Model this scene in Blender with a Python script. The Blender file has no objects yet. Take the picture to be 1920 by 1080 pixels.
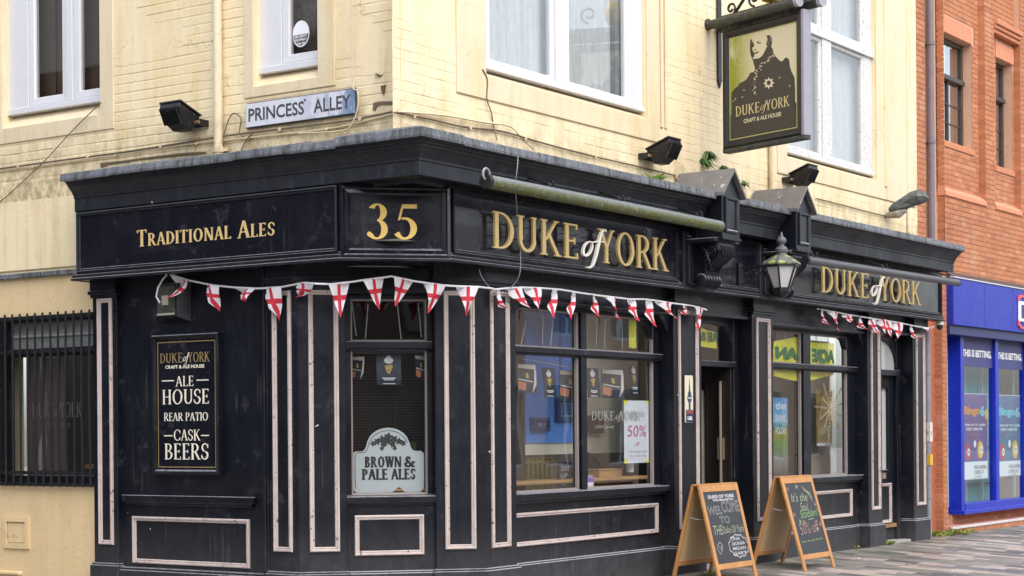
import bpy, bmesh, math, random
import numpy as np
from mathutils import Vector, Matrix, Euler
from mathutils import noise as noise_
from math import sin, cos, pi, radians, sqrt, atan2, floor, ceil
random.seed(7)
SC = bpy.context.scene
COL = SC.collection
# ---------------------------------------------------------------- camera
F_PX, TH, ROLL, PX, PY = 3420.0, radians(34.47), -0.00795, 960.0, 807.5
CAM = np.array([-13.5133, -9.5710, 1.55])
cam_d = bpy.data.cameras.new('camera'); cam = bpy.data.objects.new('camera', cam_d); COL.objects.link(cam)
cam_d.sensor_width = 36.0; cam_d.lens = F_PX / 1920 * 36; cam_d.clip_end = 500; cam_d.clip_start = 0.1
cam_d.shift_y = (PY - 540) / 1920
cam.rotation_mode = 'QUATERNION'
cam.rotation_quaternion = (Matrix.Rotation(TH - pi / 2, 3, 'Z') @ Matrix.Rotation(pi / 2, 3, 'X') @ Matrix.Rotation(ROLL, 3, 'Z')).to_quaternion()
cam.location = CAM
SC.camera = cam
# ---------------------------------------------------------------- sky, sun, exposure
world = bpy.data.worlds.new('World'); SC.world = world; world.use_nodes = True
wn = world.node_tree; bg = wn.nodes['Background']
sky = wn.nodes.new('ShaderNodeTexSky'); sky.sky_type = 'NISHITA'; sky.sun_disc = False
SUN_EL, SUN_AZ = radians(52), radians(205)      # azimuth of the sun measured clockwise from +Y
sky.sun_elevation = SUN_EL; sky.sun_rotation = SUN_AZ
sky.air_density = 1.0; sky.dust_density = 2.5; sky.ozone_density = 1.0
hsv = wn.nodes.new('ShaderNodeHueSaturation'); hsv.inputs['Saturation'].default_value = 0.45   # an overcast, whitish sky
wn.links.new(sky.outputs[0], hsv.inputs['Color']); wn.links.new(hsv.outputs[0], bg.inputs[0]); bg.inputs[1].default_value = 0.15
sl = bpy.data.lights.new('sun', 'SUN'); sl.energy = 0.5; sl.angle = radians(90); sl.color = (1, 0.96, 0.9)
so = bpy.data.objects.new('sun', sl); COL.objects.link(so)
sdir = Vector((sin(SUN_AZ) * cos(SUN_EL), cos(SUN_AZ) * cos(SUN_EL), sin(SUN_EL)))
so.rotation_mode = 'QUATERNION'; so.rotation_quaternion = sdir.to_track_quat('Z', 'Y'); so.location = (0, -10, 20)
SC.view_settings.view_transform = 'Standard'; SC.view_settings.look = 'None'
SC.view_settings.exposure = 1.38; SC.view_settings.gamma = 1.0; SC.view_settings.use_curve_mapping = False
SC.cycles.max_bounces = 8; SC.cycles.transparent_max_bounces = 16

# ---------------------------------------------------------------- measuring helpers
FW = np.array([cos(TH), sin(TH), 0]); RT = np.array([sin(TH), -cos(TH), 0]); UP = np.array([0, 0, 1.0])
def ray(px, py):
    X, Y = px - PX, py - PY; c, s = cos(ROLL), sin(ROLL)
    return FW + RT * ((X * c + Y * s) / F_PX) - UP * ((-X * s + Y * c) / F_PX)
def on(px, py, n, d):
    n = np.array(n, float); r = ray(px, py); return CAM + r * ((d - n @ CAM) / (n @ r))
FALL = 0.05
def ground(px, py):
    p = on(px, py, (0, -FALL, 1), 0); return Vector(p)
class Facade:
    """a vertical reference plane: u along it (left to right as seen from the street), d out of it, z up"""
    def __init__(s, o, u):
        s.O = Vector(o); s.U = Vector(u).normalized(); s.N = Vector((s.U.y, -s.U.x, 0)); s.n = np.array(s.N)
    def pt(s, u, d, z): return s.O + s.U * u + s.N * d + Vector((0, 0, z))
    def at(s, px, py, d=0.0):
        p = Vector(on(px, py, s.n, s.n @ np.array(s.O) + d)); return ((p - s.O).dot(s.U), p.z)
    def u(s, px, d=0.0, py=800): return s.at(px, py, d)[0]
    def rot(s):  # local x = u, y = -d, z = z
        return Matrix((s.U, -s.N, Vector((0, 0, 1)))).transposed().to_4x4()
XL, YL = -1.196, 1.195
R = Facade((0, 0, 0), (1, 0, 0)); L = Facade((XL, YL, 0), (0, -1, 0)); C = Facade((XL, YL, 0), (1, -1, 0))
CW = YL * sqrt(2)

# ---------------------------------------------------------------- materials
MATS = {}
class NT:
    def __init__(s, m): s.t = m.node_tree; s.n = s.t.nodes; s.b = s.n['Principled BSDF']
    def new(s, k, **kw):
        x = s.n.new('ShaderNode' + k)
        for a, v in kw.items():
            if a.startswith('i_'):
                key = a[2:]; x.inputs[int(key) if key.isdigit() else key.replace('_', ' ')].default_value = v
            else: setattr(x, a, v)
        return x
    def link(s, a, b): s.t.links.new(a, b)
    def pos(s, scale=(1, 1, 1)):
        g = s.new('NewGeometry'); m = s.new('Mapping', i_Scale=scale); s.link(g.outputs['Position'], m.inputs[0]); return m.outputs[0]
    def noise(s, scale, det=4, stretch=(1, 1, 1), rough=0.55):
        x = s.new('TexNoise', i_Scale=scale, i_Detail=det, i_Roughness=rough); s.link(s.pos(stretch), x.inputs['Vector']); return x.outputs['Fac']
    def ramp(s, f, a, b, c0=(0, 0, 0, 1), c1=(1, 1, 1, 1)):
        x = s.new('ValToRGB'); e = x.color_ramp.elements; e[0].position = a; e[1].position = b; e[0].color = c0; e[1].color = c1; s.link(f, x.inputs[0]); return x.outputs[0]
    def mix(s, f, a, b, mode='MIX'):
        x = s.new('Mix', data_type='RGBA', blend_type=mode)
        for v, i in ((f, 0), (a, 6), (b, 7)):
            if hasattr(v, 'links'): s.link(v, x.inputs[i])
            else: x.inputs[i].default_value = v if i == 0 else (tuple(v) + (1,) if len(v) == 3 else v)
        return x.outputs[2]
    def math(s, op, a, b=0.0, c=0.0):
        x = s.new('Math', operation=op)
        for v, i in ((a, 0), (b, 1), (c, 2)):
            if hasattr(v, 'links'): s.link(v, x.inputs[i])
            else: x.inputs[i].default_value = v
        return x.outputs[0]
    def bump(s, h, strength=0.3, dist=0.01):
        x = s.new('Bump', i_Strength=strength, i_Distance=dist); s.link(h, x.inputs['Height']); s.link(x.outputs[0], s.b.inputs['Normal'])
def mat(name, col, rough=0.6, metal=0.0, var=0.0, vscale=8, speck=None, bump=0, bscale=40, spec=None, coat=0, stretch=(1, 1, 1)):
    if name in MATS: return MATS[name]
    m = bpy.data.materials.new(name); m.use_nodes = True; MATS[name] = m; t = NT(m)
    t.b.inputs['Roughness'].default_value = rough; t.b.inputs['Metallic'].default_value = metal
    if spec is not None: t.b.inputs['Specular IOR Level'].default_value = spec
    if coat: t.b.inputs['Coat Weight'].default_value = coat; t.b.inputs['Coat Roughness'].default_value = 0.15
    out = None
    if var:
        f = t.noise(vscale, 5, stretch)
        out = t.mix(f, [max(0, c * (1 - var)) for c in col], [min(1, c * (1 + var)) for c in col])
        r = t.math('MULTIPLY_ADD', f, 0.3, rough - 0.15); t.link(r, t.b.inputs['Roughness'])
    if speck:
        f2 = t.ramp(t.noise(speck[1], 3), speck[2], speck[2] + 0.02); out = t.mix(f2, out if out else col, speck[0])
    if out: t.link(out, t.b.inputs['Base Color'])
    else: t.b.inputs['Base Color'].default_value = (*col, 1)
    if bump: t.bump(t.noise(bscale, 4), bump, 0.01)
    return m

def black_paint(name, base=(0.0042, 0.0052, 0.0098), rough=0.3, dust=0.5):
    m = bpy.data.materials.new(name); m.use_nodes = True; t = NT(m)
    n1 = t.noise(3.0, 6); c = t.mix(n1, [b * 0.75 for b in base], [b * 1.35 for b in base])
    # dusty film, streaked downwards
    st = t.noise(9.0, 5, (1, 1, 0.12)); d = t.ramp(st, 0.45, 0.8); d2 = t.math('MULTIPLY', d, 0.035 * dust)
    c = t.mix(d2, c, (0.32, 0.31, 0.32))
    g = t.new('NewGeometry'); sx = t.new('SeparateXYZ'); t.link(g.outputs['Normal'], sx.inputs[0])
    upf = t.ramp(sx.outputs[2], 0.2, 0.7); uu = t.math('MULTIPLY', upf, t.noise(14, 4)); uu = t.math('MULTIPLY', uu, 0.8 * dust + 0.7); uu = t.math('MINIMUM', uu, 0.9)
    c = t.mix(uu, c, (0.30, 0.30, 0.33))
    # scuffed light patches
    sc = t.ramp(t.noise(5.5, 8, rough=0.7), 0.58, 0.74); c = t.mix(t.math('MULTIPLY', sc, 0.13), c, (0.3, 0.3, 0.33))
    # grime thrown up near the pavement
    ps = t.new('SeparateXYZ'); t.link(g.outputs['Position'], ps.inputs[0])
    low = t.math('SUBTRACT', 1.0, t.math('DIVIDE', ps.outputs[2], 0.75)); low = t.math('MAXIMUM', low, 0.0)
    low = t.math('MULTIPLY', low, t.math('ADD', t.noise(10, 5), 0.1)); low = t.math('MULTIPLY', low, 0.34)
    c = t.mix(low, c, (0.17, 0.16, 0.155))
    # run marks and drips, hand rubbed patches at door height
    dr_ = t.ramp(t.noise(26, 4, (1, 1, 0.05), .6), 0.60, 0.70); ar = t.ramp(t.noise(1.1, 3), 0.45, 0.62); c = t.mix(t.math('MULTIPLY', t.math('MULTIPLY', dr_, ar), 0.085), c, (0.42, 0.42, 0.44))
    sm = t.ramp(t.noise(3.1, 9, (1, 1, 1.6), .8), 0.60, 0.72); c = t.mix(t.math('MULTIPLY', sm, 0.07), c, (0.30, 0.27, 0.24))
    # white chips
    v = t.new('TexVoronoi', i_Scale=5.0); wv = t.new('TexNoise', i_Scale=9.0, i_Detail=3); t.link(t.pos(), wv.inputs['Vector']); vm_ = t.new('VectorMath', operation='SCALE', i_3=0.22); t.link(wv.outputs['Color'], vm_.inputs[0]); va_ = t.new('VectorMath', operation='ADD'); t.link(t.pos((1, 1, 0.7)), va_.inputs[0]); t.link(vm_.outputs[0], va_.inputs[1]); t.link(va_.outputs[0], v.inputs['Vector'])
    rad = t.math('MULTIPLY', t.math('POWER', t.noise(6.3, 3), 3.0), 0.33); chip = t.math('LESS_THAN', v.outputs['Distance'], t.math('SUBTRACT', rad, 0.016))
    keep = t.math('GREATER_THAN', t.noise(1.7, 3), 0.52); chip = t.math('MULTIPLY', chip, keep)
    c = t.mix(t.math('MULTIPLY', chip, 0.8), c, (0.6, 0.6, 0.62))
    t.link(c, t.b.inputs['Base Color'])
    rr = t.math('MULTIPLY_ADD', t.noise(2.3, 7, rough=.7), 0.5, rough - 0.2); rr = t.math('ADD', rr, t.math('MULTIPLY', low, 0.8)); t.link(rr, t.b.inputs['Roughness']); t.b.inputs['Specular IOR Level'].default_value = 0.36
    t.bump(t.noise(22, 5), 0.12, 0.01); MATS[name] = m; return m
BLK = black_paint('black_paint'); BLKG = black_paint('glossy_black_board', (0.0042, 0.0045, 0.0100), 0.2, 0.35)
BLKG.node_tree.nodes['Principled BSDF'].inputs['Coat Weight'].default_value = 0.25
GREYP = black_paint('weathered_black', (0.009, 0.010, 0.0155), 0.42, 1.6)
def plaster(name, base, brickish=True):
    m = bpy.data.materials.new(name); m.use_nodes = True; t = NT(m)
    c = t.mix(t.noise(1.6, 6), [b * 0.93 for b in base], [min(0.95, b * 1.05) for b in base])
    st = t.ramp(t.noise(7, 5, (1, 1, 0.1)), 0.5, 0.85); c = t.mix(t.math('MULTIPLY', st, 0.42), c, (0.50, 0.34, 0.16))
    # mould and damp along the ledge of the shopfront (height 4.0 to 4.45) and scattered
    g = t.new('NewGeometry'); ps = t.new('SeparateXYZ'); t.link(g.outputs['Position'], ps.inputs[0])
    z = t.math('DIVIDE', t.math('SUBTRACT', 4.62, ps.outputs[2]), 0.6); z = t.math('MINIMUM', t.math('MAXIMUM', z, 0.0), 1.0)
    up = t.math('GREATER_THAN', ps.outputs[2], 3.9); z = t.math('MULTIPLY', z, up)
    mo = t.ramp(t.noise(9, 8, (1, 1, 0.7), 0.75), 0.42, 0.60); c = t.mix(t.math('MULTIPLY', t.math('MULTIPLY', mo, z), 0.72), c, (0.20, 0.16, 0.06))
    m2 = t.ramp(t.noise(30, 6, rough=0.7), 0.64, 0.70); pz = t.ramp(t.noise(1.3, 3), 0.5, 0.64); c = t.mix(t.math('MULTIPLY', t.math('MULTIPLY', m2, pz), 0.6), c, (0.10, 0.09, 0.05))
    wet = t.ramp(t.noise(2.1, 6, (1, 1, 0.35), .65), 0.5, 0.68); c = t.mix(t.math('MULTIPLY', wet, 0.42), c, (0.62, 0.46, 0.17))
    gy = t.ramp(t.noise(3.4, 8, (1, 1, 0.5), .75), 0.56, 0.70); c = t.mix(t.math('MULTIPLY', gy, 0.28), c, (0.33, 0.29, 0.13))
    # damp runs below the sills, hairline cracks
    sr = t.ramp(t.noise(13, 5, (1, 1, 0.06), .65), 0.50, 0.66); zz = t.math('MULTIPLY', t.math('GREATER_THAN', 4.86, ps.outputs[2]), t.math('GREATER_THAN', ps.outputs[2], 3.2)); lowf = t.ramp(t.noise(0.9, 4), 0.38, 0.6)
    c = t.mix(t.math('MULTIPLY', t.math('MULTIPLY', t.math('MULTIPLY', sr, zz), lowf), 0.28), c, (0.36, 0.27, 0.11))
    cv = t.new('TexVoronoi', feature='DISTANCE_TO_EDGE', i_Scale=1.1); cn = t.new('TexNoise', i_Scale=3.0, i_Detail=6); t.link(t.pos(), cn.inputs['Vector']); cm = t.new('VectorMath', operation='SCALE', i_3=0.45); t.link(cn.outputs['Color'], cm.inputs[0]); ca = t.new('VectorMath', operation='ADD'); t.link(t.pos(), ca.inputs[0]); t.link(cm.outputs[0], ca.inputs[1]); t.link(ca.outputs[0], cv.inputs['Vector'])
    ck = t.math('MULTIPLY', t.math('LESS_THAN', cv.outputs['Distance'], 0.0028), t.ramp(t.noise(1.6, 4), 0.5, 0.56)); c = t.mix(t.math('MULTIPLY', ck, 0.42), c, (0.22, 0.17, 0.09))
    t.link(c, t.b.inputs['Base Color']); t.b.inputs['Roughness'].default_value = 0.62
    t.bump(t.math('ADD', t.noise(24, 6, rough=0.6), t.math('MULTIPLY', t.noise(120, 3), 0.25)), 0.35, 0.012); MATS[name] = m; return m
CREAM = plaster('cream_painted_masonry', (0.80, 0.665, 0.435)); CREAMS = plaster('smooth_cream_render', (0.69, 0.58, 0.40))
TAN = plaster('yellow_painted_render', (0.68, 0.515, 0.29))
def brickmat(name, cols, axis, bw, bh, u0=0, z0=0, jit=1.0, rough=0.85):
    m = bpy.data.materials.new(name); m.use_nodes = True; t = NT(m)
    g = t.new('NewGeometry'); ps = t.new('SeparateXYZ'); t.link(g.outputs['Position'], ps.inputs[0])
    zr = t.math('FLOOR', t.math('DIVIDE', t.math('SUBTRACT', ps.outputs[2], z0), bh)); odd = t.math('MULTIPLY', t.math('MODULO', zr, 2.0), 0.5)
    ur = t.math('FLOOR', t.math('ADD', t.math('DIVIDE', t.math('SUBTRACT', ps.outputs[axis], u0), bw), odd))
    cb = t.new('CombineXYZ'); t.link(ur, cb.inputs[0]); t.link(zr, cb.inputs[1])
    wn_ = t.new('TexWhiteNoise', noise_dimensions='3D'); t.link(cb.outputs[0], wn_.inputs['Vector'])
    rp = t.new('ValToRGB'); e = rp.color_ramp.elements
    for i, cc in enumerate(cols):
        x = e[i] if i < 2 else e.new(1.0)
        x.position = i / (len(cols) - 1); x.color = (*cc, 1)
    t.link(wn_.outputs['Value'], rp.inputs[0])
    c = t.mix(t.math('MULTIPLY', t.noise(45, 5), 0.5), rp.outputs[0], [k * 0.45 for k in cols[0]], 'MIX')
    blot = t.ramp(t.noise(1.5, 7, rough=.7), 0.45, 0.7); c = t.mix(t.math('MULTIPLY', blot, 0.30), c, (0.17, 0.085, 0.05)); eff = t.ramp(t.noise(2.7, 6, (1, 1, .5)), 0.58, 0.72); c = t.mix(t.math('MULTIPLY', eff, 0.25), c, (0.62, 0.42, 0.32))
    t.link(c, t.b.inputs['Base Color']); t.b.inputs['Roughness'].default_value = rough
    t.bump(t.noise(70, 5), 0.4, 0.006); MATS[name] = m; return m
REDB = brickmat('red_orange_brick', [(0.44, 0.155, 0.075), (0.52, 0.20, 0.095), (0.57, 0.225, 0.10), (0.50, 0.18, 0.08), (0.61, 0.275, 0.14)], 0, 0.225, 0.075)
MORT = mat('lime_mortar', (0.56, 0.33, 0.22), 0.95, var=0.15, vscale=10)
def lead_mat():
    m = bpy.data.materials.new('old_lead'); m.use_nodes = True; t = NT(m)
    c = t.mix(t.noise(5, 6), (0.06, 0.063, 0.072), (0.21, 0.22, 0.25))
    s = t.ramp(t.noise(16, 6, (1, 1, 0.25), 0.7), 0.46, 0.62); c = t.mix(t.math('MULTIPLY', s, 0.85), c, (0.035, 0.04, 0.035))
    gsp = t.ramp(t.noise(11, 7, rough=0.75), 0.58, 0.7); c = t.mix(t.math('MULTIPLY', gsp, 0.55), c, (0.12, 0.13, 0.05))
    w = t.ramp(t.noise(28, 4), 0.62, 0.68); c = t.mix(t.math('MULTIPLY', w, 0.4), c, (0.5, 0.5, 0.5))
    t.link(c, t.b.inputs['Base Color']); t.b.inputs['Roughness'].default_value = 0.6; t.bump(t.noise(18, 5), 0.5, 0.015)
    MATS['lead'] = m; return m
LEAD = lead_mat()
PINK = mat('pale_pink_moulding_paint', (0.48, 0.40, 0.37), 0.5, var=0.26, vscale=9, speck=((0.10, 0.085, 0.085), 26, 0.655))
WHITE = mat('white_window_paint', (0.62, 0.62, 0.65), 0.4, var=0.05, vscale=9, speck=((0.42, 0.41, 0.38), 38, 0.71))
WHITED = mat('weathered_white_paint', (0.58, 0.575, 0.57), 0.55, var=0.12, vscale=14, speck=((0.3, 0.28, 0.24), 30, 0.64))
GOLD = mat('gold_letter_face', (0.56, 0.41, 0.17), 0.45, 0.25, var=0.15, vscale=12)
GOLDP = mat('gold_paint', (0.72, 0.48, 0.12), 0.4, 0.0, var=0.12, vscale=20)
OCHRE = mat('ochre_paint', (0.66, 0.47, 0.2), 0.5, var=0.1, vscale=20)
IVORY = mat('ivory_paint', (0.78, 0.73, 0.60), 0.5, var=0.06, vscale=20)
WHT = mat('white_print', (0.82, 0.82, 0.82), 0.5)
DKGOLD = mat('dull_gold_print', (0.28, 0.20, 0.08), 0.5)
METAL = mat('black_iron', (0.018, 0.018, 0.02), 0.45, 0.3, var=0.4, vscale=14, speck=((0.14, 0.13, 0.12), 40, 0.68))
def mossy(name, base, moss, amt0, amt1, below=False):
    m = bpy.data.materials.new(name); m.use_nodes = True; t = NT(m)
    c = t.mix(t.noise(9, 5), [b * 0.7 for b in base], [b * 1.3 for b in base]); f = t.ramp(t.noise(12, 7, rough=0.75), amt0, amt1)
    if below:
        g = t.new('NewGeometry'); sx = t.new('SeparateXYZ'); t.link(g.outputs['Normal'], sx.inputs[0])
        f = t.math('MULTIPLY', f, t.ramp(t.math('MULTIPLY_ADD', sx.outputs[2], -0.5, 0.5), 0.22, 0.55))
    c = t.mix(f, c, moss); w = t.ramp(t.noise(42, 4), 0.64, 0.69); c = t.mix(t.math('MULTIPLY', w, 0.6), c, (0.5, 0.5, 0.3))
    t.link(c, t.b.inputs['Base Color']); t.b.inputs['Roughness'].default_value = 0.65; t.bump(t.noise(45, 5), 0.5, 0.01); MATS[name] = m; return m
MOSSY = mossy('mossy_grey_metal', (0.15, 0.16, 0.16), (0.085, 0.095, 0.02), 0.34, 0.5, True)
MOSSD = mossy('mossy_black_metal', (0.035, 0.036, 0.036), (0.09, 0.10, 0.03), 0.5, 0.7)
LICHEN = mossy('lichen_green_metal', (0.10, 0.10, 0.10), (0.36, 0.40, 0.10), 0.50, 0.58)
SLATE = mat('weathered_slate', (0.135, 0.125, 0.12), 0.7, var=0.35, vscale=9, speck=((0.34, 0.33, 0.3), 13, 0.66), bump=0.4)
def glass(name, tint=(0.95, 0.97, 0.97), boost=0.0, frost=0.0):
    m = bpy.data.materials.new(name); m.use_nodes = True; t = m.node_tree; n = t.nodes; n.remove(n['Principled BSDF'])
    tr = n.new('ShaderNodeBsdfTransparent'); tr.inputs[0].default_value = (*tint, 1)
    gl = n.new('ShaderNodeBsdfGlossy'); gl.inputs['Roughness'].default_value = 0.015
    lw = n.new('ShaderNodeLayerWeight'); lw.inputs[0].default_value = 0.5; pw = n.new('ShaderNodeMath'); pw.operation = 'POWER'; pw.inputs[1].default_value = 4.0; t.links.new(lw.outputs['Facing'], pw.inputs[0])
    fr = n.new('ShaderNodeMath'); fr.operation = 'MULTIPLY_ADD'; fr.inputs[1].default_value = 0.9; fr.inputs[2].default_value = 0.035; t.links.new(pw.outputs[0], fr.inputs[0]); ad = n.new('ShaderNodeMath'); ad.operation = 'ADD'; ad.inputs[1].default_value = boost; ad.use_clamp = True
    tx = n.new('ShaderNodeTexNoise'); tx.inputs['Scale'].default_value = 0.9; bp = n.new('ShaderNodeBump'); bp.inputs['Strength'].default_value = 0.05; bp.inputs['Distance'].default_value = 0.05
    gm = n.new('ShaderNodeNewGeometry'); t.links.new(gm.outputs['Position'], tx.inputs['Vector']); t.links.new(tx.outputs['Fac'], bp.inputs['Height']); t.links.new(bp.outputs[0], gl.inputs['Normal'])
    mx = n.new('ShaderNodeMixShader'); t.links.new(fr.outputs[0], ad.inputs[0]); t.links.new(ad.outputs[0], mx.inputs[0]); t.links.new(tr.outputs[0], mx.inputs[1]); t.links.new(gl.outputs[0], mx.inputs[2])
    last = mx.outputs[0]
    if frost:
        df = n.new('ShaderNodeBsdfDiffuse'); df.inputs[0].default_value = (0.55, 0.56, 0.55, 1); m2 = n.new('ShaderNodeMixShader'); m2.inputs[0].default_value = frost
        t.links.new(last, m2.inputs[1]); t.links.new(df.outputs[0], m2.inputs[2]); last = m2.outputs[0]
    t.links.new(last, n['Material Output'].inputs[0]); MATS[name] = m; return m
GLASS = glass('clear_glass', boost=0.09); GLASSL = glass('alley_window_glass', (.9, .88, .85), -0.025); GLASSU = glass('old_window_glass', boost=0.03, frost=0.05); GLASSF = glass('frosted_glass', boost=0.02, frost=0.55); GLASSD = glass('dirty_glass', (0.7, 0.72, 0.7), 0.04, 0.25)

# ---------------------------------------------------------------- object helpers
WL = {}
def empty(name, loc, label, cat, group=None):
    o = bpy.data.objects.new(name, None); COL.objects.link(o); o.location = loc; o.empty_display_size = 0.1
    WL[o.name] = Vector(loc); return tag(o, label, cat, group)
def tag(o, label, cat, group=None):
    o['label'] = label; o['category'] = cat
    if group: o['group'] = group
    return o
class MB:
    def __init__(s): s.v = []; s.f = []; s.uv = None
    def add(s, vs, fs):
        b = len(s.v); s.v += [Vector(v) for v in vs]; s.f += [tuple(b + i for i in f) for f in fs]; return s
    def hexa(s, p):  # 8 corners: bottom ring then top ring
        return s.add(p, [(3, 2, 1, 0), (4, 5, 6, 7), (0, 1, 5, 4), (1, 2, 6, 5), (2, 3, 7, 6), (3, 0, 4, 7)])
    def box(s, F, u0, u1, d0, d1, z0, z1):
        return s.hexa([F.pt(u0, d1, z0), F.pt(u1, d1, z0), F.pt(u1, d0, z0), F.pt(u0, d0, z0), F.pt(u0, d1, z1), F.pt(u1, d1, z1), F.pt(u1, d0, z1), F.pt(u0, d0, z1)])
    def quad(s, F, u0, u1, z0, z1, d):
        return s.add([F.pt(u0, d, z0), F.pt(u1, d, z0), F.pt(u1, d, z1), F.pt(u0, d, z1)], [(0, 1, 2, 3)])
    def prism(s, F, poly, d0, d1):  # poly of (u,z)
        n = len(poly); a = [F.pt(u, d1, z) for u, z in poly]; b = [F.pt(u, d0, z) for u, z in poly]
        return s.add(a + b, [tuple(range(n)), tuple(range(2 * n - 1, n - 1, -1))] + [(i, i + n, (i + 1) % n + n, (i + 1) % n) for i in range(n)])
    def ring(s, F, u0, u1, z0, z1, prof):  # prof: (inset from the outer edge, depth), swept round a rectangle
        for (a, da), (b, db) in zip(prof, prof[1:]):
            o = [F.pt(u0 + a, da, z0 + a), F.pt(u1 - a, da, z0 + a), F.pt(u1 - a, da, z1 - a), F.pt(u0 + a, da, z1 - a)]
            i = [F.pt(u0 + b, db, z0 + b), F.pt(u1 - b, db, z0 + b), F.pt(u1 - b, db, z1 - b), F.pt(u0 + b, db, z1 - b)]
            s.add(o + i, [(k, (k + 1) % 4, (k + 1) % 4 + 4, k + 4) for k in range(4)])
        return s
    def tube(s, pts, r, n=8, cap=True):
        pts = [Vector(p) for p in pts]; rings = []; rr = r if isinstance(r, (list, tuple)) else [r] * len(pts); b = len(s.v); prev = None
        for i, p in enumerate(pts):
            t = (pts[min(i + 1, len(pts) - 1)] - pts[max(i - 1, 0)]).normalized()
            if prev is None: a = t.orthogonal().normalized()
            else: a = (prev - t * prev.dot(t)).normalized()
            prev = a; c = t.cross(a)
            s.v += [p + (a * cos(2 * pi * k / n) + c * sin(2 * pi * k / n)) * rr[i] for k in range(n)]
        for i in range(len(pts) - 1):
            for k in range(n): s.f.append((b + i * n + k, b + i * n + (k + 1) % n, b + (i + 1) * n + (k + 1) % n, b + (i + 1) * n + k))
        if cap: s.f.append(tuple(b + k for k in range(n - 1, -1, -1))); e = b + (len(pts) - 1) * n; s.f.append(tuple(e + k for k in range(n)))
        return s
    def lathe(s, base, prof, n=16, axis=(0, 0, 1)):  # prof: (radius, height)
        ax = Vector(axis).normalized(); a = ax.orthogonal().normalized(); c = ax.cross(a); base = Vector(base); b = len(s.v)
        for r, h in prof: s.v += [base + ax * h + (a * cos(2 * pi * (k + .5) / n) + c * sin(2 * pi * (k + .5) / n)) * r for k in range(n)]
        for i in range(len(prof) - 1):
            for k in range(n): s.f.append((b + i * n + k, b + i * n + (k + 1) % n, b + (i + 1) * n + (k + 1) % n, b + (i + 1) * n + k))
        s.f.append(tuple(b + k for k in range(n - 1, -1, -1))); e = b + (len(prof) - 1) * n; s.f.append(tuple(e + k for k in range(n)))
        return s
    def build(s, name, m, parent=None, bevel=0, smooth=False, origin=None, recalc=True):
        me = bpy.data.meshes.new(name); o0 = origin if origin is not None else (WL[parent.name] if parent else Vector((0, 0, 0)))
        o0 = Vector(o0); me.from_pydata([v - o0 for v in s.v], [], s.f)
        if recalc:
            bm = bmesh.new(); bm.from_mesh(me); bmesh.ops.recalc_face_normals(bm, faces=bm.faces); bm.to_mesh(me); bm.free()
        me.materials.append(m)
        if smooth:
            for p in me.polygons: p.use_smooth = True
            try: me.set_sharp_from_angle(angle=radians(38))
            except Exception: pass
        o = bpy.data.objects.new(name, me); COL.objects.link(o); WL[o.name] = o0
        if parent: o.parent = parent; o.location = o0 - WL[parent.name]
        else: o.location = o0
        if bevel:
            b = o.modifiers.new('bevel', 'BEVEL'); b.width = bevel; b.segments = 1; b.limit_method = 'ANGLE'
        return o
def sweep(path, prof):
    """prof of (out, z) swept along a plan path (outward side is to the right of travel), mitred"""
    mb = MB(); P = [Vector((x, y)) for x, y in path]; nn = []
    for i in range(len(P)):
        ns = []
        if i > 0: d = (P[i] - P[i - 1]).normalized(); ns.append(Vector((d.y, -d.x)))
        if i < len(P) - 1: d = (P[i + 1] - P[i]).normalized(); ns.append(Vector((d.y, -d.x)))
        if len(ns) == 1: nn.append(ns[0])
        else: m_ = (ns[0] + ns[1]).normalized(); nn.append(m_ / max(0.2, m_.dot(ns[0])))
    k = len(prof); vs = []
    for p, n in zip(P, nn): vs += [Vector((p.x + n.x * a, p.y + n.y * a, z)) for a, z in prof]
    fs = [(i * k + j, i * k + j + 1, (i + 1) * k + j + 1, (i + 1) * k + j) for i in range(len(P) - 1) for j in range(k - 1)]
    fs += [tuple(range(k)), tuple(range((len(P) - 1) * k + k - 1, (len(P) - 1) * k - 1, -1))]
    return mb.add(vs, fs)
def wall_holes(F, u0, u1, z0, z1, holes, d, depth):
    mb = MB(); us = sorted({u0, u1} | {h[i] for h in holes for i in (0, 1) if u0 < h[i] < u1}); zs = sorted({z0, z1} | {h[i] for h in holes for i in (2, 3) if z0 < h[i] < z1})
    for a, b in zip(us, us[1:]):
        for c, e in zip(zs, zs[1:]):
            mu, mz = (a + b) / 2, (c + e) / 2
            if any(h[0] < mu < h[1] and h[2] < mz < h[3] for h in holes): continue
            mb.quad(F, a, b, c, e, d)
    for h in holes:
        a, b, c, e = h
        mb.add([F.pt(a, d, c), F.pt(a, d, e), F.pt(a, d - depth, e), F.pt(a, d - depth, c)], [(0, 1, 2, 3)])
        mb.add([F.pt(b, d, c), F.pt(b, d - depth, c), F.pt(b, d - depth, e), F.pt(b, d, e)], [(0, 1, 2, 3)])
        mb.add([F.pt(a, d, e), F.pt(b, d, e), F.pt(b, d - depth, e), F.pt(a, d - depth, e)], [(0, 1, 2, 3)])
        mb.add([F.pt(a, d, c), F.pt(a, d - depth, c), F.pt(b, d - depth, c), F.pt(b, d, c)], [(0, 1, 2, 3)])
    return mb
VCH = 1.0
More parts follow.
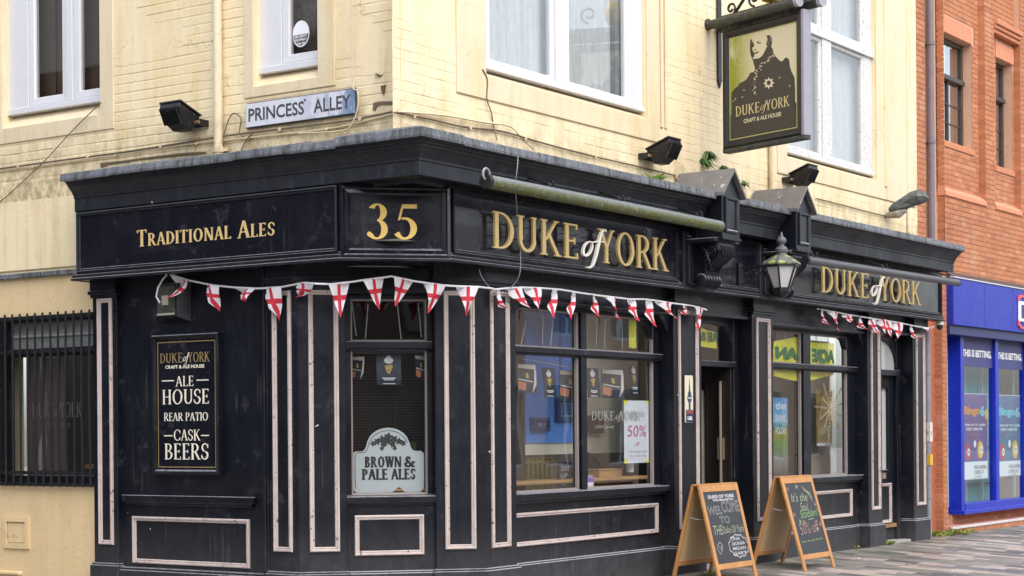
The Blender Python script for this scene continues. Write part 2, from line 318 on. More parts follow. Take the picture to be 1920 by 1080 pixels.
def brick_geo(F, a, b, c, e, d, t, ch, mb):
    i = min(ch, (b - a) / 3, (e - c) / 3); k = i * VCH
    mb.add([F.pt(a, d, c), F.pt(b, d, c), F.pt(b, d, e), F.pt(a, d, e), F.pt(a, d + t - i * .6, c), F.pt(b, d + t - i * .6, c), F.pt(b, d + t - i * .6, e), F.pt(a, d + t - i * .6, e),
            F.pt(a + k, d + t, c + i), F.pt(b - k, d + t, c + i), F.pt(b - k, d + t, e - i), F.pt(a + k, d + t, e - i)],
           [(0, 1, 5, 4), (1, 2, 6, 5), (2, 3, 7, 6), (3, 0, 4, 7), (4, 5, 9, 8), (5, 6, 10, 9), (6, 7, 11, 10), (7, 4, 8, 11), (8, 9, 10, 11)])
def lay_bricks(F, regions, holes, d, root, m, bw, bh, joint, t, ch, n_ind, u_off=0.0, z_off=0.0, jit=0.0012, flush=None, near=None):
    rest = MB(); whole = []
    for (u0, u1, z0, z1, dd) in regions:
        r0, r1 = floor((z0 - z_off) / bh), ceil((z1 - z_off) / bh)
        for r in range(r0, r1):
            zz0, zz1 = r * bh + z_off, (r + 1) * bh + z_off; off = (r % 2) * 0.5 * bw
            for q in range(floor((u0 - u_off + off) / bw), ceil((u1 - u_off + off) / bw)):
                a, b = q * bw - off + u_off, (q + 1) * bw - off + u_off
                pieces = [(max(a, u0), min(b, u1), max(zz0, z0), min(zz1, z1))]
                for h in holes:
                    np_ = []
                    for (pa, pb, pc, pe) in pieces:
                        if h[0] >= pb or h[1] <= pa or h[2] >= pe or h[3] <= pc: np_.append((pa, pb, pc, pe)); continue
                        if h[0] > pa: np_.append((pa, h[0], pc, pe))
                        if h[1] < pb: np_.append((h[1], pb, pc, pe))
                        m0, m1 = max(pa, h[0]), min(pb, h[1])
                        if h[2] > pc: np_.append((m0, m1, pc, h[2]))
                        if h[3] < pe: np_.append((m0, m1, h[3], pe))
                    pieces = np_
                for (pa, pb, pc, pe) in pieces:
                    if pb - pa < 0.03 or pe - pc < 0.02: continue
                    full = abs(pb - pa - bw) < 1e-4 and abs(pe - pc - bh) < 1e-4
                    if flush and flush(pa, pc): rest.quad(F, pa, pb, pc, pe, d + dd + t)
                    elif full: whole.append((pa, pc, dd))
                    else: brick_geo(F, pa + joint / 2 * VCH, pb - joint / 2 * VCH, pc + joint / 2, pe - joint / 2, d + dd, t, ch, rest)
    near = near or (lambda p: (p - Vector(CAM)).length)
    whole.sort(key=lambda w: near(F.pt(w[0], d, w[1])))
    me = None
    for i, (a, c, dd) in enumerate(whole):
        ja, jc, jd = random.uniform(-jit, jit), random.uniform(-jit, jit), random.uniform(-jit, jit)
        if i < n_ind:
            p = F.pt(a + ja, d + dd + jd, c + jc)
            if me is None:
                mb = MB(); F0 = Facade((0, 0, 0), F.U); brick_geo(F0, joint / 2 * VCH, bw - joint / 2 * VCH, joint / 2, bh - joint / 2, 0, t, ch, mb)
                o = mb.build('brick', m, None, origin=(0, 0, 0)); me = o.data; o.parent = root
            else:
                o = bpy.data.objects.new('brick', me); COL.objects.link(o); o.parent = root
            o.location = p - WL[root.name]; WL[o.name] = p
        else: brick_geo(F, a + joint / 2 * VCH + ja, a + bw - joint / 2 * VCH + ja, c + joint / 2 + jc, c + bh - joint / 2 + jc, d + dd + jd, t, ch, rest)
    if rest.v:
        o = rest.build('brick', m, root); o['kind'] = 'stuff'
# ---------------------------------------------------------------- lettering
T, t_ = 0.15, 0.05
class Gl:
    def __init__(s, T=T, t=t_): s.p = []; s.T = T; s.t = t
    def V(s, x, y0=0, y1=1, w=None): w = w or s.T; s.p.append([(x - w / 2, y0), (x + w / 2, y0), (x + w / 2, y1), (x - w / 2, y1)]); return s
    def H(s, x0, x1, y, w=None): w = w or s.t; s.p.append([(x0, y), (x1, y), (x1, y + w), (x0, y + w)]); return s
    def D(s, x0, y0, x1, y1, w=None): w = w or s.T; s.p.append([(x0 - w / 2, y0), (x0 + w / 2, y0), (x1 + w / 2, y1), (x1 - w / 2, y1)]); return s
    def S(s, x, y, h=None): h = h or s.T / 2 + 0.055; s.H(x - h, x + h, y if y < .5 else y - s.t * .8, s.t * .8); return s
    def SS(s, x, w=None): s.S(x, 0, w); return s.S(x, 1, w)
    def A(s, cx, cy, rx, ry, a0, a1, tx=None, ty=None):
        tx = tx or s.T; ty = ty or s.t; n = max(3, int(abs(a1 - a0) / 14)); 
        for i in range(n):
            q = []
            for a in (a0 + (a1 - a0) * i / n, a0 + (a1 - a0) * (i + 1) / n):
                c_, s_ = cos(radians(a)), sin(radians(a)); q.append(((cx + rx * c_, cy + ry * s_), (cx + (rx - tx) * c_, cy + (ry - ty) * s_)))
            s.p.append([q[0][0], q[1][0], q[1][1], q[0][1]])
        return s
def glyph(c, T=T, t=t_):
    g = Gl(T, t)
    if c == 'D': g.V(.14).SS(.14).H(.14, .26, 0).H(.14, .26, 1 - t).A(.24, .5, .46, .5, -90, 90); w = .72
    elif c == 'U': g.V(.14, .33).S(.14, 1).V(.6, .33, 1, t * 1.7).S(.6, 1, .09).A(.365, .34, .265 + T * .16, .34, 180, 360, T * .8, t * 1.6); w = .72
    elif c == 'K': g.V(.14).SS(.14).D(.2, .43, .58, 1, t * 1.6).D(.64, 0, .3, .6, T).S(.64, 0, .11).S(.58, 1, .09); w = .74
    elif c == 'E': g.V(.14).SS(.14).H(.14, .52, 0).H(.14, .5, 1 - t).H(.14, .42, .48).V(.51, 0, .17, t).V(.49, .85, 1, t).V(.41, .41, .6, t * .8); w = .58
    elif c == 'F': g.V(.14).SS(.14).H(.14, .5, 1 - t).H(.14, .42, .48).V(.49, .85, 1, t).V(.41, .41, .6, t * .8); w = .54
    elif c == 'Y': g.D(.37, .44, .12, 1, T).D(.37, .44, .62, 1, t * 1.6).V(.37, 0, .47).S(.37, 0).S(.12, 1).S(.62, 1, .09); w = .72
    elif c == 'O': g.A(.42, .5, .38, .51, 0, 360, T, t * 1.2); w = .84
    elif c == 'Q': g.A(.42, .5, .38, .51, 0, 360, T, t * 1.2); w = .84
    elif c == 'R': g.V(.14).SS(.14).H(.14, .3, 1 - t).H(.14, .3, .46).A(.27, .73, .31, .27, -90, 90).D(.62, 0, .34, .48, T).S(.64, 0, .1); w = .7
    elif c == 'P': g.V(.14).SS(.14).H(.14, .3, 1 - t).H(.14, .3, .43).A(.27, .715, .31, .285, -90, 90); w = .6
    elif c == 'B': g.V(.14).SS(.14).H(.14, .3, 1 - t).H(.14, .3, .5).H(.14, .3, 0).A(.27, .76, .27, .24, -90, 90).A(.27, .27, .33, .27, -90, 90); w = .64
    elif c == 'T': g.V(.34).S(.34, 0).H(.03, .65, 1 - t).V(.05, .82, 1, t).V(.63, .82, 1, t); w = .68
    elif c == 'A': g.D(.08, 0, .35, 1, t * 1.6).D(.63, 0, .36, 1, T).H(.17, .5, .32).S(.08, 0, .1).S(.63, 0, .12); w = .72
    elif c == 'L': g.V(.14).SS(.14).H(.14, .52, 0).V(.51, 0, .18, t); w = .56
    elif c == 'I': g.V(.14).SS(.14); w = .28
    elif c == 'H': g.V(.14).SS(.14).V(.6).SS(.6).H(.14, .6, .48); w = .74
    elif c == 'N': g.V(.12, 0, 1, t * 1.6).S(.12, 0, .1).V(.66, 0, 1, t * 1.6).S(.66, 1, .1).D(.63, 0, .14, 1, T).S(.1, 1, .1); w = .78
    elif c == 'M': g.V(.12, 0, 1, t * 1.6).S(.12, 0, .1).V(.8, 0, 1, T).SS(.8).D(.44, 0, .17, 1, T).D(.44, 0, .76, 1, t * 1.6); w = .94
    elif c == 'W': g.D(.3, 0, .1, 1, T).D(.3, 0, .48, 1, t * 1.6).D(.68, 0, .48, 1, T).D(.68, 0, .88, 1, t * 1.6).S(.1, 1).S(.48, 1).S(.88, 1, .09); w = .98
    elif c == 'S': g.A(.3, .745, .23, .265, 20, 90, T * .5, t * 1.2).A(.3, .745, .25, .265, 90, 255, T * .8, t * 1.6).A(.28, .26, .26, .27, 80, -90, T * .85, t * 1.8).A(.28, .26, .24, .27, -90, -165, T * .5, t * 1.2).V(.5, .72, .93, t).V(.06, .1, .3, t); w = .58
    elif c == 'C': g.A(.43, .5, .4, .51, 40, 320, T, t * 1.3).V(.72, .66, .92, t).V(.72, .1, .32, t * .7); w = .78
    elif c == 'G': g.A(.43, .5, .4, .51, 40, 320, T, t * 1.3).V(.7, .08, .45, T * .8).S(.7, .44, .1); w = .82
    elif c == '&': g.A(.33, .77, .19, .23, -30, 250, T * .7, t * 1.3).A(.32, .25, .28, .27, 70, 340, T * .8, t * 1.4).D(.72, 0, .2, .68, T).H(.55, .8, .42, t).D(.56, .14, .7, .43, t * 1.3); w = .84
    elif c == '3': g.A(.27, .76, .25, .25, 150, -80, T, t).A(.25, .28, .29, .29, 85, -150, T, t * 1.1).A(.06, .14, .06, .07, 0, 360, .05, .06); w = .6
    elif c == '5': g.H(.17, .54, .88, .12).D(.07, .54, .18, .98, t * 1.2).A(.22, .31, .32, .32, 110, -150, T, t * 1.3).A(.05, .14, .06, .07, 0, 360, .05, .06); w = .6
    elif c == '-': g.H(.02, .7, .47, .07); w = .72
    else: w = .3
    return g.p, w
def serif_polys(txt, caps=1.0, T=T, t=t_, track=0.05, small=None):
    """list of (char, polys) laid from x=0, height 1; small: scale of letters that are lower case in txt"""
    out = []; x = 0
    for ch in txt:
        k = (small or 1.0) if ch.islower() else 1.0
        p, w = glyph(ch.upper(), T, t); out.append((ch, [[(x + a * k, b * k) for a, b in q] for q in p])); x += w * k + track
    return out, x - track
def ribbon(pts, w0, w1=None):
    """polyline to quads of changing width"""
    w1 = w1 if w1 is not None else w0; n = len(pts); out = []; ed = []
    for i, (x, y) in enumerate(pts):
        x0, y0 = pts[max(0, i - 1)]; x1, y1 = pts[min(n - 1, i + 1)]; dx, dy = x1 - x0, y1 - y0; l = sqrt(dx * dx + dy * dy) or 1
        k = i / (n - 1); w = (w0 + (w1 - w0) * (1 - abs(2 * k - 1))) / 2; ed.append(((x - dy / l * w, y + dx / l * w), (x + dy / l * w, y - dx / l * w)))
    for a, b in zip(ed, ed[1:]): out.append([a[1], b[1], b[0], a[0]])
    return out
def of_polys():
    o = [(.17 + .13 * cos(a) + .08 * sin(a), .0 + .27 + .25 * sin(a)) for a in [radians(70 + i * 18) for i in range(21)]]
    f = [(.78, .93), (.76, 1.0), (.7, 1.0), (.63, .9), (.56, .65), (.49, .3), (.42, 0), (.33, -.28), (.22, -.38), (.12, -.36)]
    return ribbon(o, .03, .075) + ribbon(f, .03, .085) + ribbon([(.3, .5), (.48, .56), (.7, .58)], .03, .05)
def place_polys(F, polys, bb, u0, u1, z0, z1, d, depth, mb, eps=0.0):
    (x0, x1, y0, y1) = bb; su = (u1 - u0) / (x1 - x0); sz = (z1 - z0) / (y1 - y0)
    for i, q in enumerate(polys):
        e = i * eps; mb.prism(F, [(u0 + (x - x0) * su, z0 + (y - y0) * sz) for x, y in q], d, d + depth + e)
def serif_text(F, txt, u0, u1, z0, z1, d, depth, m, parent, name='lettering', T=T, t=t_, track=.05, small=None, each=False):
    L_, w = serif_polys(txt, T=T, t=t, track=track, small=small)
    if each:
        su = (u1 - u0) / w; sz = z1 - z0; out = []
        for ch, ps in L_:
            if not ps: continue
            mb = MB(); place_polys(F, ps, (0, w, 0, 1), u0, u1, z0, z1, d, depth, mb, 0.0002); out.append(mb.build(name, m, parent))
        return out
    mb = MB(); ps = [q for _, p in L_ for q in p]; place_polys(F, ps, (0, w, 0, 1), u0, u1, z0, z1, d, depth, mb, 0.00002); return mb.build(name, m, parent)
def duke(F, u0, u1, z0, z1, d, depth, m, m_of, parent, each=False):
    w = u1 - u0; k = w / 5.03
    serif_text(F, 'DUKE', u0, u0 + w * .455, z0, z1, d, depth, m, parent, 'letter' if each else 'lettering', T=.118, t=.052, track=.09, each=each)
    serif_text(F, 'YORK', u0 + w * .565, u1, z0, z1, d, depth, m, parent, 'letter' if each else 'lettering', T=.118, t=.052, track=.06, each=each)
    mb = MB(); h = z1 - z0; place_polys(F, of_polys(), (0, .8, 0, 1), u0 + w * .475, u0 + w * .615, z0 + h * .12, z1 - h * .02, d + .003, depth, mb, 0.0001); mb.build('letter' if each else 'lettering', m_of, parent)
def sans(F, txt, u0, u1, z0, z1, d, m, parent, name='lettering', bold=0.0, flip=False, shear=0.0, outline=0, depth=0.0012, curve=None):
    c = bpy.data.curves.new('txt', 'FONT'); c.body = txt; c.size = 1; c.offset = bold; c.shear = shear; c.resolution_u = 3
    if outline: c.fill_mode = 'NONE'; c.bevel_depth = outline; c.bevel_resolution = 0
    o = bpy.data.objects.new('txt', c); me = bpy.data.meshes.new_from_object(o); bpy.data.objects.remove(o)
    vs = [v.co.copy() for v in me.vertices]; fs = [tuple(p.vertices) for p in me.polygons]; bpy.data.meshes.remove(me)
    if not vs: return None
    x0, x1 = min(v.x for v in vs), max(v.x for v in vs); y0, y1 = min(v.y for v in vs), max(v.y for v in vs); mb = MB(); out = []
    for v in vs:
        a = (v.x - x0) / (x1 - x0); a = 1 - a if flip else a; b = (v.y - y0) / (y1 - y0); dz = curve(a) if curve else 0
        out.append(F.pt(u0 + (u1 - u0) * a, d + depth + (v.z * .02), z0 + (z1 - z0) * b + dz))
    return mb.add(out, fs).build(name, m, parent, recalc=False)

# ================================================================ PAVEMENT
class Plane:
    """any flat working plane: x along U, y up V, d out along N"""
    def __init__(s, O, U, V): s.O = Vector(O); s.U = Vector(U).normalized(); s.V = Vector(V).normalized(); s.N = s.U.cross(s.V)
    def pt(s, u, d, z): return s.O + s.U * u + s.N * d + s.V * z
def gz(y): return FALL * max(-4.0, min(0.0, y))
gb = MB(); ys = [60, 0.3, 0, -4, -60]; zs_ = [-.012, -.012, -.012, -.212, -.212]
for (ya, za), (yb, zb) in zip(zip(ys, zs_), zip(ys[1:], zs_[1:])): gb.add([(-80, yb, zb), (120, yb, zb), (120, ya, za), (-80, ya, za)], [(0, 1, 2, 3)])
gm = mat('sandy_paving_joints', (0.22, 0.20, 0.18), 0.9, var=0.35, vscale=9, bump=0.3)
gr = gb.build('ground', gm); gr['kind'] = 'structure'
def sett_mat():
    m = bpy.data.materials.new('paving_setts'); m.use_nodes = True; t = NT(m)
    oi = t.new('NewGeometry'); ps = t.new('SeparateXYZ'); t.link(oi.outputs['Position'], ps.inputs[0])
    col_ = t.math('FLOOR', t.math('DIVIDE', t.math('ADD', ps.outputs[0], 50.0), 0.2)); odd = t.math('MULTIPLY', t.math('MODULO', col_, 3.0), 0.14)
    row = t.math('FLOOR', t.math('DIVIDE', t.math('ADD', t.math('ADD', ps.outputs[1], 50.0), odd), 0.42))
    cb = t.new('CombineXYZ'); t.link(col_, cb.inputs[0]); t.link(row, cb.inputs[1]); w = t.new('TexWhiteNoise', noise_dimensions='3D'); t.link(cb.outputs[0], w.inputs['Vector'])
    rp = t.new('ValToRGB'); rp.color_ramp.interpolation = 'CONSTANT'; e = rp.color_ramp.elements
    cols = [(0, (0.085, 0.082, 0.088)), (0.13, (0.20, 0.18, 0.162)), (0.50, (0.45, 0.36, 0.32)), (0.64, (0.26, 0.235, 0.21)), (0.84, (0.17, 0.165, 0.155)), (0.92, (0.50, 0.42, 0.34))]
    for i, (p_, c_) in enumerate(cols):
        x = e[i] if i < 2 else e.new(p_)
        x.position = p_; x.color = (*c_, 1)
    t.link(w.outputs['Value'], rp.inputs[0]); c = t.mix(t.math('MULTIPLY', t.noise(14, 6), 0.3), rp.outputs[0], (0.19, 0.175, 0.15))
    d = t.ramp(t.noise(1.1, 5), 0.42, 0.7); c = t.mix(t.math('MULTIPLY', d, 0.32), c, (0.13, 0.13, 0.115))
    gum = t.new('TexVoronoi', i_Scale=3.2); t.link(t.pos((1, 1, 0)), gum.inputs['Vector']); gk = t.math('MULTIPLY', t.math('LESS_THAN', gum.outputs['Distance'], 0.075), t.math('GREATER_THAN', t.noise(2.9, 2), .52)); c = t.mix(t.math('MULTIPLY', gk, .6), c, (0.07, 0.068, 0.065))
    edge = t.ramp(t.noise(3.3, 6, (1, 1, 0)), .35, .6); nearw = t.math('MINIMUM', t.math('MAXIMUM', t.math('MULTIPLY_ADD', ps.outputs[1], 2.2, 1.9), 0.0), 1.0); c = t.mix(t.math('MULTIPLY', t.math('MULTIPLY', edge, nearw), .55), c, (0.10, 0.105, 0.07))
    # green algae near the walls
    al = t.math('MULTIPLY', t.ramp(t.noise(2.6, 6), 0.45, 0.62), t.ramp(ps.outputs[1], 0.0, 1.0)); t.link(c, t.b.inputs['Base Color'])
    wet = t.ramp(t.noise(0.8, 4), 0.42, 0.6); rr = t.math('MULTIPLY_ADD', wet, -0.28, 0.62); t.link(rr, t.b.inputs['Roughness']); t.bump(t.noise(60, 5), 0.35, 0.006); MATS['sett'] = m; return m
SETT = sett_mat()
pav = bpy.data.objects.new('pavement', bpy.data.meshes.new('pavement')); COL.objects.link(pav); WL['pavement'] = Vector((0, 0, 0)); pav['kind'] = 'structure'
pav.data.from_pydata([(-6, -4, -.206), (30, -4, -.206), (30, 0, -.006), (-6, 0, -.006)], [], [(0, 1, 2, 3)]); pav.data.materials.append(gm)
setts = []
for i in range(int((-5 + 50) / .2), int((21 + 50) / .2)):
    x0 = i * .2 - 50; off = (i % 3) * .14
    for j in range(int((-3.9 + 50) / .42) - 1, int((1.2 + 50) / .42) + 2):
        y0 = j * .42 - off - 50; y1 = y0 + .42
        lim = -0.01 if x0 < 10.6 else (0.16 if x0 > 11.5 else 0.1)
        if x0 < .2: lim = -1.3 if x0 > -1.4 else -.4 - .0 * x0
        if y0 < -3.85 or y0 > lim - .05: continue
        setts.append((x0, y0, min(y1, lim)))
setts.sort(key=lambda s: 0 if (5 < s[0] < 14 and s[1] > -3.0 - 0) else 1)
me_s = None; rest = MB(); cnt = 0
def sett_geo(mb, x0, x1, y0, y1, dz):
    j = .005; b = .008; z = lambda y: gz(y) + .004 + dz
    A = [(x0 + j, y0 + j, -.02 + gz(y0)), (x1 - j, y0 + j, -.02 + gz(y0)), (x1 - j, y1 - j, -.02 + gz(y1)), (x0 + j, y1 - j, -.02 + gz(y1))]
    B = [(x, y, z(y) - .004) for x, y, _ in A]; C2 = [(x0 + j + b, y0 + j + b, z(y0)), (x1 - j - b, y0 + j + b, z(y0)), (x1 - j - b, y1 - j - b, z(y1)), (x0 + j + b, y1 - j - b, z(y1))]
    mb.add(A + B + C2, [(k, (k + 1) % 4, (k + 1) % 4 + 4, k + 4) for k in range(4)] + [(k + 4, (k + 1) % 4 + 4, (k + 1) % 4 + 8, k + 8) for k in range(4)] + [(8, 9, 10, 11)])
vis = []
for s_ in setts:
    p = np.array([s_[0] + .1, (s_[1] + s_[2]) / 2, gz(s_[1])]) - CAM; dz_ = p @ FW; X = PX + F_PX * (p @ RT) / dz_; Y = PY - F_PX * p[2] / dz_
    vis.append((not (1150 < X < 1990 and Y < 1130), dz_, s_))
vis.sort(key=lambda v: (v[0], v[1]))
for hid, dz_, (x0, y0, y1) in vis:
    full = y1 - y0 > .419
    if not hid and full and cnt < 300 and y1 <= 0:
        cnt += 1; p = Vector((x0, y0, gz(y0)))
        if me_s is None:
            mb = MB(); j = .005; b = .008; dzz = .42 * FALL
            A = [(j, j, -.02), (.2 - j, j, -.02), (.2 - j, .42 - j, -.02 + dzz), (j, .42 - j, -.02 + dzz)]; B = [(x, y, z + .02) for x, y, z in A]
            C2 = [(j + b, j + b, .004), (.2 - j - b, j + b, .004), (.2 - j - b, .42 - j - b, .004 + dzz), (j + b, .42 - j - b, .004 + dzz)]
            mb.add(A + B + C2, [(k, (k + 1) % 4, (k + 1) % 4 + 4, k + 4) for k in range(4)] + [(k + 4, (k + 1) % 4 + 4, (k + 1) % 4 + 8, k + 8) for k in range(4)] + [(8, 9, 10, 11)])
            o = mb.build('paving_sett', SETT, None, origin=(0, 0, 0)); me_s = o.data
        else: o = bpy.data.objects.new('paving_sett', me_s); COL.objects.link(o)
        o.parent = pav; o.location = p + Vector((0, 0, random.uniform(-.002, .002))); WL[o.name] = p
    else: sett_geo(rest, x0, x0 + .2, y0, y1, random.uniform(-.002, .002))
o = rest.build('paving_sett', SETT, pav); o['kind'] = 'stuff'
for k, yy in enumerate((-2.95, -3.12, -3.29)):
    mb = MB(); mb.hexa([(8.0, yy - .035, gz(yy) + .004), (16, yy - .035, gz(yy) + .004), (16, yy + .035, gz(yy) + .004), (8.0, yy + .035, gz(yy) + .004)] + [(8.0, yy - .03, gz(yy) + .016), (16, yy - .03, gz(yy) + .016), (16, yy + .03, gz(yy) + .016), (8.0, yy + .03, gz(yy) + .016)])
    mb.build('pale_channel_strip', mat('pale_stone', (0.55, 0.54, 0.5), 0.7, var=0.2), pav)
mb = MB(); mb.box(R, 9.036, 10.114, -.6, -.035, -.03, .03); mb.build('threshold_slab', mat('worn_stone', (0.32, 0.30, 0.28), 0.75, var=0.25, bump=.3), pav, bevel=.01)

# ================================================================ PUB BUILDING
pub = empty('pub_building', (0, 0, 0), 'cream painted corner pub with black and gold timber shopfront', 'building')
UW = -.05          # upper wall face relative to the shopfront plane
ZT = 7.6
LT = 5.2
# window openings in the two upper walls
LU = YL - .05
lh = [(-3.98, -2.55, 4.66, 7.5), (-.54, .22, 4.70, 7.5)]     # left wall, u, z
rh = [(.12, 3.05, 4.80, 7.5), (6.35, 9.04, 4.80, 7.5)]
corner_u = YL - (.05)            # u of the corner on the left facade
l_low = (-3.99, -2.627, 1.05, 2.735)
wall_holes(L, -2.4, corner_u, 3.78, ZT, lh[1:], UW - .008, .25).build('wall', CREAM, pub); wall_holes(L, -7.5, -2.4, 0, ZT, [l_low, lh[0][:1] + (-2.55,) + lh[0][2:]], UW - .008, .25).build('wall', CREAM, pub)
wall_holes(R, XL - .05 + .0, 10.45, 3.78, ZT, rh, UW - .008, .25).build('wall', CREAM, pub)
# smooth bands round the openings (proud render), bricks fill the rest
lsm = [(-4.16, -2.36, 4.50, 7.5), (-.66, .42, 4.60, 7.5)]
rsm = [(-.33, 3.30, 4.58, 7.5), (6.1, 10.40, 4.58, 7.5)]
VCH = .04
lay_bricks(L, [(-7.3, corner_u, 4.12, 7.2, 0)], lsm, UW - .008, pub, CREAM, .24, .088, .006, .0035, .007, 230, z_off=4.12, jit=.0018, flush=lambda u, z: noise_.noise(Vector((u * 1.1 + 3, z * 2.2, 0))) > .12)
lay_bricks(R, [(XL - .04, 10.41, 4.30, 7.2, 0)], rsm, UW - .008, pub, CREAM, .24, .088, .004, .0024, .006, 70, z_off=4.30, flush=lambda u, z: noise_.noise(Vector((u * .8, z * 2.0, 5))) > .06, near=lambda p: abs(p.x + .2) + abs(p.z - 4.9))
VCH = 1.0
def band(F, rect, hole, d0, d1, name='render_surround', m=CREAMS):
    a, b, c, e = rect; h0, h1, h2, h3 = hole; mb = MB()
    mb.box(F, a, h0, d0, d1, c, e); mb.box(F, h1, b, d0, d1, c, e); mb.box(F, h0 + .0005, h1 - .0005, d0, d1 - .0005, c, h2); return mb.build(name, m, pub, bevel=.006)
for rc, h in zip(lsm, lh): band(L, rc, h, UW - .01, UW + .008)
for rc, h in zip(rsm, rh): band(R, rc, h, UW - .01, UW + .012)
MB().box(R, 9.28, 9.34, UW, UW + .03, 4.75, 7.5).build('pilaster_bead', CREAMS, pub, bevel=.008)
mb = MB(); mb.box(R, 10.05, 10.09, UW, UW + .03, 4.2, 7.5); mb.build('pilaster_bead', CREAMS, pub, bevel=.008); mb = MB(); mb.box(R, 3.33, 3.37, UW - .005, UW + .02, 4.75, 7.5); mb.box(R, 3.42, 3.45, UW - .005, UW + .02, 4.75, 7.5); mb.build('pilaster_bead', CREAMS, pub, bevel=.008)
mb = MB(); mb.box(L, -7.3, -2.45, UW - .01, UW + .012, 3.2, 4.10); mb.build('render_band', CREAMS, pub, bevel=.008).data.materials[0] = CREAM
mb = MB(); mb.box(L, -7.3, -2.63, UW - .01, UW + .06, 3.12, 3.17); mb.build('string_course', LEAD, pub, bevel=.006)
mb = MB(); mb.box(L, -7.3, l_low[0], UW - .01, UW + .010, .02, 3.12); mb.box(L, l_low[0], -2.6, UW - .01, UW + .010, l_low[3], 3.12); mb.box(L, l_low[0], -2.6, UW - .01, UW + .010, .02, l_low[2]); mb.build('lower_wall', TAN, pub)
# roof / floors that close the building
mb = MB(); mb.add([(XL, 0.06, 3.2), (10.4, .06, 3.2), (10.4, 4, 3.2), (XL, 4, 3.2)], [(0, 1, 2, 3)]); mb.build('ceiling', mat('ceiling_white', (.7, .68, .62), .8), pub)
mb = MB(); mb.box(R, XL, 10.45, -9, UW - .3, ZT, ZT + .2); mb.build('roof', SLATE, pub)

def curtain(F, u0, u1, z0, z1, d, m, parent, folds=9, amp=.045):
    n = folds * 6; mb = MB(); 
    for i in range(n + 1):
        k = i / n; u = u0 + (u1 - u0) * k; dd = d + amp * sin(k * folds * 2 * pi + sin(k * 7) * 1.5) * (0.6 + .4 * sin(k * 13)); mb.v += [F.pt(u, dd, z0), F.pt(u, dd * 1.0, z1)]
    for i in range(n): mb.f.append((2 * i, 2 * i + 2, 2 * i + 3, 2 * i + 1))
    return mb.build('net_curtain', m, parent, smooth=True, recalc=False)
def net_mat():
    m = bpy.data.materials.new('net_lace'); m.use_nodes = True; t = NT(m); t.b.inputs['Roughness'].default_value = .9
    f = t.ramp(t.noise(26, 4, (1, 1, .35), .6), .2, .85); s = t.noise(26, 3, (1, 1, .05)); c = t.mix(f, (0.42, 0.42, 0.435), (0.62, 0.615, 0.62)); c = t.mix(t.math('MULTIPLY', t.ramp(s, .45, .7), .4), c, (.74, .73, .74)); t.link(c, t.b.inputs['Base Color'])
    t.b.inputs['Transmission Weight'].default_value = 0; t.bump(f, .3, .01); MATS['net'] = m; return m
NET = net_mat(); NETG = mat('grey_net', (.5, .49, .5), .9, var=.35, vscale=30)
ROOM = mat('room_dark_wall', (0.20, 0.17, 0.14), .9, var=.2); BLIND = mat('brown_blind', (0.085, 0.062, 0.048), .7, var=.25, vscale=2)
def pane(F, u0, u1, z0, z1, d, g, parent): return MB().box(F, u0, u1, d - .004, d, z0, z1).build('pane', g, parent)
def room(F, u0, u1, z0, z1, d0, d1, m, parent):
    mb = MB(); mb.quad(F, u0, u1, z0, z1, d1)
    for a, b in ((u0, u0), (u1, u1)): mb.add([F.pt(a, d0, z0), F.pt(a, d1, z0), F.pt(a, d1, z1), F.pt(a, d0, z1)], [(0, 1, 2, 3)])
    for z in (z0, z1): mb.add([F.pt(u0, d0, z), F.pt(u1, d0, z), F.pt(u1, d1, z), F.pt(u0, d1, z)], [(0, 1, 2, 3)])
    return mb.build('room_lining', m, parent)
def sill_slope(F, h, zt, d_in, d_out, m=CREAMS):
    a, b, c, _ = h; mb = MB(); mb.hexa([F.pt(a, d_out, c - .02), F.pt(b, d_out, c - .02), F.pt(b, d_in, c - .02), F.pt(a, d_in, c - .02), F.pt(a, d_out, c), F.pt(b, d_out, c), F.pt(b, d_in, zt), F.pt(a, d_in, zt)]); return mb.build('sloping_sill', m, pub)
def sash(F, h, zb, d, posts, bars, m, g, curt, jl=.05, jr=.05, sw=.05, cur_d=.07, folds=8, curm=None, liner=ROOM):
    """fixed frame, sash frames with panes, curtain. posts: list of (u0,u1) pane spans; bars: transom heights"""
    a, b, _, zt = h; w = MB(); w.box(F, a - .02, posts[0][0] - sw, d - .07, d + .03, zb, zt); w.box(F, posts[-1][1] + sw, b + .02, d - .07, d + .03, zb, zt)
    for (p0, p1), (q0, q1) in zip(posts, posts[1:]): w.box(F, p1 + sw, q0 - sw, d - .069, d + .045, zb + .002, zt)
    w.box(F, a - .02, b + .02, d - .0705, d + .055, zb - .06, zb); 
    for z in bars: w.box(F, a - .02, b + .02, d - .068, d + .065, z, z + .11)
    win = w.build('window', m, pub, bevel=.005)
    edges = [zb] + [z for z in bars] + [zt]
    for i, zz in enumerate(edges[:-1]):
        z0 = zz if i == 0 else zz + .11; z1 = edges[i + 1]
        for (p0, p1) in posts:
            s = MB(); s.ring(F, p0 - sw, p1 + sw, z0 + .002, z1 - .002, [(0, d - .05), (0, d + .018), (.012, d + .026), (sw - .012, d + .022), (sw, d + .004), (sw, d - .04)]); s.build('sash_frame', m, win)
            pane(F, p0 - .004, p1 + .004, z0 + sw - .01, z1 - sw + .01, d - .012, g, win)
    if curt: curtain(F, a + .02, b - .02, zb - .02, zt, d - .07 - cur_d, curm or NET, win, folds)
    return win
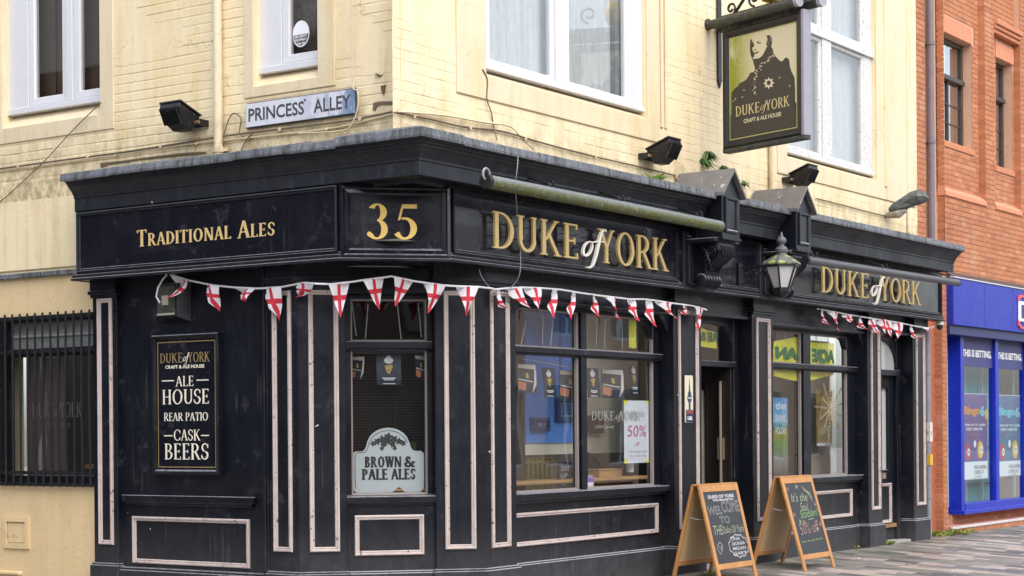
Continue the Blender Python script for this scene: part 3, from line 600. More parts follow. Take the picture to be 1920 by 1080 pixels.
# left alley windows
sill_slope(L, lh[0], 4.82, -.24, UW); sill_slope(L, lh[1], 4.85, -.24, UW)
w = sash(L, (lh[0][0], lh[0][1] + .15, 0, 7.5), 4.86, -.17, [(-3.60, -3.20), (-2.94, -2.50)], [], WHITE, GLASSL, False, sw=.085)
mb = MB(); mb.quad(L, -4.0, -2.4, 4.8, 7.5, -.32); mb.box(L, -3.52, -3.46, -.31, -.30, 4.86, 7.5); mb.box(L, -2.88, -2.84, -.31, -.3, 4.86, 7.5); mb.build('roller_blind', BLIND, w)
w = sash(L, (lh[1][0], lh[1][1] + .12, 0, 7.5), 4.88, -.17, [(-.20, .26)], [], WHITE, GLASSL, False, sw=.085)
curtain(L, -.4, .35, 4.8, 7.5, -.3, mat('dark_lace', (.13, .12, .125), .9, var=.9, vscale=24), w, 6, .015)
# right street windows
sill_slope(R, rh[0], 4.88, -.2, UW + .01); sill_slope(R, rh[1], 4.87, -.2, UW + .01)
w = sash(R, (rh[0][0] + .05, rh[0][1], 0, 7.5), 4.94, -.14, [(.30, 1.33), (1.66, 2.74)], [], WHITE, GLASSU, True, sw=.05, folds=11, cur_d=.05)
mb = MB(); mb.box(R, 2.66, 2.74, -.3, -.2, 4.95, 7.5); mb.build('pane_edge_strip', mat('dark_grey_strip', (.2, .21, .23), .9), w)  # dark grey strip filling the gap at the right pane's edge
w = sash(R, (rh[1][0], rh[1][1], 0, 7.5), 4.93, -.14, [(6.5, 7.44), (7.80, 8.74)], [6.42], WHITED, GLASSU, True, sw=.05, folds=12, cur_d=.06)

# ---------------------------------------------------------------- lower shopfront
RP = [(0, .5), (3.49, 4.095), (5.32, 5.84), (8.586, 9.036), (10.114, 10.594)]
TRIM = [(0, .002), (.002, .02), (.011, .026), (.021, .024), (.025, .013), (.037, .016), (.043, .008), (.045, .001)]
def trim(F, u0, u1, z0, z1, d, parent, m=PINK, name='panel_moulding', prof=TRIM): return MB().ring(F, u0, u1, z0, z1, [(a, d + b) for a, b in prof]).build(name, m, parent)
def pilaster(F, u0, u1, t0, t1, zt=2.83, d=0.0, back=-.3, plinth=True, z0t=.48, m=BLK, pm=GREYP):
    mb = MB(); mb.box(F, u0, u1, back, d, .0, 2.90); p = mb.build('pilaster', m, pub, bevel=.006)
    if t1 - t0 > .1: trim(F, t0, t1, z0t, zt, d, p)
    mb = MB(); mb.box(F, u0 - .03, u1 + .03, back, d + .035, -.08, .285); mb.box(F, u0 - .02, u1 + .02, back, d + .022, .285, .305); mb.build('plinth_block', pm, p, bevel=.008)
    mb = MB(); mb.box(F, u0 - .012, u1 + .012, back, d + .02, 2.87, 2.90); mb.box(F, u0 - .025, u1 + .025, back, d + .04, 2.90, 2.935); mb.box(F, u0 - .012, u1 + .012, back, d + .025, 2.935, 3.04); mb.build('capital', m, p, bevel=.004)
    return p
for i, (a, b) in enumerate(RP):
    w_ = b - a; pilaster(R, a, b, a + .085, b - .12 if i == 0 else b - .09, pm=GREYP)
pilaster(C, 0.0, .43, .095, .365, 2.82, pm=BLK); pilaster(C, 1.235, CW, 1.315, 1.60, 2.82, pm=BLK)
pilaster(L, -.35, 0, -.29, -.07, 2.82, pm=BLK); pilaster(L, -2.627, -2.295, -2.55, -2.35, 2.86, pm=BLK)
mb = MB(); mb.box(L, -.414, -.35, -.3, .012, 0, 3.04); mb.box(L, -.40, -.372, -.02, .03, .3, 3.02); mb.build('corner_bead', BLK, pub, bevel=.006)
# left panelled bay
mb = MB(); mb.box(L, -2.31, -.40, -.3, -.05, 0, 3.04); bay = mb.build('panelled_bay', BLK, pub)
trim(L, -2.14, -.63, .31, .76, -.05, bay)
mb = MB(); mb.box(L, -2.25, -.55, -.05, .0, .90, .965); mb.box(L, -2.22, -.58, -.05, -.015, .87, .90); mb.build('ledge', BLK, bay, bevel=.006)
mb = MB(); mb.box(L, -2.297, -.412, -.06, .02, -.05, .25); mb.box(L, -2.297, -.412, -.06, .0, .25, .275); mb.build('plinth_block', BLK, bay, bevel=.008)
# lintels under the fascia
def lintel(F, u0, u1, d, z0, z1, corner=.0, m=BLK):
    mb = MB(); mb.box(F, u0, u1, -.3, d, z0, z1)
    if corner:
        mb.prism(F, [(u1, z0), (u1 - corner, z0), (u1, z0 - corner)], -.3, d - .002); mb.prism(F, [(u0, z0), (u0, z0 - corner), (u0 + corner, z0)], -.3, d - .002)
    return mb.build('lintel', m, pub, bevel=.004)
lintel(R, .49, 3.50, -.06, 2.76, 3.035, .2); lintel(R, 4.09, 5.33, -.06, 2.80, 3.035); lintel(R, 5.83, 8.595, -.06, 2.76, 3.035, .16); lintel(R, 9.03, 10.12, -.06, 2.80, 3.035)
lintel(C, .42, 1.24, -.06, 2.80, 3.035)
for (a, b) in ((.49, 3.50), (4.09, 5.33), (5.83, 8.595), (9.03, 10.12)): MB().box(R, a, b, -.06, -.035, 2.80 if b - a < 2 else 2.765, 2.83 if b - a < 2 else 2.79).build('lintel_bead', BLK, pub, bevel=.004)
def shop_window(F, u0, u1, z0, zt, panes, tr0, tr1, d, fw=.07, arch=.0):
    mb = MB(); mb.box(F, u0, panes[0][0], d - .08, d, z0, zt + .1); mb.box(F, panes[-1][1], u1, d - .08, d, z0, zt + .1); mb.box(F, u0, u1, d - .079, d - .001, zt, zt + .1); mb.box(F, u0, u1, d - .0805, d + .0, z0 - .04, z0)
    if arch:
        for s_, e in ((panes[0][0], 1), (panes[-1][1], -1)): mb.prism(F, [(s_, zt), (s_ + e * arch, zt), (s_ + e * arch * .45, zt - arch * .22), (s_, zt - arch * .8)], d - .07, d - .003)
    w = mb.build('shop_window', BLK, pub, bevel=.005)
    for (a, b), (c_, e) in zip(panes, panes[1:]):
        MB().box(F, b, c_, d - .078, d - .002, z0, zt).box(F, b + .03, c_ - .03, d - .002, d + .02, z0, zt).build('mullion', BLK, w, bevel=.006)
    MB().box(F, u0, u1, d - .076, d + .055, tr0, tr1).box(F, u0, u1, d - .06, d + .035, tr0 - .015, tr0 + .002).build('transom', BLK, w, bevel=.008)
    for a, b in panes:
        for c_, e in ((z0, tr0), (tr1, zt)): 
            pane(F, a - .003, b + .003, c_ - .003, e + .003, d - .045, GLASS, w)
            MB().ring(F, a - .001, b + .001, c_ - .001, e + .001, [(0, d - .004), (.012, d - .012), (.018, d - .04)]).build('glazing_bead', mat('grey_putty', (.2, .17, .16), .6, var=.2), w)
    return w
SW1 = shop_window(R, .5, 3.49, .96, 2.72, [(.58, 1.87), (2.03, 3.36)], 2.29, 2.355, -.18, arch=.28)
SW2 = shop_window(R, 5.84, 8.586, .95, 2.72, [(5.93, 6.98), (7.24, 8.34)], 2.275, 2.34, -.18, arch=.22)
SWC = shop_window(C, .43, 1.235, .98, 2.75, [(.49, 1.18)], 2.30, 2.37, -.15)
def riser(F, u0, u1, d, t0, t1, z0, z1, sill_z, sd=-.06, sill_u=None):
    mb = MB(); mb.box(F, u0, u1, -.3, d, 0, sill_z - .03); r_ = mb.build('stall_riser', BLK, pub)
    trim(F, t0, t1, z0, z1, d, r_)
    MB().box(F, u0, u1, -.2, d + .035, -.10, .28).box(F, u0, u1, -.2, d + .022, .28, .298).build('plinth_block', GREYP, r_, bevel=.008)
    a, b = sill_u or (u0, u1); MB().box(F, a, b, -.24, sd, sill_z - .075, sill_z - .005).box(F, a, b, -.22, sd - .03, sill_z - .10, sill_z - .075).build('sill', BLK, r_, bevel=.008)
    return r_
riser(R, .5, 3.49, -.15, .6, 3.36, .45, .77, .96); riser(R, 5.84, 8.586, -.15, 5.97, 8.37, .41, .765, .95); riser(C, .43, 1.235, -.05, .50, 1.13, .435, .80, .975, -.01, (.40, 1.26))
# doorway 1 (open) and doorway 2 (closed)
DARKW = mat('dark_stained_wood', (.022, .018, .018), .35, var=.3, stretch=(1, 1, .2))
dw = MB(); dw.box(R, 5.20, 5.32, -.3, -.18, 0, 2.82); dw.box(R, 4.095, 4.2, -.3, -.18, 0, 2.82); dw.box(R, 4.2, 5.2, -.28, -.14, 2.25, 2.315); dw.prism(R, [(4.2, 2.82), (4.2, 2.62), (4.3, 2.69), (4.5, 2.735), (4.75, 2.74), (5.0, 2.71), (5.13, 2.62), (5.2, 2.5), (5.2, 2.82)], -.26, -.185)
d1 = dw.build('doorway', BLK, pub, bevel=.005); pane(R, 4.2, 5.2, 2.31, 2.74, -.22, GLASS, d1)
mb = MB(); mb.box(R, 4.2, 5.2, -.6, -.2, -.02, .02); mb.build('doorstep', mat('worn_stone', (.3, .3, .3)), d1)
mb = MB(); mb.add([R.pt(5.17, -.19, .03), R.pt(5.17, -.95, .03), R.pt(5.17, -.95, 2.24), R.pt(5.17, -.19, 2.24), R.pt(5.12, -.19, .03), R.pt(5.12, -.95, .03), R.pt(5.12, -.95, 2.24), R.pt(5.12, -.19, 2.24)], [(0, 1, 2, 3), (4, 5, 6, 7), (0, 1, 5, 4), (1, 2, 6, 5), (2, 3, 7, 6), (3, 0, 4, 7)])
dr = mb.build('door', DARKW, d1); mb = MB(); mb.tube([R.pt(5.09, -.3, .5), R.pt(5.09, -.3, 2.1)], .018); mb.box(R, 5.085, 5.11, -.34, -.26, 1.2, 1.45); mb.build('door_bolt', mat('aged_brass', (.38, .30, .22), .4, .5), dr)
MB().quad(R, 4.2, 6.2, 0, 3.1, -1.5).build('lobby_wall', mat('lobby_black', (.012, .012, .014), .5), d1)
LC = mat('lobby_cream', (.62, .56, .44), .6, var=.1); DS = Facade((5.12, 0, 0), (0, -1, 0))
MB().box(DS, -.80, -.52, .0, .004, .78, 2.0).build('door_glass', LC, dr); MB().ring(DS, -.84, -.48, .70, 2.06, [(0, .0), (0, .02), (.03, .02), (.04, .004)]).build('glazing_bead', DARKW, dr)
dw = MB(); dw.box(R, 9.036, 9.14, -.3, -.18, 0, 2.82); dw.box(R, 9.98, 10.114, -.3, -.18, 0, 2.82); dw.box(R, 9.14, 9.98, -.28, -.13, 2.25, 2.33); dw.prism(R, [(9.14, 2.82), (9.14, 2.6), (9.3, 2.7), (9.55, 2.735), (9.8, 2.66), (9.93, 2.55), (9.98, 2.42), (9.98, 2.82)], -.26, -.185)
d2 = dw.build('doorway', BLK, pub, bevel=.005); pane(R, 9.14, 9.98, 2.32, 2.74, -.22, GLASSF, d2)
dm = MB(); dm.box(R, 9.15, 9.30, -.31, -.23, .04, 2.25); dm.box(R, 9.80, 9.97, -.31, -.23, .04, 2.25); dm.box(R, 9.30, 9.80, -.309, -.231, 2.08, 2.25); dm.box(R, 9.30, 9.80, -.309, -.231, .04, .98); door = dm.build('door', BLK, d2, bevel=.004)
bpy.context.view_layer.update()
pane(R, 9.3, 9.8, .98, 2.08, -.27, GLASSF, d2); MB().box(R, 9.53, 9.67, -.231, -.215, .86, .94).build('letter_plate', mat('aged_brass', (.38, .30, .22)), d2, bevel=.004)
MB().box(R, 9.24, 9.86, -.2305, -.2295, .3, .8).build('door_panel', BLK, d2); trim(R, 9.3, 9.84, .26, .80, -.229, d2)
MB().quad(R, 9.0, 10.15, 0, 2.9, -.5).build('hall_wall', mat('hall_grey', (.28, .30, .28), .8), d2)

# ---------------------------------------------------------------- fascia and cornice
Yend = YL + 2.63
Xe = R.u(1765, .15, 600); Xf = R.u(1788, .36, 500); Xl = R.u(1809, .52, 460)
fpath = [(XL + .03, Yend), (XL - .2, Yend), (XL - .2, .53), (-.715, -.15), (Xe, -.15), (Xe, .05)]
fas = sweep(fpath, [(-.5, 3.03), (0, 3.03), (0, 3.695), (-.5, 3.70)]).build('fascia', BLKG, pub)
MB().add([(XL - .2, Yend, 3.031), (XL - .2, .53, 3.031), (-.715, -.15, 3.031), (Xe, -.15, 3.031), (Xe, .1, 3.031), (XL + .1, .1, 3.031), (XL + .1, Yend, 3.031)], [tuple(range(7))]).build('soffit', BLK, pub)
sweep(fpath[:-1] + [(Xe, .0)], [(0.001, 3.025), (.035, 3.025), (.038, 3.045), (.022, 3.052), (.030, 3.068), (.030, 3.078), (.012, 3.084), (.016, 3.097), (.001, 3.104)]).build('fascia_moulding', GREYP, fas)
FL2 = Facade((XL - .2, YL, 0), (0, -1, 0)); CN = Facade((XL - .2, .53, 0), (1, -1, 0)); RN = Facade((0, -.15, 0), (1, 0, 0)); cl = .6812 * sqrt(2)
def bead(F, u0, u1, z0, z1, w=.05, m=BLK):
    return MB().ring(F, u0, u1, z0, z1, [(0, .001), (.0, .028), (w * .3, .032), (w * .45, .018), (w * .8, .020), (w, .004)]).build('panel_moulding', m, fas)
bead(FL2, -2.60, YL - .53 - .01, 3.10, 3.675, .04); bead(CN, .004, cl - .004, 3.05, 3.68, .085, BLKG); bead(RN, -.70, 3.30, 3.10, 3.66, .04); bead(RN, 4.15, 5.20, 3.10, 3.66, .04); bead(RN, 5.95, Xe - .03, 3.10, 3.66, .04)
fr = sweep([(XL - .24, 3.795), (XL - .24, -.36), (Xf, -.36)], [(-.23, 3.66), (-.22, 3.70), (-.02, 3.692), (-.01, 3.685), (0, 3.69), (0, 3.805), (.012, 3.81), (.012, 3.83), (.02, 3.84), (.035, 3.865), (.06, 3.895), (.085, 3.915), (.09, 3.93), (.105, 3.935), (.11, 3.95), (.14, 3.962), (.15, 3.99), (-.2, 4.0)]).build('cornice', GREYP, pub)
MB().prism(Plane((0, 0, 0), (1, 0, 0), (0, 1, 0)), [(XL - .225, .9), (XL - .225, -.345), (-.4, -.345), (-.4, .2), (-1.0, .9)], 3.688, 3.72).build('cornice_soffit', BLK, fr)
# lead flashing, dressed in separate overlapping sheets
def lead_sheet(p0, p1, nrm, wall, zt, zb, corner=None):
    pth = [p0] + ([corner] if corner else []) + [p1]; b_ = random.uniform(-.004, .004)
    return sweep(pth, [(-wall, zt + .075), (-.01, zt + .005), (.004, zt - .004), (.012 + b_, zb + .02), (.008 + b_, zb), (0, zb - .001)]).build('lead_sheet', LEAD, fr, smooth=False)
lx = XL - .24 - .155; ly = -.36 - .155
yy = [3.815, 3.15, 2.35, 1.60, .95, .42]; jz = [0, .004, .0, .006, -.002, .0]
for i in range(5): lead_sheet((lx - .002 * (i % 2), yy[i]), (lx - .002 * (i % 2), yy[i + 1] - .012), None, .33, 4.03 + jz[i], 3.958 + jz[i])
lead_sheet((lx - .003, .41), (-1.0, ly - .003), None, .30, 4.052, 3.972, corner=(lx - .003, ly - .003))
xx = [-1.0, .15, 1.35, 2.5, 3.5]; 
for a, b in zip(xx, xx[1:]): lead_sheet((a, ly - .002 * (int(a * 3) % 2)), (b - .012, ly - .002 * (int(a * 3) % 2)), None, .45, 4.04 + random.uniform(-.005, .005), 3.965)
for a, b in ((3.9, 4.6), (4.6, 5.29), (5.68, 6.8), (6.8, 8.0), (8.0, 9.3), (9.3, Xl)): lead_sheet((a, ly), (b - .012, ly), None, .45, 4.04 + random.uniform(-.005, .005), 3.965)
MB().hexa([(Xl - .05, ly + .01, 3.965), (Xl - .0, ly + .01, 3.965), (Xl, .04, 3.965), (Xl - .05, .04, 3.965), (Xl - .05, ly + .01, 4.035), (Xl, ly + .01, 4.035), (Xl, .04, 4.11), (Xl - .05, .04, 4.11)]).build('lead_sheet', LEAD, fr)
MB().box(R, Xf - .03, Xf - .002, -.04, .15, 3.69, 4.0).build('cornice_end', GREYP, fr); MB().box(L, YL - 3.79, YL - 3.76, -.04, .03, 3.69, 4.0).build('cornice_end', GREYP, fr)
# gabled console blocks with scrolled corbels
def console(u0, u1, zb, zt):
    um = (u0 + u1) / 2; z_e = 4.055; ap = 4.30; df = .58
    mb = MB(); mb.prism(R, [(u0, zb), (u1, zb), (u1, z_e), (um, ap - .03), (u0, z_e)], -.04, df); cn = mb.build('console', BLK, pub, bevel=.006)
    MB().ring(R, u0 + .05, u1 - .05, zb + .06, z_e - .06, [(0, df + .001), (0, df + .02), (.02, df + .022), (.035, df + .006), (.035, df + .001)]).box(R, u0 - .01, u1 + .01, df - .1, df + .012, zb - .015, zb + .015).build('console_moulding', GREYP, cn)
    for s_ in (-1, 1):
        e = um + s_ * ((u1 - u0) / 2 + .06); ze = z_e - .03
        MB().hexa([R.pt(um, df + .05, ap - .035), R.pt(e, df + .05, ze - .035), R.pt(e, -.04, ze - .035), R.pt(um, -.04, ap - .035), R.pt(um, df + .05, ap + .005), R.pt(e, df + .05, ze + .005), R.pt(e, -.04, ze + .005), R.pt(um, -.04, ap + .005)]).build('gable_slab', SLATE, cn, bevel=.004)
    # back strip on the fascia
    MB().box(R, u0 - .12, u1 + .16, .1, .185, 3.03, 3.64).box(R, u0 - .06, u1 + .10, .18, .215, 3.09, 3.60).box(R, u0 - .08, u1 + .08, .15, .53, 3.52, 3.56).build('corbel_backing', GREYP, cn, bevel=.006)
    S = Facade((um - .15, 0, 0), (0, -1, 0)); w = .3
    prof = [(.2, 3.53), (.47, 3.53), (.515, 3.50), (.53, 3.44), (.515, 3.38), (.47, 3.335), (.41, 3.31), (.375, 3.27), (.355, 3.22), (.35, 3.17), (.33, 3.12), (.29, 3.09), (.24, 3.085), (.2, 3.10)]
    mb = MB(); mb.prism(S, prof, -w, 0); cb = mb.build('corbel', BLK, cn, bevel=.01)
    mb = MB()
    for cx_, cz, r0, tn in ((.42, 3.43, .085, 2.2), (.29, 3.145, .05, 1.8)):
        pts = [S.pt(cx_ + r0 * (1 - k / 26 * .85) * cos(k / 26 * tn * 2 * pi), .008, cz + r0 * (1 - k / 26 * .85) * sin(k / 26 * tn * 2 * pi)) for k in range(27)]; mb.tube(pts, .010, 6)
    for k in range(7): a_ = .25 + k * .045; mb.tube([S.pt(.30 + .02 * k, .006, 3.48 - .045 * k), S.pt(.36 + .012 * k, .012, 3.44 - .035 * k), S.pt(.40 + .004 * k, .004, 3.36 - .02 * k)], [.004, .012, .003], 6)
    # leaf ribs over the front and ribbed roll at the foot
    for k in range(5):
        uu = um - .12 + k * .06; mb.tube([R.pt(uu, .47, 3.535), R.pt(uu, .535, 3.48), R.pt(uu, .53, 3.40), R.pt(uu, .46, 3.335), R.pt(uu, .40, 3.30), R.pt(uu, .365, 3.22)], [.018, .024, .024, .022, .02, .01], 6)
    for k in range(6):
        uu = um - .16 + k * .064; mb.lathe(R.pt(uu - .03, .30, 3.125), [(.04, 0), (.07, .012), (.078, .03), (.07, .05), (.04, .062)], 10, (1, 0, 0))
    mb.build('carving', BLK, cn, smooth=True)
console(3.51, 3.905, 3.56, 4.05); console(5.29, 5.67, 3.57, 4.05)

# ---------------------------------------------------------------- barred window and hatch on the alley wall
bw = MB(); bw.ring(L, l_low[0] + .0, -2.60, l_low[2], l_low[3], [(0, -.12), (0, -.06), (.06, -.06), (.06, -.14)]); bw.box(L, -3.95, -2.6, -.14, -.05, 2.33, 2.41); bw.box(L, l_low[0], -2.6, -.16, -.03, 1.05, 1.14); ww = bw.build('alley_window', BLK, pub)
pane(L, -3.93, -2.6, 1.12, 2.33, -.13, GLASS, ww); MB().box(L, -3.93, -2.6, -.16, -.13, 2.41, 2.68).build('fanlight', mat('dusty_glass', (.19, .20, .19), .35, var=.4, vscale=14), ww)
MB().box(L, -3.9, -2.6, -.128, -.11, 2.53, 2.555).build('glazing_bar', mat('grey_bar', (.25, .25, .25)), ww)
curtain(L, -3.90, -3.32, 1.12, 2.34, -.28, mat('brown_curtain', (.115, .075, .065), .9, var=.2), ww, 5, .02); curtain(L, -2.98, -2.6, 1.12, 2.34, -.34, mat('black_curtain', (.02, .02, .022), .9), ww, 4, .03)
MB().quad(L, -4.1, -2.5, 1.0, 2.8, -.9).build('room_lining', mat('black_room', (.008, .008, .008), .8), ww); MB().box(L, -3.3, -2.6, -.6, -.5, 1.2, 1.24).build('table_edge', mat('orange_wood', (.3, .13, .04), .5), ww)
duke(L, -3.65, -2.93, 1.72, 1.87, -.127, .001, mat('etched_glass_letter', (.10, .10, .105), .5), MATS['etched_glass_letter'], ww); sans(L, 'CRAFT & ALE HOUSE', -3.45, -3.1, 1.62, 1.665, -.127, MATS['etched_glass_letter'], ww)
gr_ = MB(); 
for z in (1.035, 1.15, 2.36, 2.70): gr_.box(L, -4.02, -2.6, .0, .012, z, z + .035)
gr_.box(L, -4.02, -3.985, -.06, .0, 1.035, 2.735)
gl_ = gr_.build('security_grille', METAL, pub)
for k in range(13):
    u = -3.99 + k * .112; mb = MB(); mb.tube([L.pt(u, .022, 1.03), L.pt(u + random.uniform(-.006, .006), .022 + random.uniform(0, .008), 1.9), L.pt(u, .022, 2.76)], .0125, 6); mb.build('bar', METAL, gl_)
h_ = MB(); h_.ring(L, -3.98, -3.60, .40, .72, [(0, -.04), (0, -.018), (.05, -.016), (.05, -.035)]); h_.box(L, -3.92, -3.66, -.045, -.032, .46, .66); h_.build('wall_hatch', TAN, pub, bevel=.004)
MB().box(L, -4.6, -3.72, -.05, .0, .13, .17).build('ledge', TAN, pub, bevel=.01)

# ---------------------------------------------------------------- pub interior seen through the glass
BLUEW = mat('blue_interior_wall', (.13, .34, .95), .8, var=.12, vscale=3); BLUED = mat('dark_blue_interior', (.04, .28, .92), .7, var=.2); BEIGE = mat('beige_interior_wall', (.86, .79, .64), .85, var=.1, vscale=3); BROWNW = mat('brown_dado', (.13, .095, .08), .8, var=.2)
DI = -.80
inn = MB(); inn.box(R, .3, 4.08, DI - .1, DI, 0, 3.18); inn.build('interior_wall', BEIGE, pub)
ui0, ui1 = R.u(984, DI, 780), R.u(1081, DI, 780); MB().box(R, ui0, ui1, DI, DI + .02, 1.42, 3.1).build('painted_wall_panel', BLUEW, pub); MB().box(R, R.u(1045, DI, 600), ui1, DI + .02, DI + .05, 2.0, 3.1).build('alcove_panel', BLUED, pub)
MB().box(R, 4.02, 4.085, DI, -.32, 0, 3.15).build('side_wall', BEIGE, pub); MB().box(R, 4.0, 4.02, DI, -.32, 0, 1.3).build('side_dado', BROWNW, pub)
MB().box(R, .3, 4.0, DI, DI + .02, 0, 1.30).build('dado', BROWNW, pub)
MB().box(R, .1, 10.4, -4.0, -.2, .2, .25).build('floor', mat('wood_floor', (.30, .17, .09), .5, var=.3), pub)
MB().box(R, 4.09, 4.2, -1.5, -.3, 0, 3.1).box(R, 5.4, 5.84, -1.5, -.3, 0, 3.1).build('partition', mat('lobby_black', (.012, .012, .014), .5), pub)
MB().box(R, 5.84, 9.0, -1.1, -1.0, 0, 3.1).build('interior_wall', mat('taupe_interior_wall', (.42, .35, .30), .85, var=.15), pub)
MB().box(R, 8.15, 8.95, -.75, -.70, .3, 2.7).build('cream_screen', mat('cream_board', (.62, .56, .42), .8), pub)
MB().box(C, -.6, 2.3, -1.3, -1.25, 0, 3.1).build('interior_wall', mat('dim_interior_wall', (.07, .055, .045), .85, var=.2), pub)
WOOD = mat('pale_pine_shelf', (.50, .29, .12), .45, var=.25, vscale=5, stretch=(.3, 1, 1))
MB().box(R, .55, 3.46, -.55, -.26, 1.02, 1.06).build('window_shelf', WOOD, pub, bevel=.01); MB().box(C, .44, 1.23, -.5, -.22, 1.0, 1.03).build('window_shelf', WOOD, pub, bevel=.01)

# ================================================================ RED BRICK BUILDING NEXT DOOR, with the betting shop below
BY = .15
B = Facade((0, BY, 0), (1, 0, 0))       # d is measured from the pilaster face
bb = empty('brick_building', (10.7, BY, 0), 'red brick building with tall narrow windows above a blue betting shop', 'building')
def ub(px, d=0.0, py=300): return B.at(px, py, d)[0]
bays = [(ub(1757, -.1) + .03, ub(1848, 0)), (ub(1866, 0), ub(1914, 0)), (ub(1914, 0) + .55, ub(1914, 0) + 1.6)]
z_bay = 5.0
bwin = [(ub(1768, -.1, 100), ub(1822, -.1, 100), 5.74, 7.31), (ub(1868, -.1, 200), ub(1898, -.1, 200), 5.62, 7.30)]
pier0, pier1 = 10.44, ub(1736, 0)
slot = (pier1, ub(1757, -.12) - .0)
holes_f = [(slot[0], slot[1], 0, 9)] + [(a, b, z_bay, 7.72 if i == 1 else 9) for i, (a, b) in enumerate(bays)]
END = 20.0
px_l = B.u(1768, 0, 800); px_r = B.u(1777, 0, 800)
shop_h = (px_r, END, -.1, 3.72)
pier_low = B.u(1754, -.1, 800)
# backing masses
mb = MB(); mb.box(B, pier0, pier1, -.4, -.01, 0, 9)
mb.box(B, slot[0] - .01, slot[1] + .3, -.4, -.13, 0, 9)
us = [slot[1]] + [v for b in bays for v in b] + [END]
for a, b in ((us[0], us[1]), (us[2], us[3]), (us[4], us[5]), (us[6] if len(us) > 6 else us[-1], us[-1])):
    if b > a: mb.box(B, a, b, -.4, -.01, 3.72, 9)
mb.box(B, us[0], END, -.4, -.012, 3.72, z_bay); mb.box(B, px_l, px_r, -.4, -.01, 0, 3.73)
mb.build('brick_core', MORT, bb)
mb = MB(); core = wall_holes(B, us[0], END, z_bay, 9, bwin, -.11, .3); core.build('bay_wall', MORT, bb)
REV = mat('brick_reveal', (.40, .11, .05), .85, var=.3, vscale=12, bump=.3)
for (a, b) in bays:
    zt = 7.72 if (a, b) == bays[1] else 9
    mb = MB(); mb.add([B.pt(b - .001, -.0, z_bay), B.pt(b - .001, -.11, z_bay), B.pt(b - .001, -.11, zt), B.pt(b - .001, -.0, zt)], [(0, 1, 2, 3)]); mb.build('pilaster_side', REDB, bb)
BW_, BH_ = .225, .075
regs = [(pier0, pier1, 0, 8.4, 0), (slot[1], bays[0][0], 3.72, 8.4, 0), (bays[0][1], bays[1][0], 3.72, 8.4, 0), (bays[1][1], bays[2][0], 3.72, 8.4, 0), (bays[2][1], END, 3.72, 8.4, 0), (px_l, px_r, 0, 3.72, 0)]
for a, b in bays: regs.append((a, b, 3.8, z_bay - .06, 0)); regs.append((a, b, z_bay + .02, 8.4, -.102))
hl = [(w[0] - .05, w[1] + .10, w[3], w[3] + .28) for w in bwin] + list(bwin) + [(w[0] - .06, w[1] + .10, w[2] - .12, w[2]) for w in bwin]
lay_bricks(B, regs, hl, -.004, bb, REDB, BW_, BH_, .007, .004, .003, 280, near=lambda p: abs(p.x - 13.5) + abs(p.z - 5.2) * .8)
# side faces of the lower brick pier and of the slot carrying the drainpipe
SB = Facade((px_l, BY, 0), (0, -1, 0))
lay_bricks(SB, [(-.30, -.002, 0, 3.7, 0)], [], -.004, bb, REDB, BW_, BH_, .009, .008, .003, 20)
SB2 = Facade((slot[1], BY, 0), (0, -1, 0)); lay_bricks(SB2, [(-.125, -.002, 3.7, 8.4, 0)], [], -.004, bb, REDB, BW_, BH_, .009, .008, .003, 0)
MB().box(B, slot[0] + .005, px_l, -.4, -.12, 0, 3.75).build('recess_wall', REV, bb)
for w in bwin:  # soldier course lintel, stone sill, deep reveal
    n = int((w[1] - w[0] + .1) / .075)
    for k in range(n):
        u = w[0] - .03 + k * .075; MB().box(B, u + .005, u + .070, -.12, -.088, w[3] + .005, w[3] + .25).build('brick', mat('pale_soldier_brick', (.60, .25, .14), .85, var=.15, vscale=12), bb, bevel=.004)
    MB().box(B, w[0] - .05, w[1] + .08, -.3, -.085, w[2] - .10, w[2] - .005).build('window_sill', mat('terracotta_sill', (.52, .20, .10), .8, var=.15), bb, bevel=.01)
    fr_ = MB(); fr_.box(B, w[0], w[0] + .05, -.32, -.24, w[2], w[3]); fr_.box(B, w[1] - .05, w[1], -.32, -.24, w[2], w[3]); fr_.box(B, w[0] + .05, w[1] - .05, -.32, -.24, w[3] - .06, w[3]); fr_.box(B, w[0] + .05, w[1] - .05, -.32, -.24, w[2], w[2] + .05)
    zr = w[3] - .62; fr_.box(B, w[0] + .0505, w[1] - .05, -.33, -.19, zr, zr + .07); fm = mat('dark_brown_window_paint', (.055, .038, .032), .5, var=.3); f_ = fr_.build('window', fm, bb, bevel=.005)
    um = (w[0] + w[1]) / 2
    MB().box(B, um - .025, um + .025, -.30, -.25, w[2] + .05, zr).build('mullion', fm, f_)
    for z in (w[2] + .32, w[2] + .60): MB().box(B, w[0] + .05, w[1] - .05, -.285, -.262, z, z + .02).build('glazing_bar', fm, f_)
    gp = glass('street_reflecting_glass', (.6, .62, .62), .42) if 'street_reflecting_glass' not in MATS else MATS['street_reflecting_glass']
    for (a, b) in ((w[0] + .05, um - .025), (um + .025, w[1] - .05)): MB().quad(B, a, b, w[2] + .05, zr, -.275).build('pane', gp, f_)
    MB().quad(B, w[0] + .05, w[1] - .05, zr + .07, w[3] - .06, -.275).build('pane', gp, f_)
    for (a, b) in ((w[0], w[0] + .32), (w[1] - .25, w[1])): curtain(B, a, b, w[2], zr + .6, -.42, mat('pale_curtain', (.62, .60, .57), .9), f_, 3, .03)
    MB().quad(B, w[0] - .1, w[1] + .1, w[2] - .1, w[3] + .1, -.7).build('room_lining', mat('dark_room', (.05, .045, .04), .9), f_)
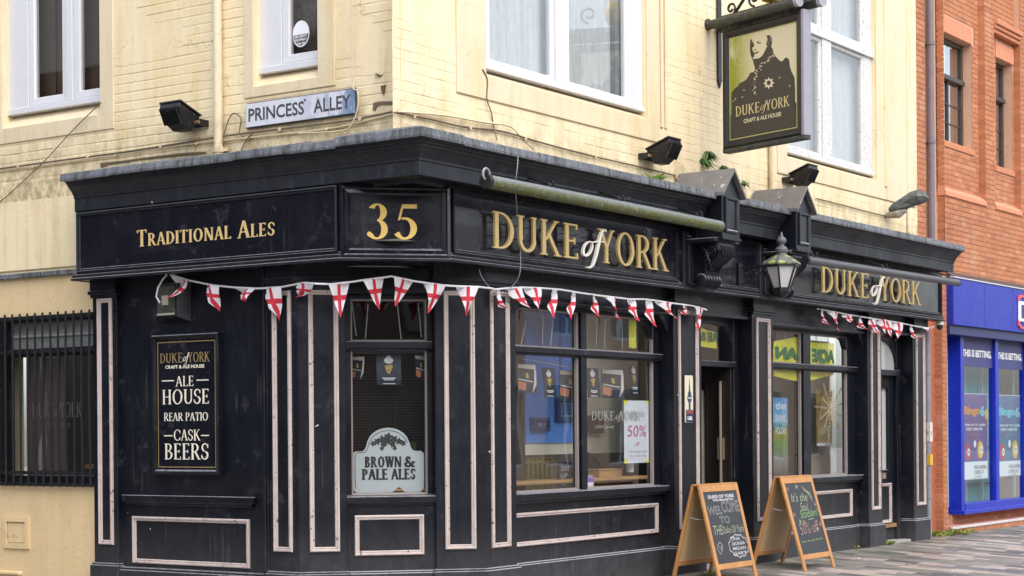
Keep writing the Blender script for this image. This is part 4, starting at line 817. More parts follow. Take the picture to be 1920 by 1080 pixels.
for a, b in bays[:2]:   # sloping plinth bricks at the foot of each bay
    n = int((b - a) / .115)
    for k in range(n):
        u = a + k * (b - a) / n; g = .004; MB().hexa([B.pt(u + g, .02, z_bay - .1), B.pt(u + (b - a) / n - g, .02, z_bay - .1), B.pt(u + (b - a) / n - g, -.11, z_bay - .1), B.pt(u + g, -.11, z_bay - .1), B.pt(u + g, .018, z_bay - .04), B.pt(u + (b - a) / n - g, .018, z_bay - .04), B.pt(u + (b - a) / n - g, -.11, z_bay + .06), B.pt(u + g, -.11, z_bay + .06)]).build('brick', mat('pale_soldier_brick', (.6, .25, .14)), bb)
a, b = bays[1]; MB().box(B, a - .02, b + .02, -.1, .0, 7.62, 7.68).box(B, a, b, -.1, .03, 7.68, 7.74).box(B, a, b, -.1, .06, 7.74, 7.82).build('moulded_brick_course', mat('terracotta_sill', (.52, .20, .10)), bb, bevel=.01)
MB().box(B, us[0], END, -.02, .03, 3.74, 3.80).build('lead_drip', mat('dark_drip', (.10, .06, .05), .6, var=.3), bb, bevel=.005)
MB().box(B, 10.6, END, -9, -.4, 9, 9.2).build('roof', SLATE, bb)
# betting shop
BLUE = mat('royal_blue_panel', (.020, .034, .34), .45, var=.16, spec=.3); BLUEF = mat('blue_powder_coated_frame', (.006, .022, .40), .32, var=.08); NAVY = mat('navy_window_vinyl', (.045, .05, .17), .5)
xf0 = px_r
MB().box(B, xf0 + .005, END, -.2, .10, 3.03, 3.71).build('fascia_panel', BLUE, bb, bevel=.006)
MB().box(B, xf0 + .005, END, -.22, .115, 3.71, 3.725).build('fascia_trim', mat('pale_trim', (.6, .6, .62), .5), bb)
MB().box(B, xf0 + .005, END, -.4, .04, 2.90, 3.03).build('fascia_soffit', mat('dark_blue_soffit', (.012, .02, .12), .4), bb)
for u in (xf0 + 1.27, xf0 + 2.52, xf0 + 3.77, xf0 + 5.0): MB().box(B, u, u + .006, .09, .1015, 3.04, 3.70).build('panel_seam', mat('seam_dark', (.008, .01, .08), .6), bb)
SH = -.10
fx = B.u(1803, SH, 900); zs0 = .26; zsill = .33; ztop = 2.92
posts = [(fx, fx + .16)]; x = B.u(1858, SH, 800); mw = B.u(1875, SH, 800) - x
fr_ = MB(); fr_.box(B, fx, fx + .13, SH - .22, SH, zs0, ztop); shopf = fr_.build('shop_window', BLUEF, bb, bevel=.006)
panes_b = []; x0_ = fx + .13
for k in range(4):
    x1_ = B.u(1868, SH, 800) if k == 0 else x0_ + 1.25
    panes_b.append((x0_, x1_)); MB().box(B, x1_, x1_ + .15, SH - .12, SH - .005, zs0 + .14, ztop).build('mullion', BLUEF, shopf, bevel=.006); x0_ = x1_ + .15
MB().box(B, fx + .13, END, SH - .20, SH + .01, zs0, zs0 + .15).box(B, fx - .02, END, SH - .18, SH + .05, zs0 - .01, zs0 + .05).build('sill', BLUEF, shopf, bevel=.006)
GS = glass('shop_front_glass', (.85, .93, .93), .05)
for a, b in panes_b:
    MB().quad(B, a, b, zs0 + .15, ztop, SH - .06).build('pane', GS, shopf); MB().box(B, a + .0, b, SH - .056, SH - .052, 2.46, ztop).build('header_vinyl', NAVY, shopf)
MB().add([B.pt(xf0 + .01, -.5, zs0 + .1), B.pt(fx, SH - .2, zs0 + .1), B.pt(fx, SH - .2, ztop), B.pt(xf0 + .01, -.5, ztop)], [(0, 1, 2, 3)]).build('side_panel', mat('pale_cyan_panel', (.25, .50, .58), .4), shopf)
TEAL = mat('teal_interior', (.14, .58, .64), .7, var=.12, vscale=2)
tx = B.u(1868, -.75, 800); MB().box(B, fx - .2, tx, -.80, -.75, 0, 3.2).build('interior_wall', TEAL, bb); MB().box(B, tx, END, -1.05, -1.0, 0, 3.2).build('interior_wall', mat('pinkish_interior', (.40, .30, .27), .8, var=.3, vscale=2), bb)
for k in range(6): MB().box(B, 13.5 + k * .75, 13.54 + k * .75, -.7, -.66, .3, 3.0).build('display_post', mat('white_plastic', (.75, .75, .75), .4), bb)
for z in (.62, .9, 1.2): MB().box(B, 12.6, tx, -.75, -.70, z, z + .03).build('shelf_edge', mat('dark_teal', (.03, .16, .20), .5), bb)
# brick stall riser, tiled step and its nosing
lay_bricks(B, [(fx, 19, .02, zs0, 0)], [], SH - .15, bb, REDB, BW_, BH_, .009, .008, .003, 0); MB().box(B, fx, END, -.4, SH - .152, 0, zs0).build('brick_core', MORT, bb)
MB().box(B, xf0 + .005, END, -.5, .0 + .03, .04, .105).build('tiled_step', mat('pink_quarry_tile', (.44, .20, .17), .6, var=.2, vscale=9), bb)
MB().box(B, xf0 + .004, END, .03, .075, .07, .108).build('step_nosing', mat('pale_nosing', (.55, .52, .50), .7, var=.15), bb, bevel=.006)
lay_bricks(B, [(xf0 + .1, 19, -.05, .07, 0)], [], .055, bb, REDB, .0833, .12, .008, .008, .003, 0, z_off=-.05)
# wordings on the header strip
for i, (a, b) in enumerate(panes_b[:2]):
    w_ = b - a; sans(B, 'THIS IS BETTING.', a + .08, b - .06, 2.61, 2.72, SH - .05, WHT, shopf, bold=.035)

# ================================================================ unseen buildings across the street and alley, added for the reflections
def far_building(name, label, x0, y0, x1, y1, h, face, m):
    o = empty(name, (x0, y0, 0), label, 'building'); F = face; w = (Vector((x1, y1, 0)) - Vector((x0, y0, 0))).length; holes = []
    n = int(w / 3.2)
    for k in range(n):
        u = 1.0 + k * (w / n); holes += [(u, u + 1.3, 4.3, 6.3), (u, u + 1.3, 7.4, 9.0)] + [(u - .4, u + 1.7, .5, 2.9)]
    holes = [q for q in holes if q[3] < h]
    wall_holes(F, 0, w, -.3, h, holes, 0, .18).build('wall', m, o)
    MB().box(F, 0, w, -6, -.4, h - .1, h).build('roof', SLATE, o)
    for q in holes:
        f = MB().ring(F, q[0], q[1], q[2], q[3], [(0, -.15), (0, -.1), (.08, -.1), (.08, -.16)]).box(F, (q[0] + q[1]) / 2 - .04, (q[0] + q[1]) / 2 + .04, -.16, -.11, q[2], q[3]).build('window', WHITE, o)
        MB().quad(F, q[0], q[1], q[2], q[3], -.14).build('pane', mat('distant_dark_glass', (.03, .035, .04), .1), f)
    return o
far_building('street_building', 'long reddish brick building across the street, mirrored in the pub windows', 50, -19, 0, -19, 7.0, Facade((50, -19, 0), (-1, 0, 0)), mat('brown_brick_far', (.50, .36, .27), .9, var=.3, vscale=3))
far_building('unseen_alley_building', 'unseen brown brick building added on the other side of the alley, mirrored in the alley windows', -9, 5.2, -9, 30, 7.5, Facade((-9, 5.2, 0), (0, 1, 0)), mat('dark_alley_brick', (.075, .062, .06), .9, var=.3))  # added out of view to darken the alley side and what its glass mirrors
far_building('unseen_corner_building', 'unseen dark brick building added at the far side of the junction, mirrored in the corner window', -34, -8, -14, -32, 9.0, Facade((-34, -8, 0), (20, -24, 0)), mat('dark_corner_brick', (.10, .075, .065), .9, var=.3))  # added out of view so the corner window mirrors dark brick, not sky

# ================================================================ SIGNS
def duke_sign(u0, u1, z0, z1, label):
    o = empty('fascia_sign', R.pt((u0 + u1) / 2, .2, z0), label, 'sign', 'raised fascia lettering'); 
    duke(R, u0, u1, z0, z1, .205, .022, GOLD, mat('ivory_letter', (.78, .74, .66), .5), o, each=True)
    mb = MB()
    for k in range(16): u = u0 + .08 + k * (u1 - u0 - .16) / 15; mb.tube([R.pt(u, .15, z0 + .12), R.pt(u, .206, z0 + .12)], .004, 5); mb.tube([R.pt(u, .15, z0 + .24), R.pt(u, .206, z0 + .24)], .004, 5)
    q = mb.build('fixing_pins', METAL, o); q['kind'] = 'stuff'
duke_sign(-.18, 2.985, 3.185, 3.515, 'raised gold DUKE of YORK lettering under the mossy pole, left of the lantern')
duke_sign(6.71, 9.84, 3.19, 3.50, 'raised gold DUKE of YORK lettering right of the lantern, above the short bunting')
serif_text(FL2, 'Traditional', -1.80, -.60, 3.30, 3.455, .001, .004, OCHRE, fas, T=.17, t=.06, small=.76, track=.07); serif_text(FL2, 'Ales', -.52, -.075, 3.295, 3.45, .001, .004, OCHRE, fas, T=.17, t=.06, small=.76, track=.07)
serif_text(CN, '35', .235, .69, 3.215, 3.52, .001, .003, GOLDP, fas, T=.17, t=.05, track=.16)
# street name plate
sg = empty('street_name_sign', L.pt(.03, 0, 4.3), 'weathered white PRINCESS ALLEY street name plate with black border', 'sign')
P0 = (-.62, .68, 4.315, 4.55)
MB().box(L, P0[0], P0[1], UW, UW + .035, P0[2], P0[3]).build('backboard', mat('rotted_sign_edge', (.06, .06, .07), .8, var=.5, vscale=20), sg, bevel=.012)
def plate_mat():
    m = bpy.data.materials.new('weathered_enamel'); m.use_nodes = True; t = NT(m)
    g = t.new('NewGeometry'); ps = t.new('SeparateXYZ'); t.link(g.outputs['Position'], ps.inputs[0]); f = t.ramp(t.noise(7, 6, (1, 1, .5)), .40, .5); side = t.ramp(ps.outputs[1], 0, 1)
    k = t.math('SUBTRACT', 1.3, ps.outputs[1]); k = t.math('MULTIPLY', t.math('MAXIMUM', k, 0.0), 1.3); k = t.math('MINIMUM', k, 1.0)
    c = t.mix(t.math('MULTIPLY', f, k), (.60, .61, .66), (.14, .21, .34)); r = t.ramp(t.noise(9, 5, (1, 1, .2)), .6, .75); c = t.mix(t.math('MULTIPLY', r, .45), c, (.45, .36, .24)); t.link(c, t.b.inputs['Base Color']); t.b.inputs['Roughness'].default_value = .4; return m
MB().box(L, P0[0] + .012, P0[1] - .012, UW + .035, UW + .039, P0[2] + .012, P0[3] - .012).build('plate', plate_mat(), sg, bevel=.008)
INK = mat('faded_black_ink', (.05, .05, .06), .6, var=.6, vscale=30)
sans(L, "PRINCESS", -.575, .09, 4.375, 4.495, UW + .0395, INK, sg, bold=.018); sans(L, "ALLEY", .20, .625, 4.375, 4.495, UW + .0395, INK, sg, bold=.018); MB().lathe(L.pt(.10, UW + .0395, 4.50), [(.012, 0), (.012, .001)], 8, L.N).build('apostrophe', INK, sg)
# ale house board
ab = empty('ale_board', L.pt(-1.345, -.05, 1.2), 'black framed ALE HOUSE menu board screwed to the alley side of the pub', 'sign')
b0, b1, bz0, bz1 = -1.78, -.965, 1.185, 2.455
MB().box(L, b0, b1, -.05, .0, bz0, bz1).build('board', BLKG, ab, bevel=.004)
MB().ring(L, b0 - .02, b1 + .02, bz0 - .02, bz1 + .02, [(0, -.05), (0, .022), (.01, .03), (.03, .026), (.045, .008), (.045, -.0)]).build('frame', BLK, ab)
MB().ring(L, b0 + .035, b1 - .035, bz0 + .045, bz1 - .045, [(0, .0005), (0, .002), (.008, .002), (.008, .0005)]).build('gold_line', DKGOLD, ab)
def bx(px0, px1, py0, py1): return L.at(px0, 770, 0)[0], L.at(px1, 770, 0)[0], L.at((px0 + px1) / 2, py1, 0)[1], L.at((px0 + px1) / 2, py0, 0)[1]
duke(L, *bx(301, 394, 661, 679.5), .001, .002, DKGOLD, IVORY, ab); sans(L, 'CRAFT & ALE HOUSE', *bx(311, 384, 684, 690.5), .001, IVORY, ab, bold=.03)
for tx_, bb_ in (('ALE', (330, 364, 705, 724)), ('HOUSE', (304.5, 393, 730, 757.5)), ('REAR PATIO', (307.5, 390.5, 773.5, 789)), ('CASK', (325.5, 375.5, 805.5, 826)), ('BEERS', (308, 391.5, 831.5, 861.5))): serif_text(L, tx_, *bx(*bb_), .001, .002, IVORY, ab, T=.125, t=.045)
for b_ in ((304, 327, 713, 715), (369, 392, 711.5, 713.5), (307.5, 323, 816, 818), (376.5, 391.5, 815.5, 817.5)): q = bx(*b_); MB().box(L, q[0], q[1], .0005, .002, q[2], q[3]).build('dash', IVORY, ab)
# pump clip plaque on the pilaster by the doorway
pc = empty('beer_plaque', R.pt(3.79, 0, 1.75), 'narrow cream and navy beer tap plaque on the pilaster left of the open door', 'sign')
MB().box(R, 3.70, 3.87, .0, .02, 1.62, 2.13).build('plaque', mat('plaque_cream', (.62, .58, .42), .4), pc, bevel=.006); NV = mat('navy_print', (.02, .025, .08), .4)
MB().prism(R, [(3.785, 2.11), (3.80, 1.96), (3.83, 1.93), (3.74, 1.93), (3.77, 1.96)], .0205, .022).box(R, 3.705, 3.865, .0205, .022, 1.625, 1.76).prism(R, [(3.785 + .05 * cos(a), 1.885 + .05 * sin(a)) for a in [k * pi / 8 for k in range(16)]], .0205, .0222).box(R, 3.765, 3.805, .0205, .0215, 1.76, 1.84).build('tap_print', NV, pc)
MB().box(R, 3.71, 3.86, .0225, .0235, 1.72, 1.755).build('red_band', mat('maroon_print', (.25, .05, .04), .5), pc); sans(R, 'THE FINEST', 3.745, 3.825, 1.878, 1.896, .0225, WHT, pc, bold=.03); sans(R, 'CASK', 3.73, 3.84, 1.65, 1.69, .0225, WHT, pc, bold=.03)

# ---------------------------------------------------------------- hanging sign and its iron bracket
ang = TH + radians(36.8) + pi; HD = Vector((cos(ang), sin(ang), 0)); S0 = Vector((4.434, -.15, 0)); H = Facade(S0, HD); SWd = 1.20; hz0, hz1 = 4.63, 5.925
br = empty('sign_bracket', H.pt(-.1, 0, 5.9), 'black scrolled iron bracket with mossy lamp tubes and a gold ball, projecting above the shopfront', 'sign bracket')
pw = R.u(1347, -.05, 60); PB = Facade((pw, .05, 0), (1, 0, 0))
MB().box(PB, -.045, .045, .0, .02, 5.45, 6.6).prism(PB, [(-.045, 5.45), (0, 5.36), (.045, 5.45)], 0, .02).build('wall_plate', METAL, br, bevel=.004)
MB().box(H, -.10, SWd + .12, -.035, .035, 6.05, 6.11).build('beam', METAL, br, bevel=.008)
for dd, n_ in ((.10, MOSSD), (-.10, MOSSD)): 
    MB().tube([H.pt(-.16, dd, 6.02), H.pt(SWd - .02 if dd > 0 else SWd + .12, dd, 6.02)], .052, 14).tube([H.pt(-.20, dd, 6.03), H.pt(-.16, dd, 6.03)], .064, 12).build('lamp_tube', n_, br, smooth=True)
    MB().tube([H.pt(SWd - .02 if dd > 0 else SWd + .12, dd, 6.02), H.pt(SWd + .03 if dd > 0 else SWd + .17, dd, 6.02)], .056, 14).build('lamp_end_cap', mat('pale_grey_cap', (.3, .3, .33), .5, var=.2), br, smooth=True)
    for u in (.3, .95): MB().tube([H.pt(u, dd, 5.97), H.pt(u, dd * .5, 5.93), H.pt(u, 0, 6.08)], .01, 6).build('lamp_arm', METAL, br)
MB().tube([H.pt(.14, 0, 6.10), H.pt(.50, 0, 6.42)], .018, 6).build('stay', METAL, br)
def spiral(P, cx_, cz, r0, r1, a0, tn, r=.014, n=30): return MB().tube([P.pt(cx_ + (r0 + (r1 - r0) * k / n) * cos(a0 + tn * 2 * pi * k / n), 0, cz + (r0 + (r1 - r0) * k / n) * sin(a0 + tn * 2 * pi * k / n)) for k in range(n + 1)], r, 6)
spiral(H, .09, 6.17, .075, .02, pi * 1.5, 1.2).build('scroll', METAL, br, smooth=True); spiral(H, .45, 6.22, .09, .025, pi * 1.5, -1.2).build('scroll', METAL, br, smooth=True); spiral(H, 1.02, 6.27, .10, .025, pi * 1.5, 1.2).build('scroll', METAL, br, smooth=True); spiral(H, 0.05, 5.72, .06, .02, pi / 2, 1.2).build('scroll', METAL, br, smooth=True)
MB().lathe(H.pt(.70, 0, 6.12), [(.02, 0), (.09, .02), (.13, .08), (.145, .145), (.13, .21), (.09, .27), (.02, .29)], 18).build('gold_ball', mat('gilded_ball', (.62, .44, .06), .35, .3, var=.3, vscale=25), br, smooth=True)
for u in (.16, 1.06): MB().tube([H.pt(u, 0, 6.08), H.pt(u, 0, 5.99), H.pt(u + .02, 0, 5.95), H.pt(u, 0, 5.91)], .012, 6).build('hanger', METAL, br)
hs = empty('hanging_sign', H.pt(SWd / 2, 0, hz0), 'pictorial DUKE of YORK board with a dark soldier silhouette on cream, hanging from the bracket', 'sign')
MB().box(H, .04, SWd - .04, -.03, .03, hz0 + .04, hz1 - .04).build('board', mat('sign_black', (.028, .025, .024), .35, var=.1), hs)
for s_ in (1, -1):
    mb = MB(); pr = [(0, 0), (0, .05), (.02, .065), (.05, .055), (.075, .032)]; mb.ring(H, 0, SWd, hz0, hz1, [(a, b * s_) for a, b in pr]); mb.build('frame', METAL, hs)
MB().box(H, -.0, SWd + .03, -.05, .06, hz0 - .045, hz0).build('drip_board', MOSSD, hs, bevel=.006); MB().box(H, SWd, SWd + .035, -.055, .058, hz0, hz1 + .02).build('edge_strip', mat('pale_lead_edge', (.28, .27, .31), .5, var=.2), hs)
gx0, gx1, gv0, gv1 = .10, SWd - .10, hz0 + .10, hz1 - .10; W_, V_ = gx1 - gx0, gv1 - gv0
MB().ring(H, gx0 - .012, gx1 + .012, gv0 - .012, gv1 + .012, [(0, .0305), (0, .032), (.010, .032), (.010, .0305)]).build('gold_line', mat('olive_gold_line', (.45, .42, .14), .4), hs)
def sign_bg():
    m = bpy.data.materials.new('algae_stained_cream_print'); m.use_nodes = True; t = NT(m)
    g = t.new('NewGeometry'); ps = t.new('SeparateXYZ'); t.link(g.outputs['Position'], ps.inputs[0]); k = t.math('MULTIPLY', t.math('ADD', ps.outputs[1], .62), 3.2); k = t.math('MINIMUM', t.math('MAXIMUM', k, 0.0), 1.0)
    f = t.math('MULTIPLY', t.ramp(t.noise(6, 6, (1, 1, .45)), .25, .46), k); f2 = t.math('MULTIPLY', f, t.math('MULTIPLY_ADD', t.noise(30, 5), 1.0, .45)); c = t.mix(f2, (.60, .54, .37), (.24, .27, .01)); t.link(c, t.b.inputs['Base Color']); t.b.inputs['Roughness'].default_value = .4; return m
vm = .30
MB().box(H, gx0, gx1, .03, .0325, gv0 + V_ * .0 + .26, gv1).build('printed_ground', sign_bg(), hs)
DKP = mat('dark_brown_print', (.032, .028, .026), .35, var=.1, vscale=4); CRP = mat('cream_print', (.60, .54, .38), .4)
def sg_pts(pts):
    out = []
    for x, y in pts:
        u = (x - (262 + 16 * min(1, max(0, (y - 255) / 700)))) / 463; yt = 257 - 90 * u; yb = 958 - 72 * u; out.append((gx0 + W_ * u, gv0 + V_ * (1 - (y - yt) / (yb - yt))))
    return out
body = [(280, 635), (300, 605), (325, 588), (335, 570), (365, 555), (385, 545), (402, 520), (412, 498), (445, 488), (446, 460), (436, 432), (430, 402), (455, 400), (478, 398), (500, 378), (520, 340), (528, 320), (548, 318), (566, 330), (580, 378), (598, 400), (625, 428), (640, 425), (652, 408), (668, 402), (684, 420), (690, 470), (700, 500), (722, 545), (728, 640), (728, 790), (284, 860)]
def strip_poly(pts, d, mb):  # concave outline -> triangles
    from mathutils.geometry import tessellate_polygon
    q = sg_pts(pts); tri = tessellate_polygon([[Vector((a, b, 0)) for a, b in q]]); mb.add([H.pt(a, d, b) for a, b in q], [tuple(t) for t in tri])
mb = MB(); strip_poly(body, .0332, mb); 
strip_poly([(528, 245), (545, 238), (562, 262), (564, 300), (556, 330), (530, 330), (524, 300), (532, 272)], .0334, mb)
strip_poly([(412, 258), (422, 268), (432, 290), (440, 300), (436, 318), (424, 322), (430, 345), (444, 362), (442, 380), (432, 392), (430, 410), (415, 372), (408, 330), (410, 290)], .0334, mb)
for q in ([(455, 285), (465, 278), (474, 288), (488, 290), (487, 296), (470, 297)], [(440, 338), (450, 332), (455, 337), (447, 345)], [(442, 365), (455, 352), (474, 350), (470, 357), (455, 366)], [(418, 292), (428, 285), (437, 294), (432, 312), (420, 310)], [(522, 248), (530, 240), (532, 252)]): strip_poly(q, .0336, mb)
MB().box(H, gx0, gx1, .03, .0329, gv0 - .0, gv0 + V_ * .2).build('print_base', DKP, hs); mb.build('portrait_print', DKP, hs)
mb = MB(); rs = random.Random(3)
def bl(x, y, r): strip_poly([(x + r * rs.uniform(.5, 1.1) * cos(a), y + r * .7 * rs.uniform(.5, 1.1) * sin(a)) for a in [k * pi / 3.5 for k in range(7)]], .0338, mb)
for k in range(26): a = k / 26; bl(578 - 105 * a + rs.uniform(-12, 12), 365 + 115 * a + rs.uniform(-14, 14), rs.uniform(3, 8))
for k in range(20): a = k / 20; bl(462 - 30 * a + rs.uniform(-12, 12) + (20 if a > .8 else 0), 480 + 180 * a, rs.uniform(3, 9))
for k in range(5): bl(538 + rs.uniform(-8, 14), 262 + k * 14, rs.uniform(3, 6))
for x, y in ((295, 690), (310, 675), (360, 665), (370, 615), (690, 600), (620, 540)): bl(x, y, 7)
st = []; 
for k in range(16): a = k * pi / 8; r = 42 if k % 2 == 0 else 26; st.append((546 + r * .95 * cos(a), 575 + r * sin(a)))
mb.build('portrait_highlights', CRP, hs)['kind'] = 'stuff'; mb = MB(); strip_poly(st, .0339, mb); mb.build('medal', CRP, hs); mb = MB(); strip_poly([(546 + 15 * cos(a), 573 + 17 * sin(a)) for a in [k * pi / 5 for k in range(10)]], .0341, mb); mb.build('medal_centre', DKP, hs)
duke(H, gx0 + .085, gx1 - .10, gv0 + .235, gv0 + .345, .034, .001, mat('pale_gold_print', (.62, .53, .27), .4), MATS['pale_gold_print'], hs); sans(H, 'CRAFT & ALE HOUSE', gx0 + .21, gx1 - .22, gv0 + .145, gv0 + .19, .034, CRP, hs, bold=.03)

# ---------------------------------------------------------------- floodlights
def flood(F, u, z, label, m=METAL, w=.30, lens=True, yaw=0.0, sc=1.0):
    o = empty('floodlight', F.pt(u, UW, z), label, 'floodlight', 'floodlights on the upper walls')
    q = Plane(F.pt(u, UW + .06, z), F.N, Vector((0, 0, 1))); S_ = q   # x outwards, y up ; d sideways
    c_ = w / 2 * sc; mb = MB(); f1, f2 = c_, c_ * .62; k = sc
    A = [(.02, .03), (.33, .15), (.345, .10), (.27, -.06), (.20, -.13), (.09, -.13), (.04, -.05)]
    n = len(A); wv = [c_, c_, c_, c_ * .85, c_ * .6, c_ * .6, c_ * .85]
    vs = [q.pt(x * k, wv[i], y * k) for i, (x, y) in enumerate(A)] + [q.pt(x * k, -wv[i], y * k) for i, (x, y) in enumerate(A)]
    mb.add(vs, [tuple(range(n)), tuple(range(2 * n - 1, n - 1, -1))] + [(i, (i + 1) % n, (i + 1) % n + n, i + n) for i in range(n)]); mb.build('housing', m, o, bevel=.004)
    for j in range(7):
        dd = -c_ * .8 + j * c_ * 1.6 / 6; MB().add([q.pt(.345 * k, dd, .11 * k), q.pt(.375 * k, dd, .09 * k), q.pt(.29 * k, dd, -.08 * k), q.pt(.26 * k, dd, -.07 * k), q.pt(.345 * k, dd + .006, .11 * k), q.pt(.375 * k, dd + .006, .09 * k), q.pt(.29 * k, dd + .006, -.08 * k), q.pt(.26 * k, dd + .006, -.07 * k)], [(0, 1, 2, 3), (7, 6, 5, 4), (0, 1, 5, 4), (1, 2, 6, 5), (2, 3, 7, 6), (3, 0, 4, 7)]).build('cooling_fin', m, o)
    e = c_ + .012; MB().hexa([q.pt(.01 * k, e, .035 * k), q.pt(.01 * k, -e, .035 * k), q.pt(.335 * k, -e, .16 * k), q.pt(.335 * k, e, .16 * k), q.pt(.004 * k, e, .055 * k), q.pt(.004 * k, -e, .055 * k), q.pt(.33 * k, -e, .18 * k), q.pt(.33 * k, e, .18 * k)]).build('rim', m, o, bevel=.003)
    if lens: MB().hexa([q.pt(.03 * k, c_ * .85, .062 * k), q.pt(.03 * k, -c_ * .85, .062 * k), q.pt(.31 * k, -c_ * .85, .168 * k), q.pt(.31 * k, c_ * .85, .168 * k), q.pt(.035 * k, c_ * .75, .085 * k), q.pt(.035 * k, -c_ * .75, .085 * k), q.pt(.29 * k, -c_ * .75, .19 * k), q.pt(.29 * k, c_ * .75, .19 * k)]).build('lens', mat('yellowed_lens', (.45, .45, .22), .3), o)
    MB().tube([q.pt(.06, c_ + .03, -.03), q.pt(.06, -c_ - .03, -.03)], .016, 8).build('pivot', mat('brass_pivot', (.35, .25, .12), .4, .6), o)
    MB().box(Facade(F.pt(u, UW, 0), F.U), -c_ - .035, -c_ - .015, 0, .11, z - .06, z - .0).box(Facade(F.pt(u, UW, 0), F.U), c_ + .015, c_ + .035, 0, .11, z - .06, z - .0).box(Facade(F.pt(u, UW, 0), F.U), -c_ - .034, c_ + .034, 0, .015, z - .055, z - .005).build('bracket', m, o)
    return o
flood(L, -1.27, 4.45, 'black floodlight with a yellowed lens on the alley wall, left of the street name sign', METAL, .30, True, sc=.84)
flood(R, 3.02, 4.42, 'black floodlight on the cream wall between the first upper window and the gabled blocks', METAL, .29, False, sc=.86)
flood(R, 6.38, 4.54, 'black floodlight just above the right gabled block', METAL, .30, False, sc=.82)
# shrouded lamp at the far end
o = empty('wrapped_floodlight', R.pt(9.35, UW * -1, 4.42), 'floodlight wrapped in ragged grey plastic at the right end of the cream wall', 'floodlight')
rs = random.Random(5); mb = MB(); n = 14
def lump(P, rad, name, m, seed):
    rs = random.Random(seed); mb = MB(); rings = []
    for i, p in enumerate(P):
        for k in range(10): a = 2 * pi * k / 10; mb.v.append(Vector(p) + Vector((cos(a) * .9, 0, 0)) * rad[i] * rs.uniform(.8, 1.15) + Vector((0, .25 * sin(a), sin(a))) * rad[i] * rs.uniform(.8, 1.15))
    for i in range(len(P) - 1):
        for k in range(10): mb.f.append((i * 10 + k, i * 10 + (k + 1) % 10, (i + 1) * 10 + (k + 1) % 10, (i + 1) * 10 + k))
    mb.f.append(tuple(range(10))); mb.f.append(tuple((len(P) - 1) * 10 + k for k in range(10))); return mb.build(name, m, o)
WRAP = mat('ragged_grey_plastic', (.075, .085, .082), .35, var=.7, vscale=18, bump=.8, bscale=30); WRAPG = mat('tan_plastic', (.25, .22, .19), .4, var=.4, vscale=20, bump=.8)
lump([R.pt(9.27, .02, 4.44), R.pt(9.30, .09, 4.47), R.pt(9.34, .2, 4.51), R.pt(9.36, .32, 4.56), R.pt(9.36, .42, 4.59), R.pt(9.36, .50, 4.585), R.pt(9.36, .54, 4.57)], [.02, .07, .09, .10, .10, .06, .01], 'wrapping', WRAP, 1); lump([R.pt(9.3, -.05, 4.36), R.pt(9.3, .04, 4.38), R.pt(9.3, .14, 4.38), R.pt(9.32, .24, 4.42)], [.02, .05, .06, .03], 'torn_end', WRAPG, 2)

# ---------------------------------------------------------------- lamp tubes over the fascia
def tube_light(p0, p1, r, m, label, arms, hook=False):
    o = empty('trough_light', (Vector(p0) + Vector(p1)) / 2, label, 'light fitting', 'tubular sign lights'); MB().tube([p0, p1], r, 18).build('tube', m, o, smooth=True)
    d = (Vector(p1) - Vector(p0)).normalized(); MB().tube([Vector(p0) - d * .05, Vector(p0)], r * 1.06, 14).build('end_cap', METAL, o, smooth=True); MB().tube([Vector(p1), Vector(p1) + d * .015], r * 1.05, 14).build('end_cap', METAL, o, smooth=True)
    for t in arms:
        p = Vector(p0).lerp(Vector(p1), t); MB().tube([p + Vector((0, 0, r * .8)), p + Vector((0, .05, r + .04)), p + Vector((0, .30, r + .12))], .011, 6).tube([p + Vector((-.02, 0, r)), p + Vector((.02, 0, r)), p + Vector((.02, 0, r + .05)), p + Vector((-.02, 0, r + .05))], .012, 6).build('arm', METAL, o)
    if hook: MB().tube([Vector(p0) + Vector((-.03 + .05 * cos(a), 0, .06 + .05 * sin(a))) for a in [k * .5 for k in range(11)]], .010, 6).build('eye', mat('pale_grey_cap', (.3, .3, .33)), o)
tube_light(R.pt(-.80, .62, 3.675), R.pt(3.38, .62, 3.66), .058, MOSSY, 'long moss covered pale tube over the left gold lettering', (.24, .53, .9), True)
tube_light(R.pt(5.52, .60, 3.465), R.pt(10.22, .60, 3.50), .046, mat('dark_grey_tube', (.07, .07, .075), .4, var=.3, vscale=10), 'slim dark grey tube over the right gold lettering', (.05, .48, .93))

# ---------------------------------------------------------------- lantern
lu, ld = 4.72, .67
ln = empty('wall_lantern', R.pt(lu, .15, 3.1), 'six sided black lantern with lichened roof on a scrolled bracket between the two corbels', 'lantern')
c0 = R.pt(lu, ld, 0)
MB().box(R, lu - .045, lu + .045, .15, .175, 3.10, 3.40).build('wall_plate', METAL, ln, bevel=.006)
BR = Facade(R.pt(lu, 0, 0), (0, -1, 0)); mb = MB(); mb.tube([BR.pt(.17, 0, 3.345), BR.pt(ld - .1, 0, 3.355), BR.pt(ld + .0, 0, 3.38)], .013, 6); mb.tube([BR.pt(.17, 0, 3.16), BR.pt(.26, 0, 3.18), BR.pt(.36, 0, 3.24), BR.pt(.44, 0, 3.29), BR.pt(.52, 0, 3.27)], .010, 6); mb.build('bracket_arm', METAL, ln)
for cx_, cz, r0, a0, tn in ((.23, 3.28, .045, 0, 1.4), (.31, 3.30, .035, 2, -1.4), (.38, 3.315, .03, 1, 1.4), (.25, 3.21, .03, 3, 1.2), (.48, 3.25, .028, 1, 1.3)): spiral(BR, cx_, cz, r0, .008, a0, tn, .007, 20).build('scroll', METAL, ln)
def hexring(r, z): return [(r, z)]
MB().lathe(c0, [(.215, 3.345), (.225, 3.36), (.215, 3.375), (.13, 3.43), (.085, 3.455)], 6).build('roof', LICHEN, ln, bevel=.003)
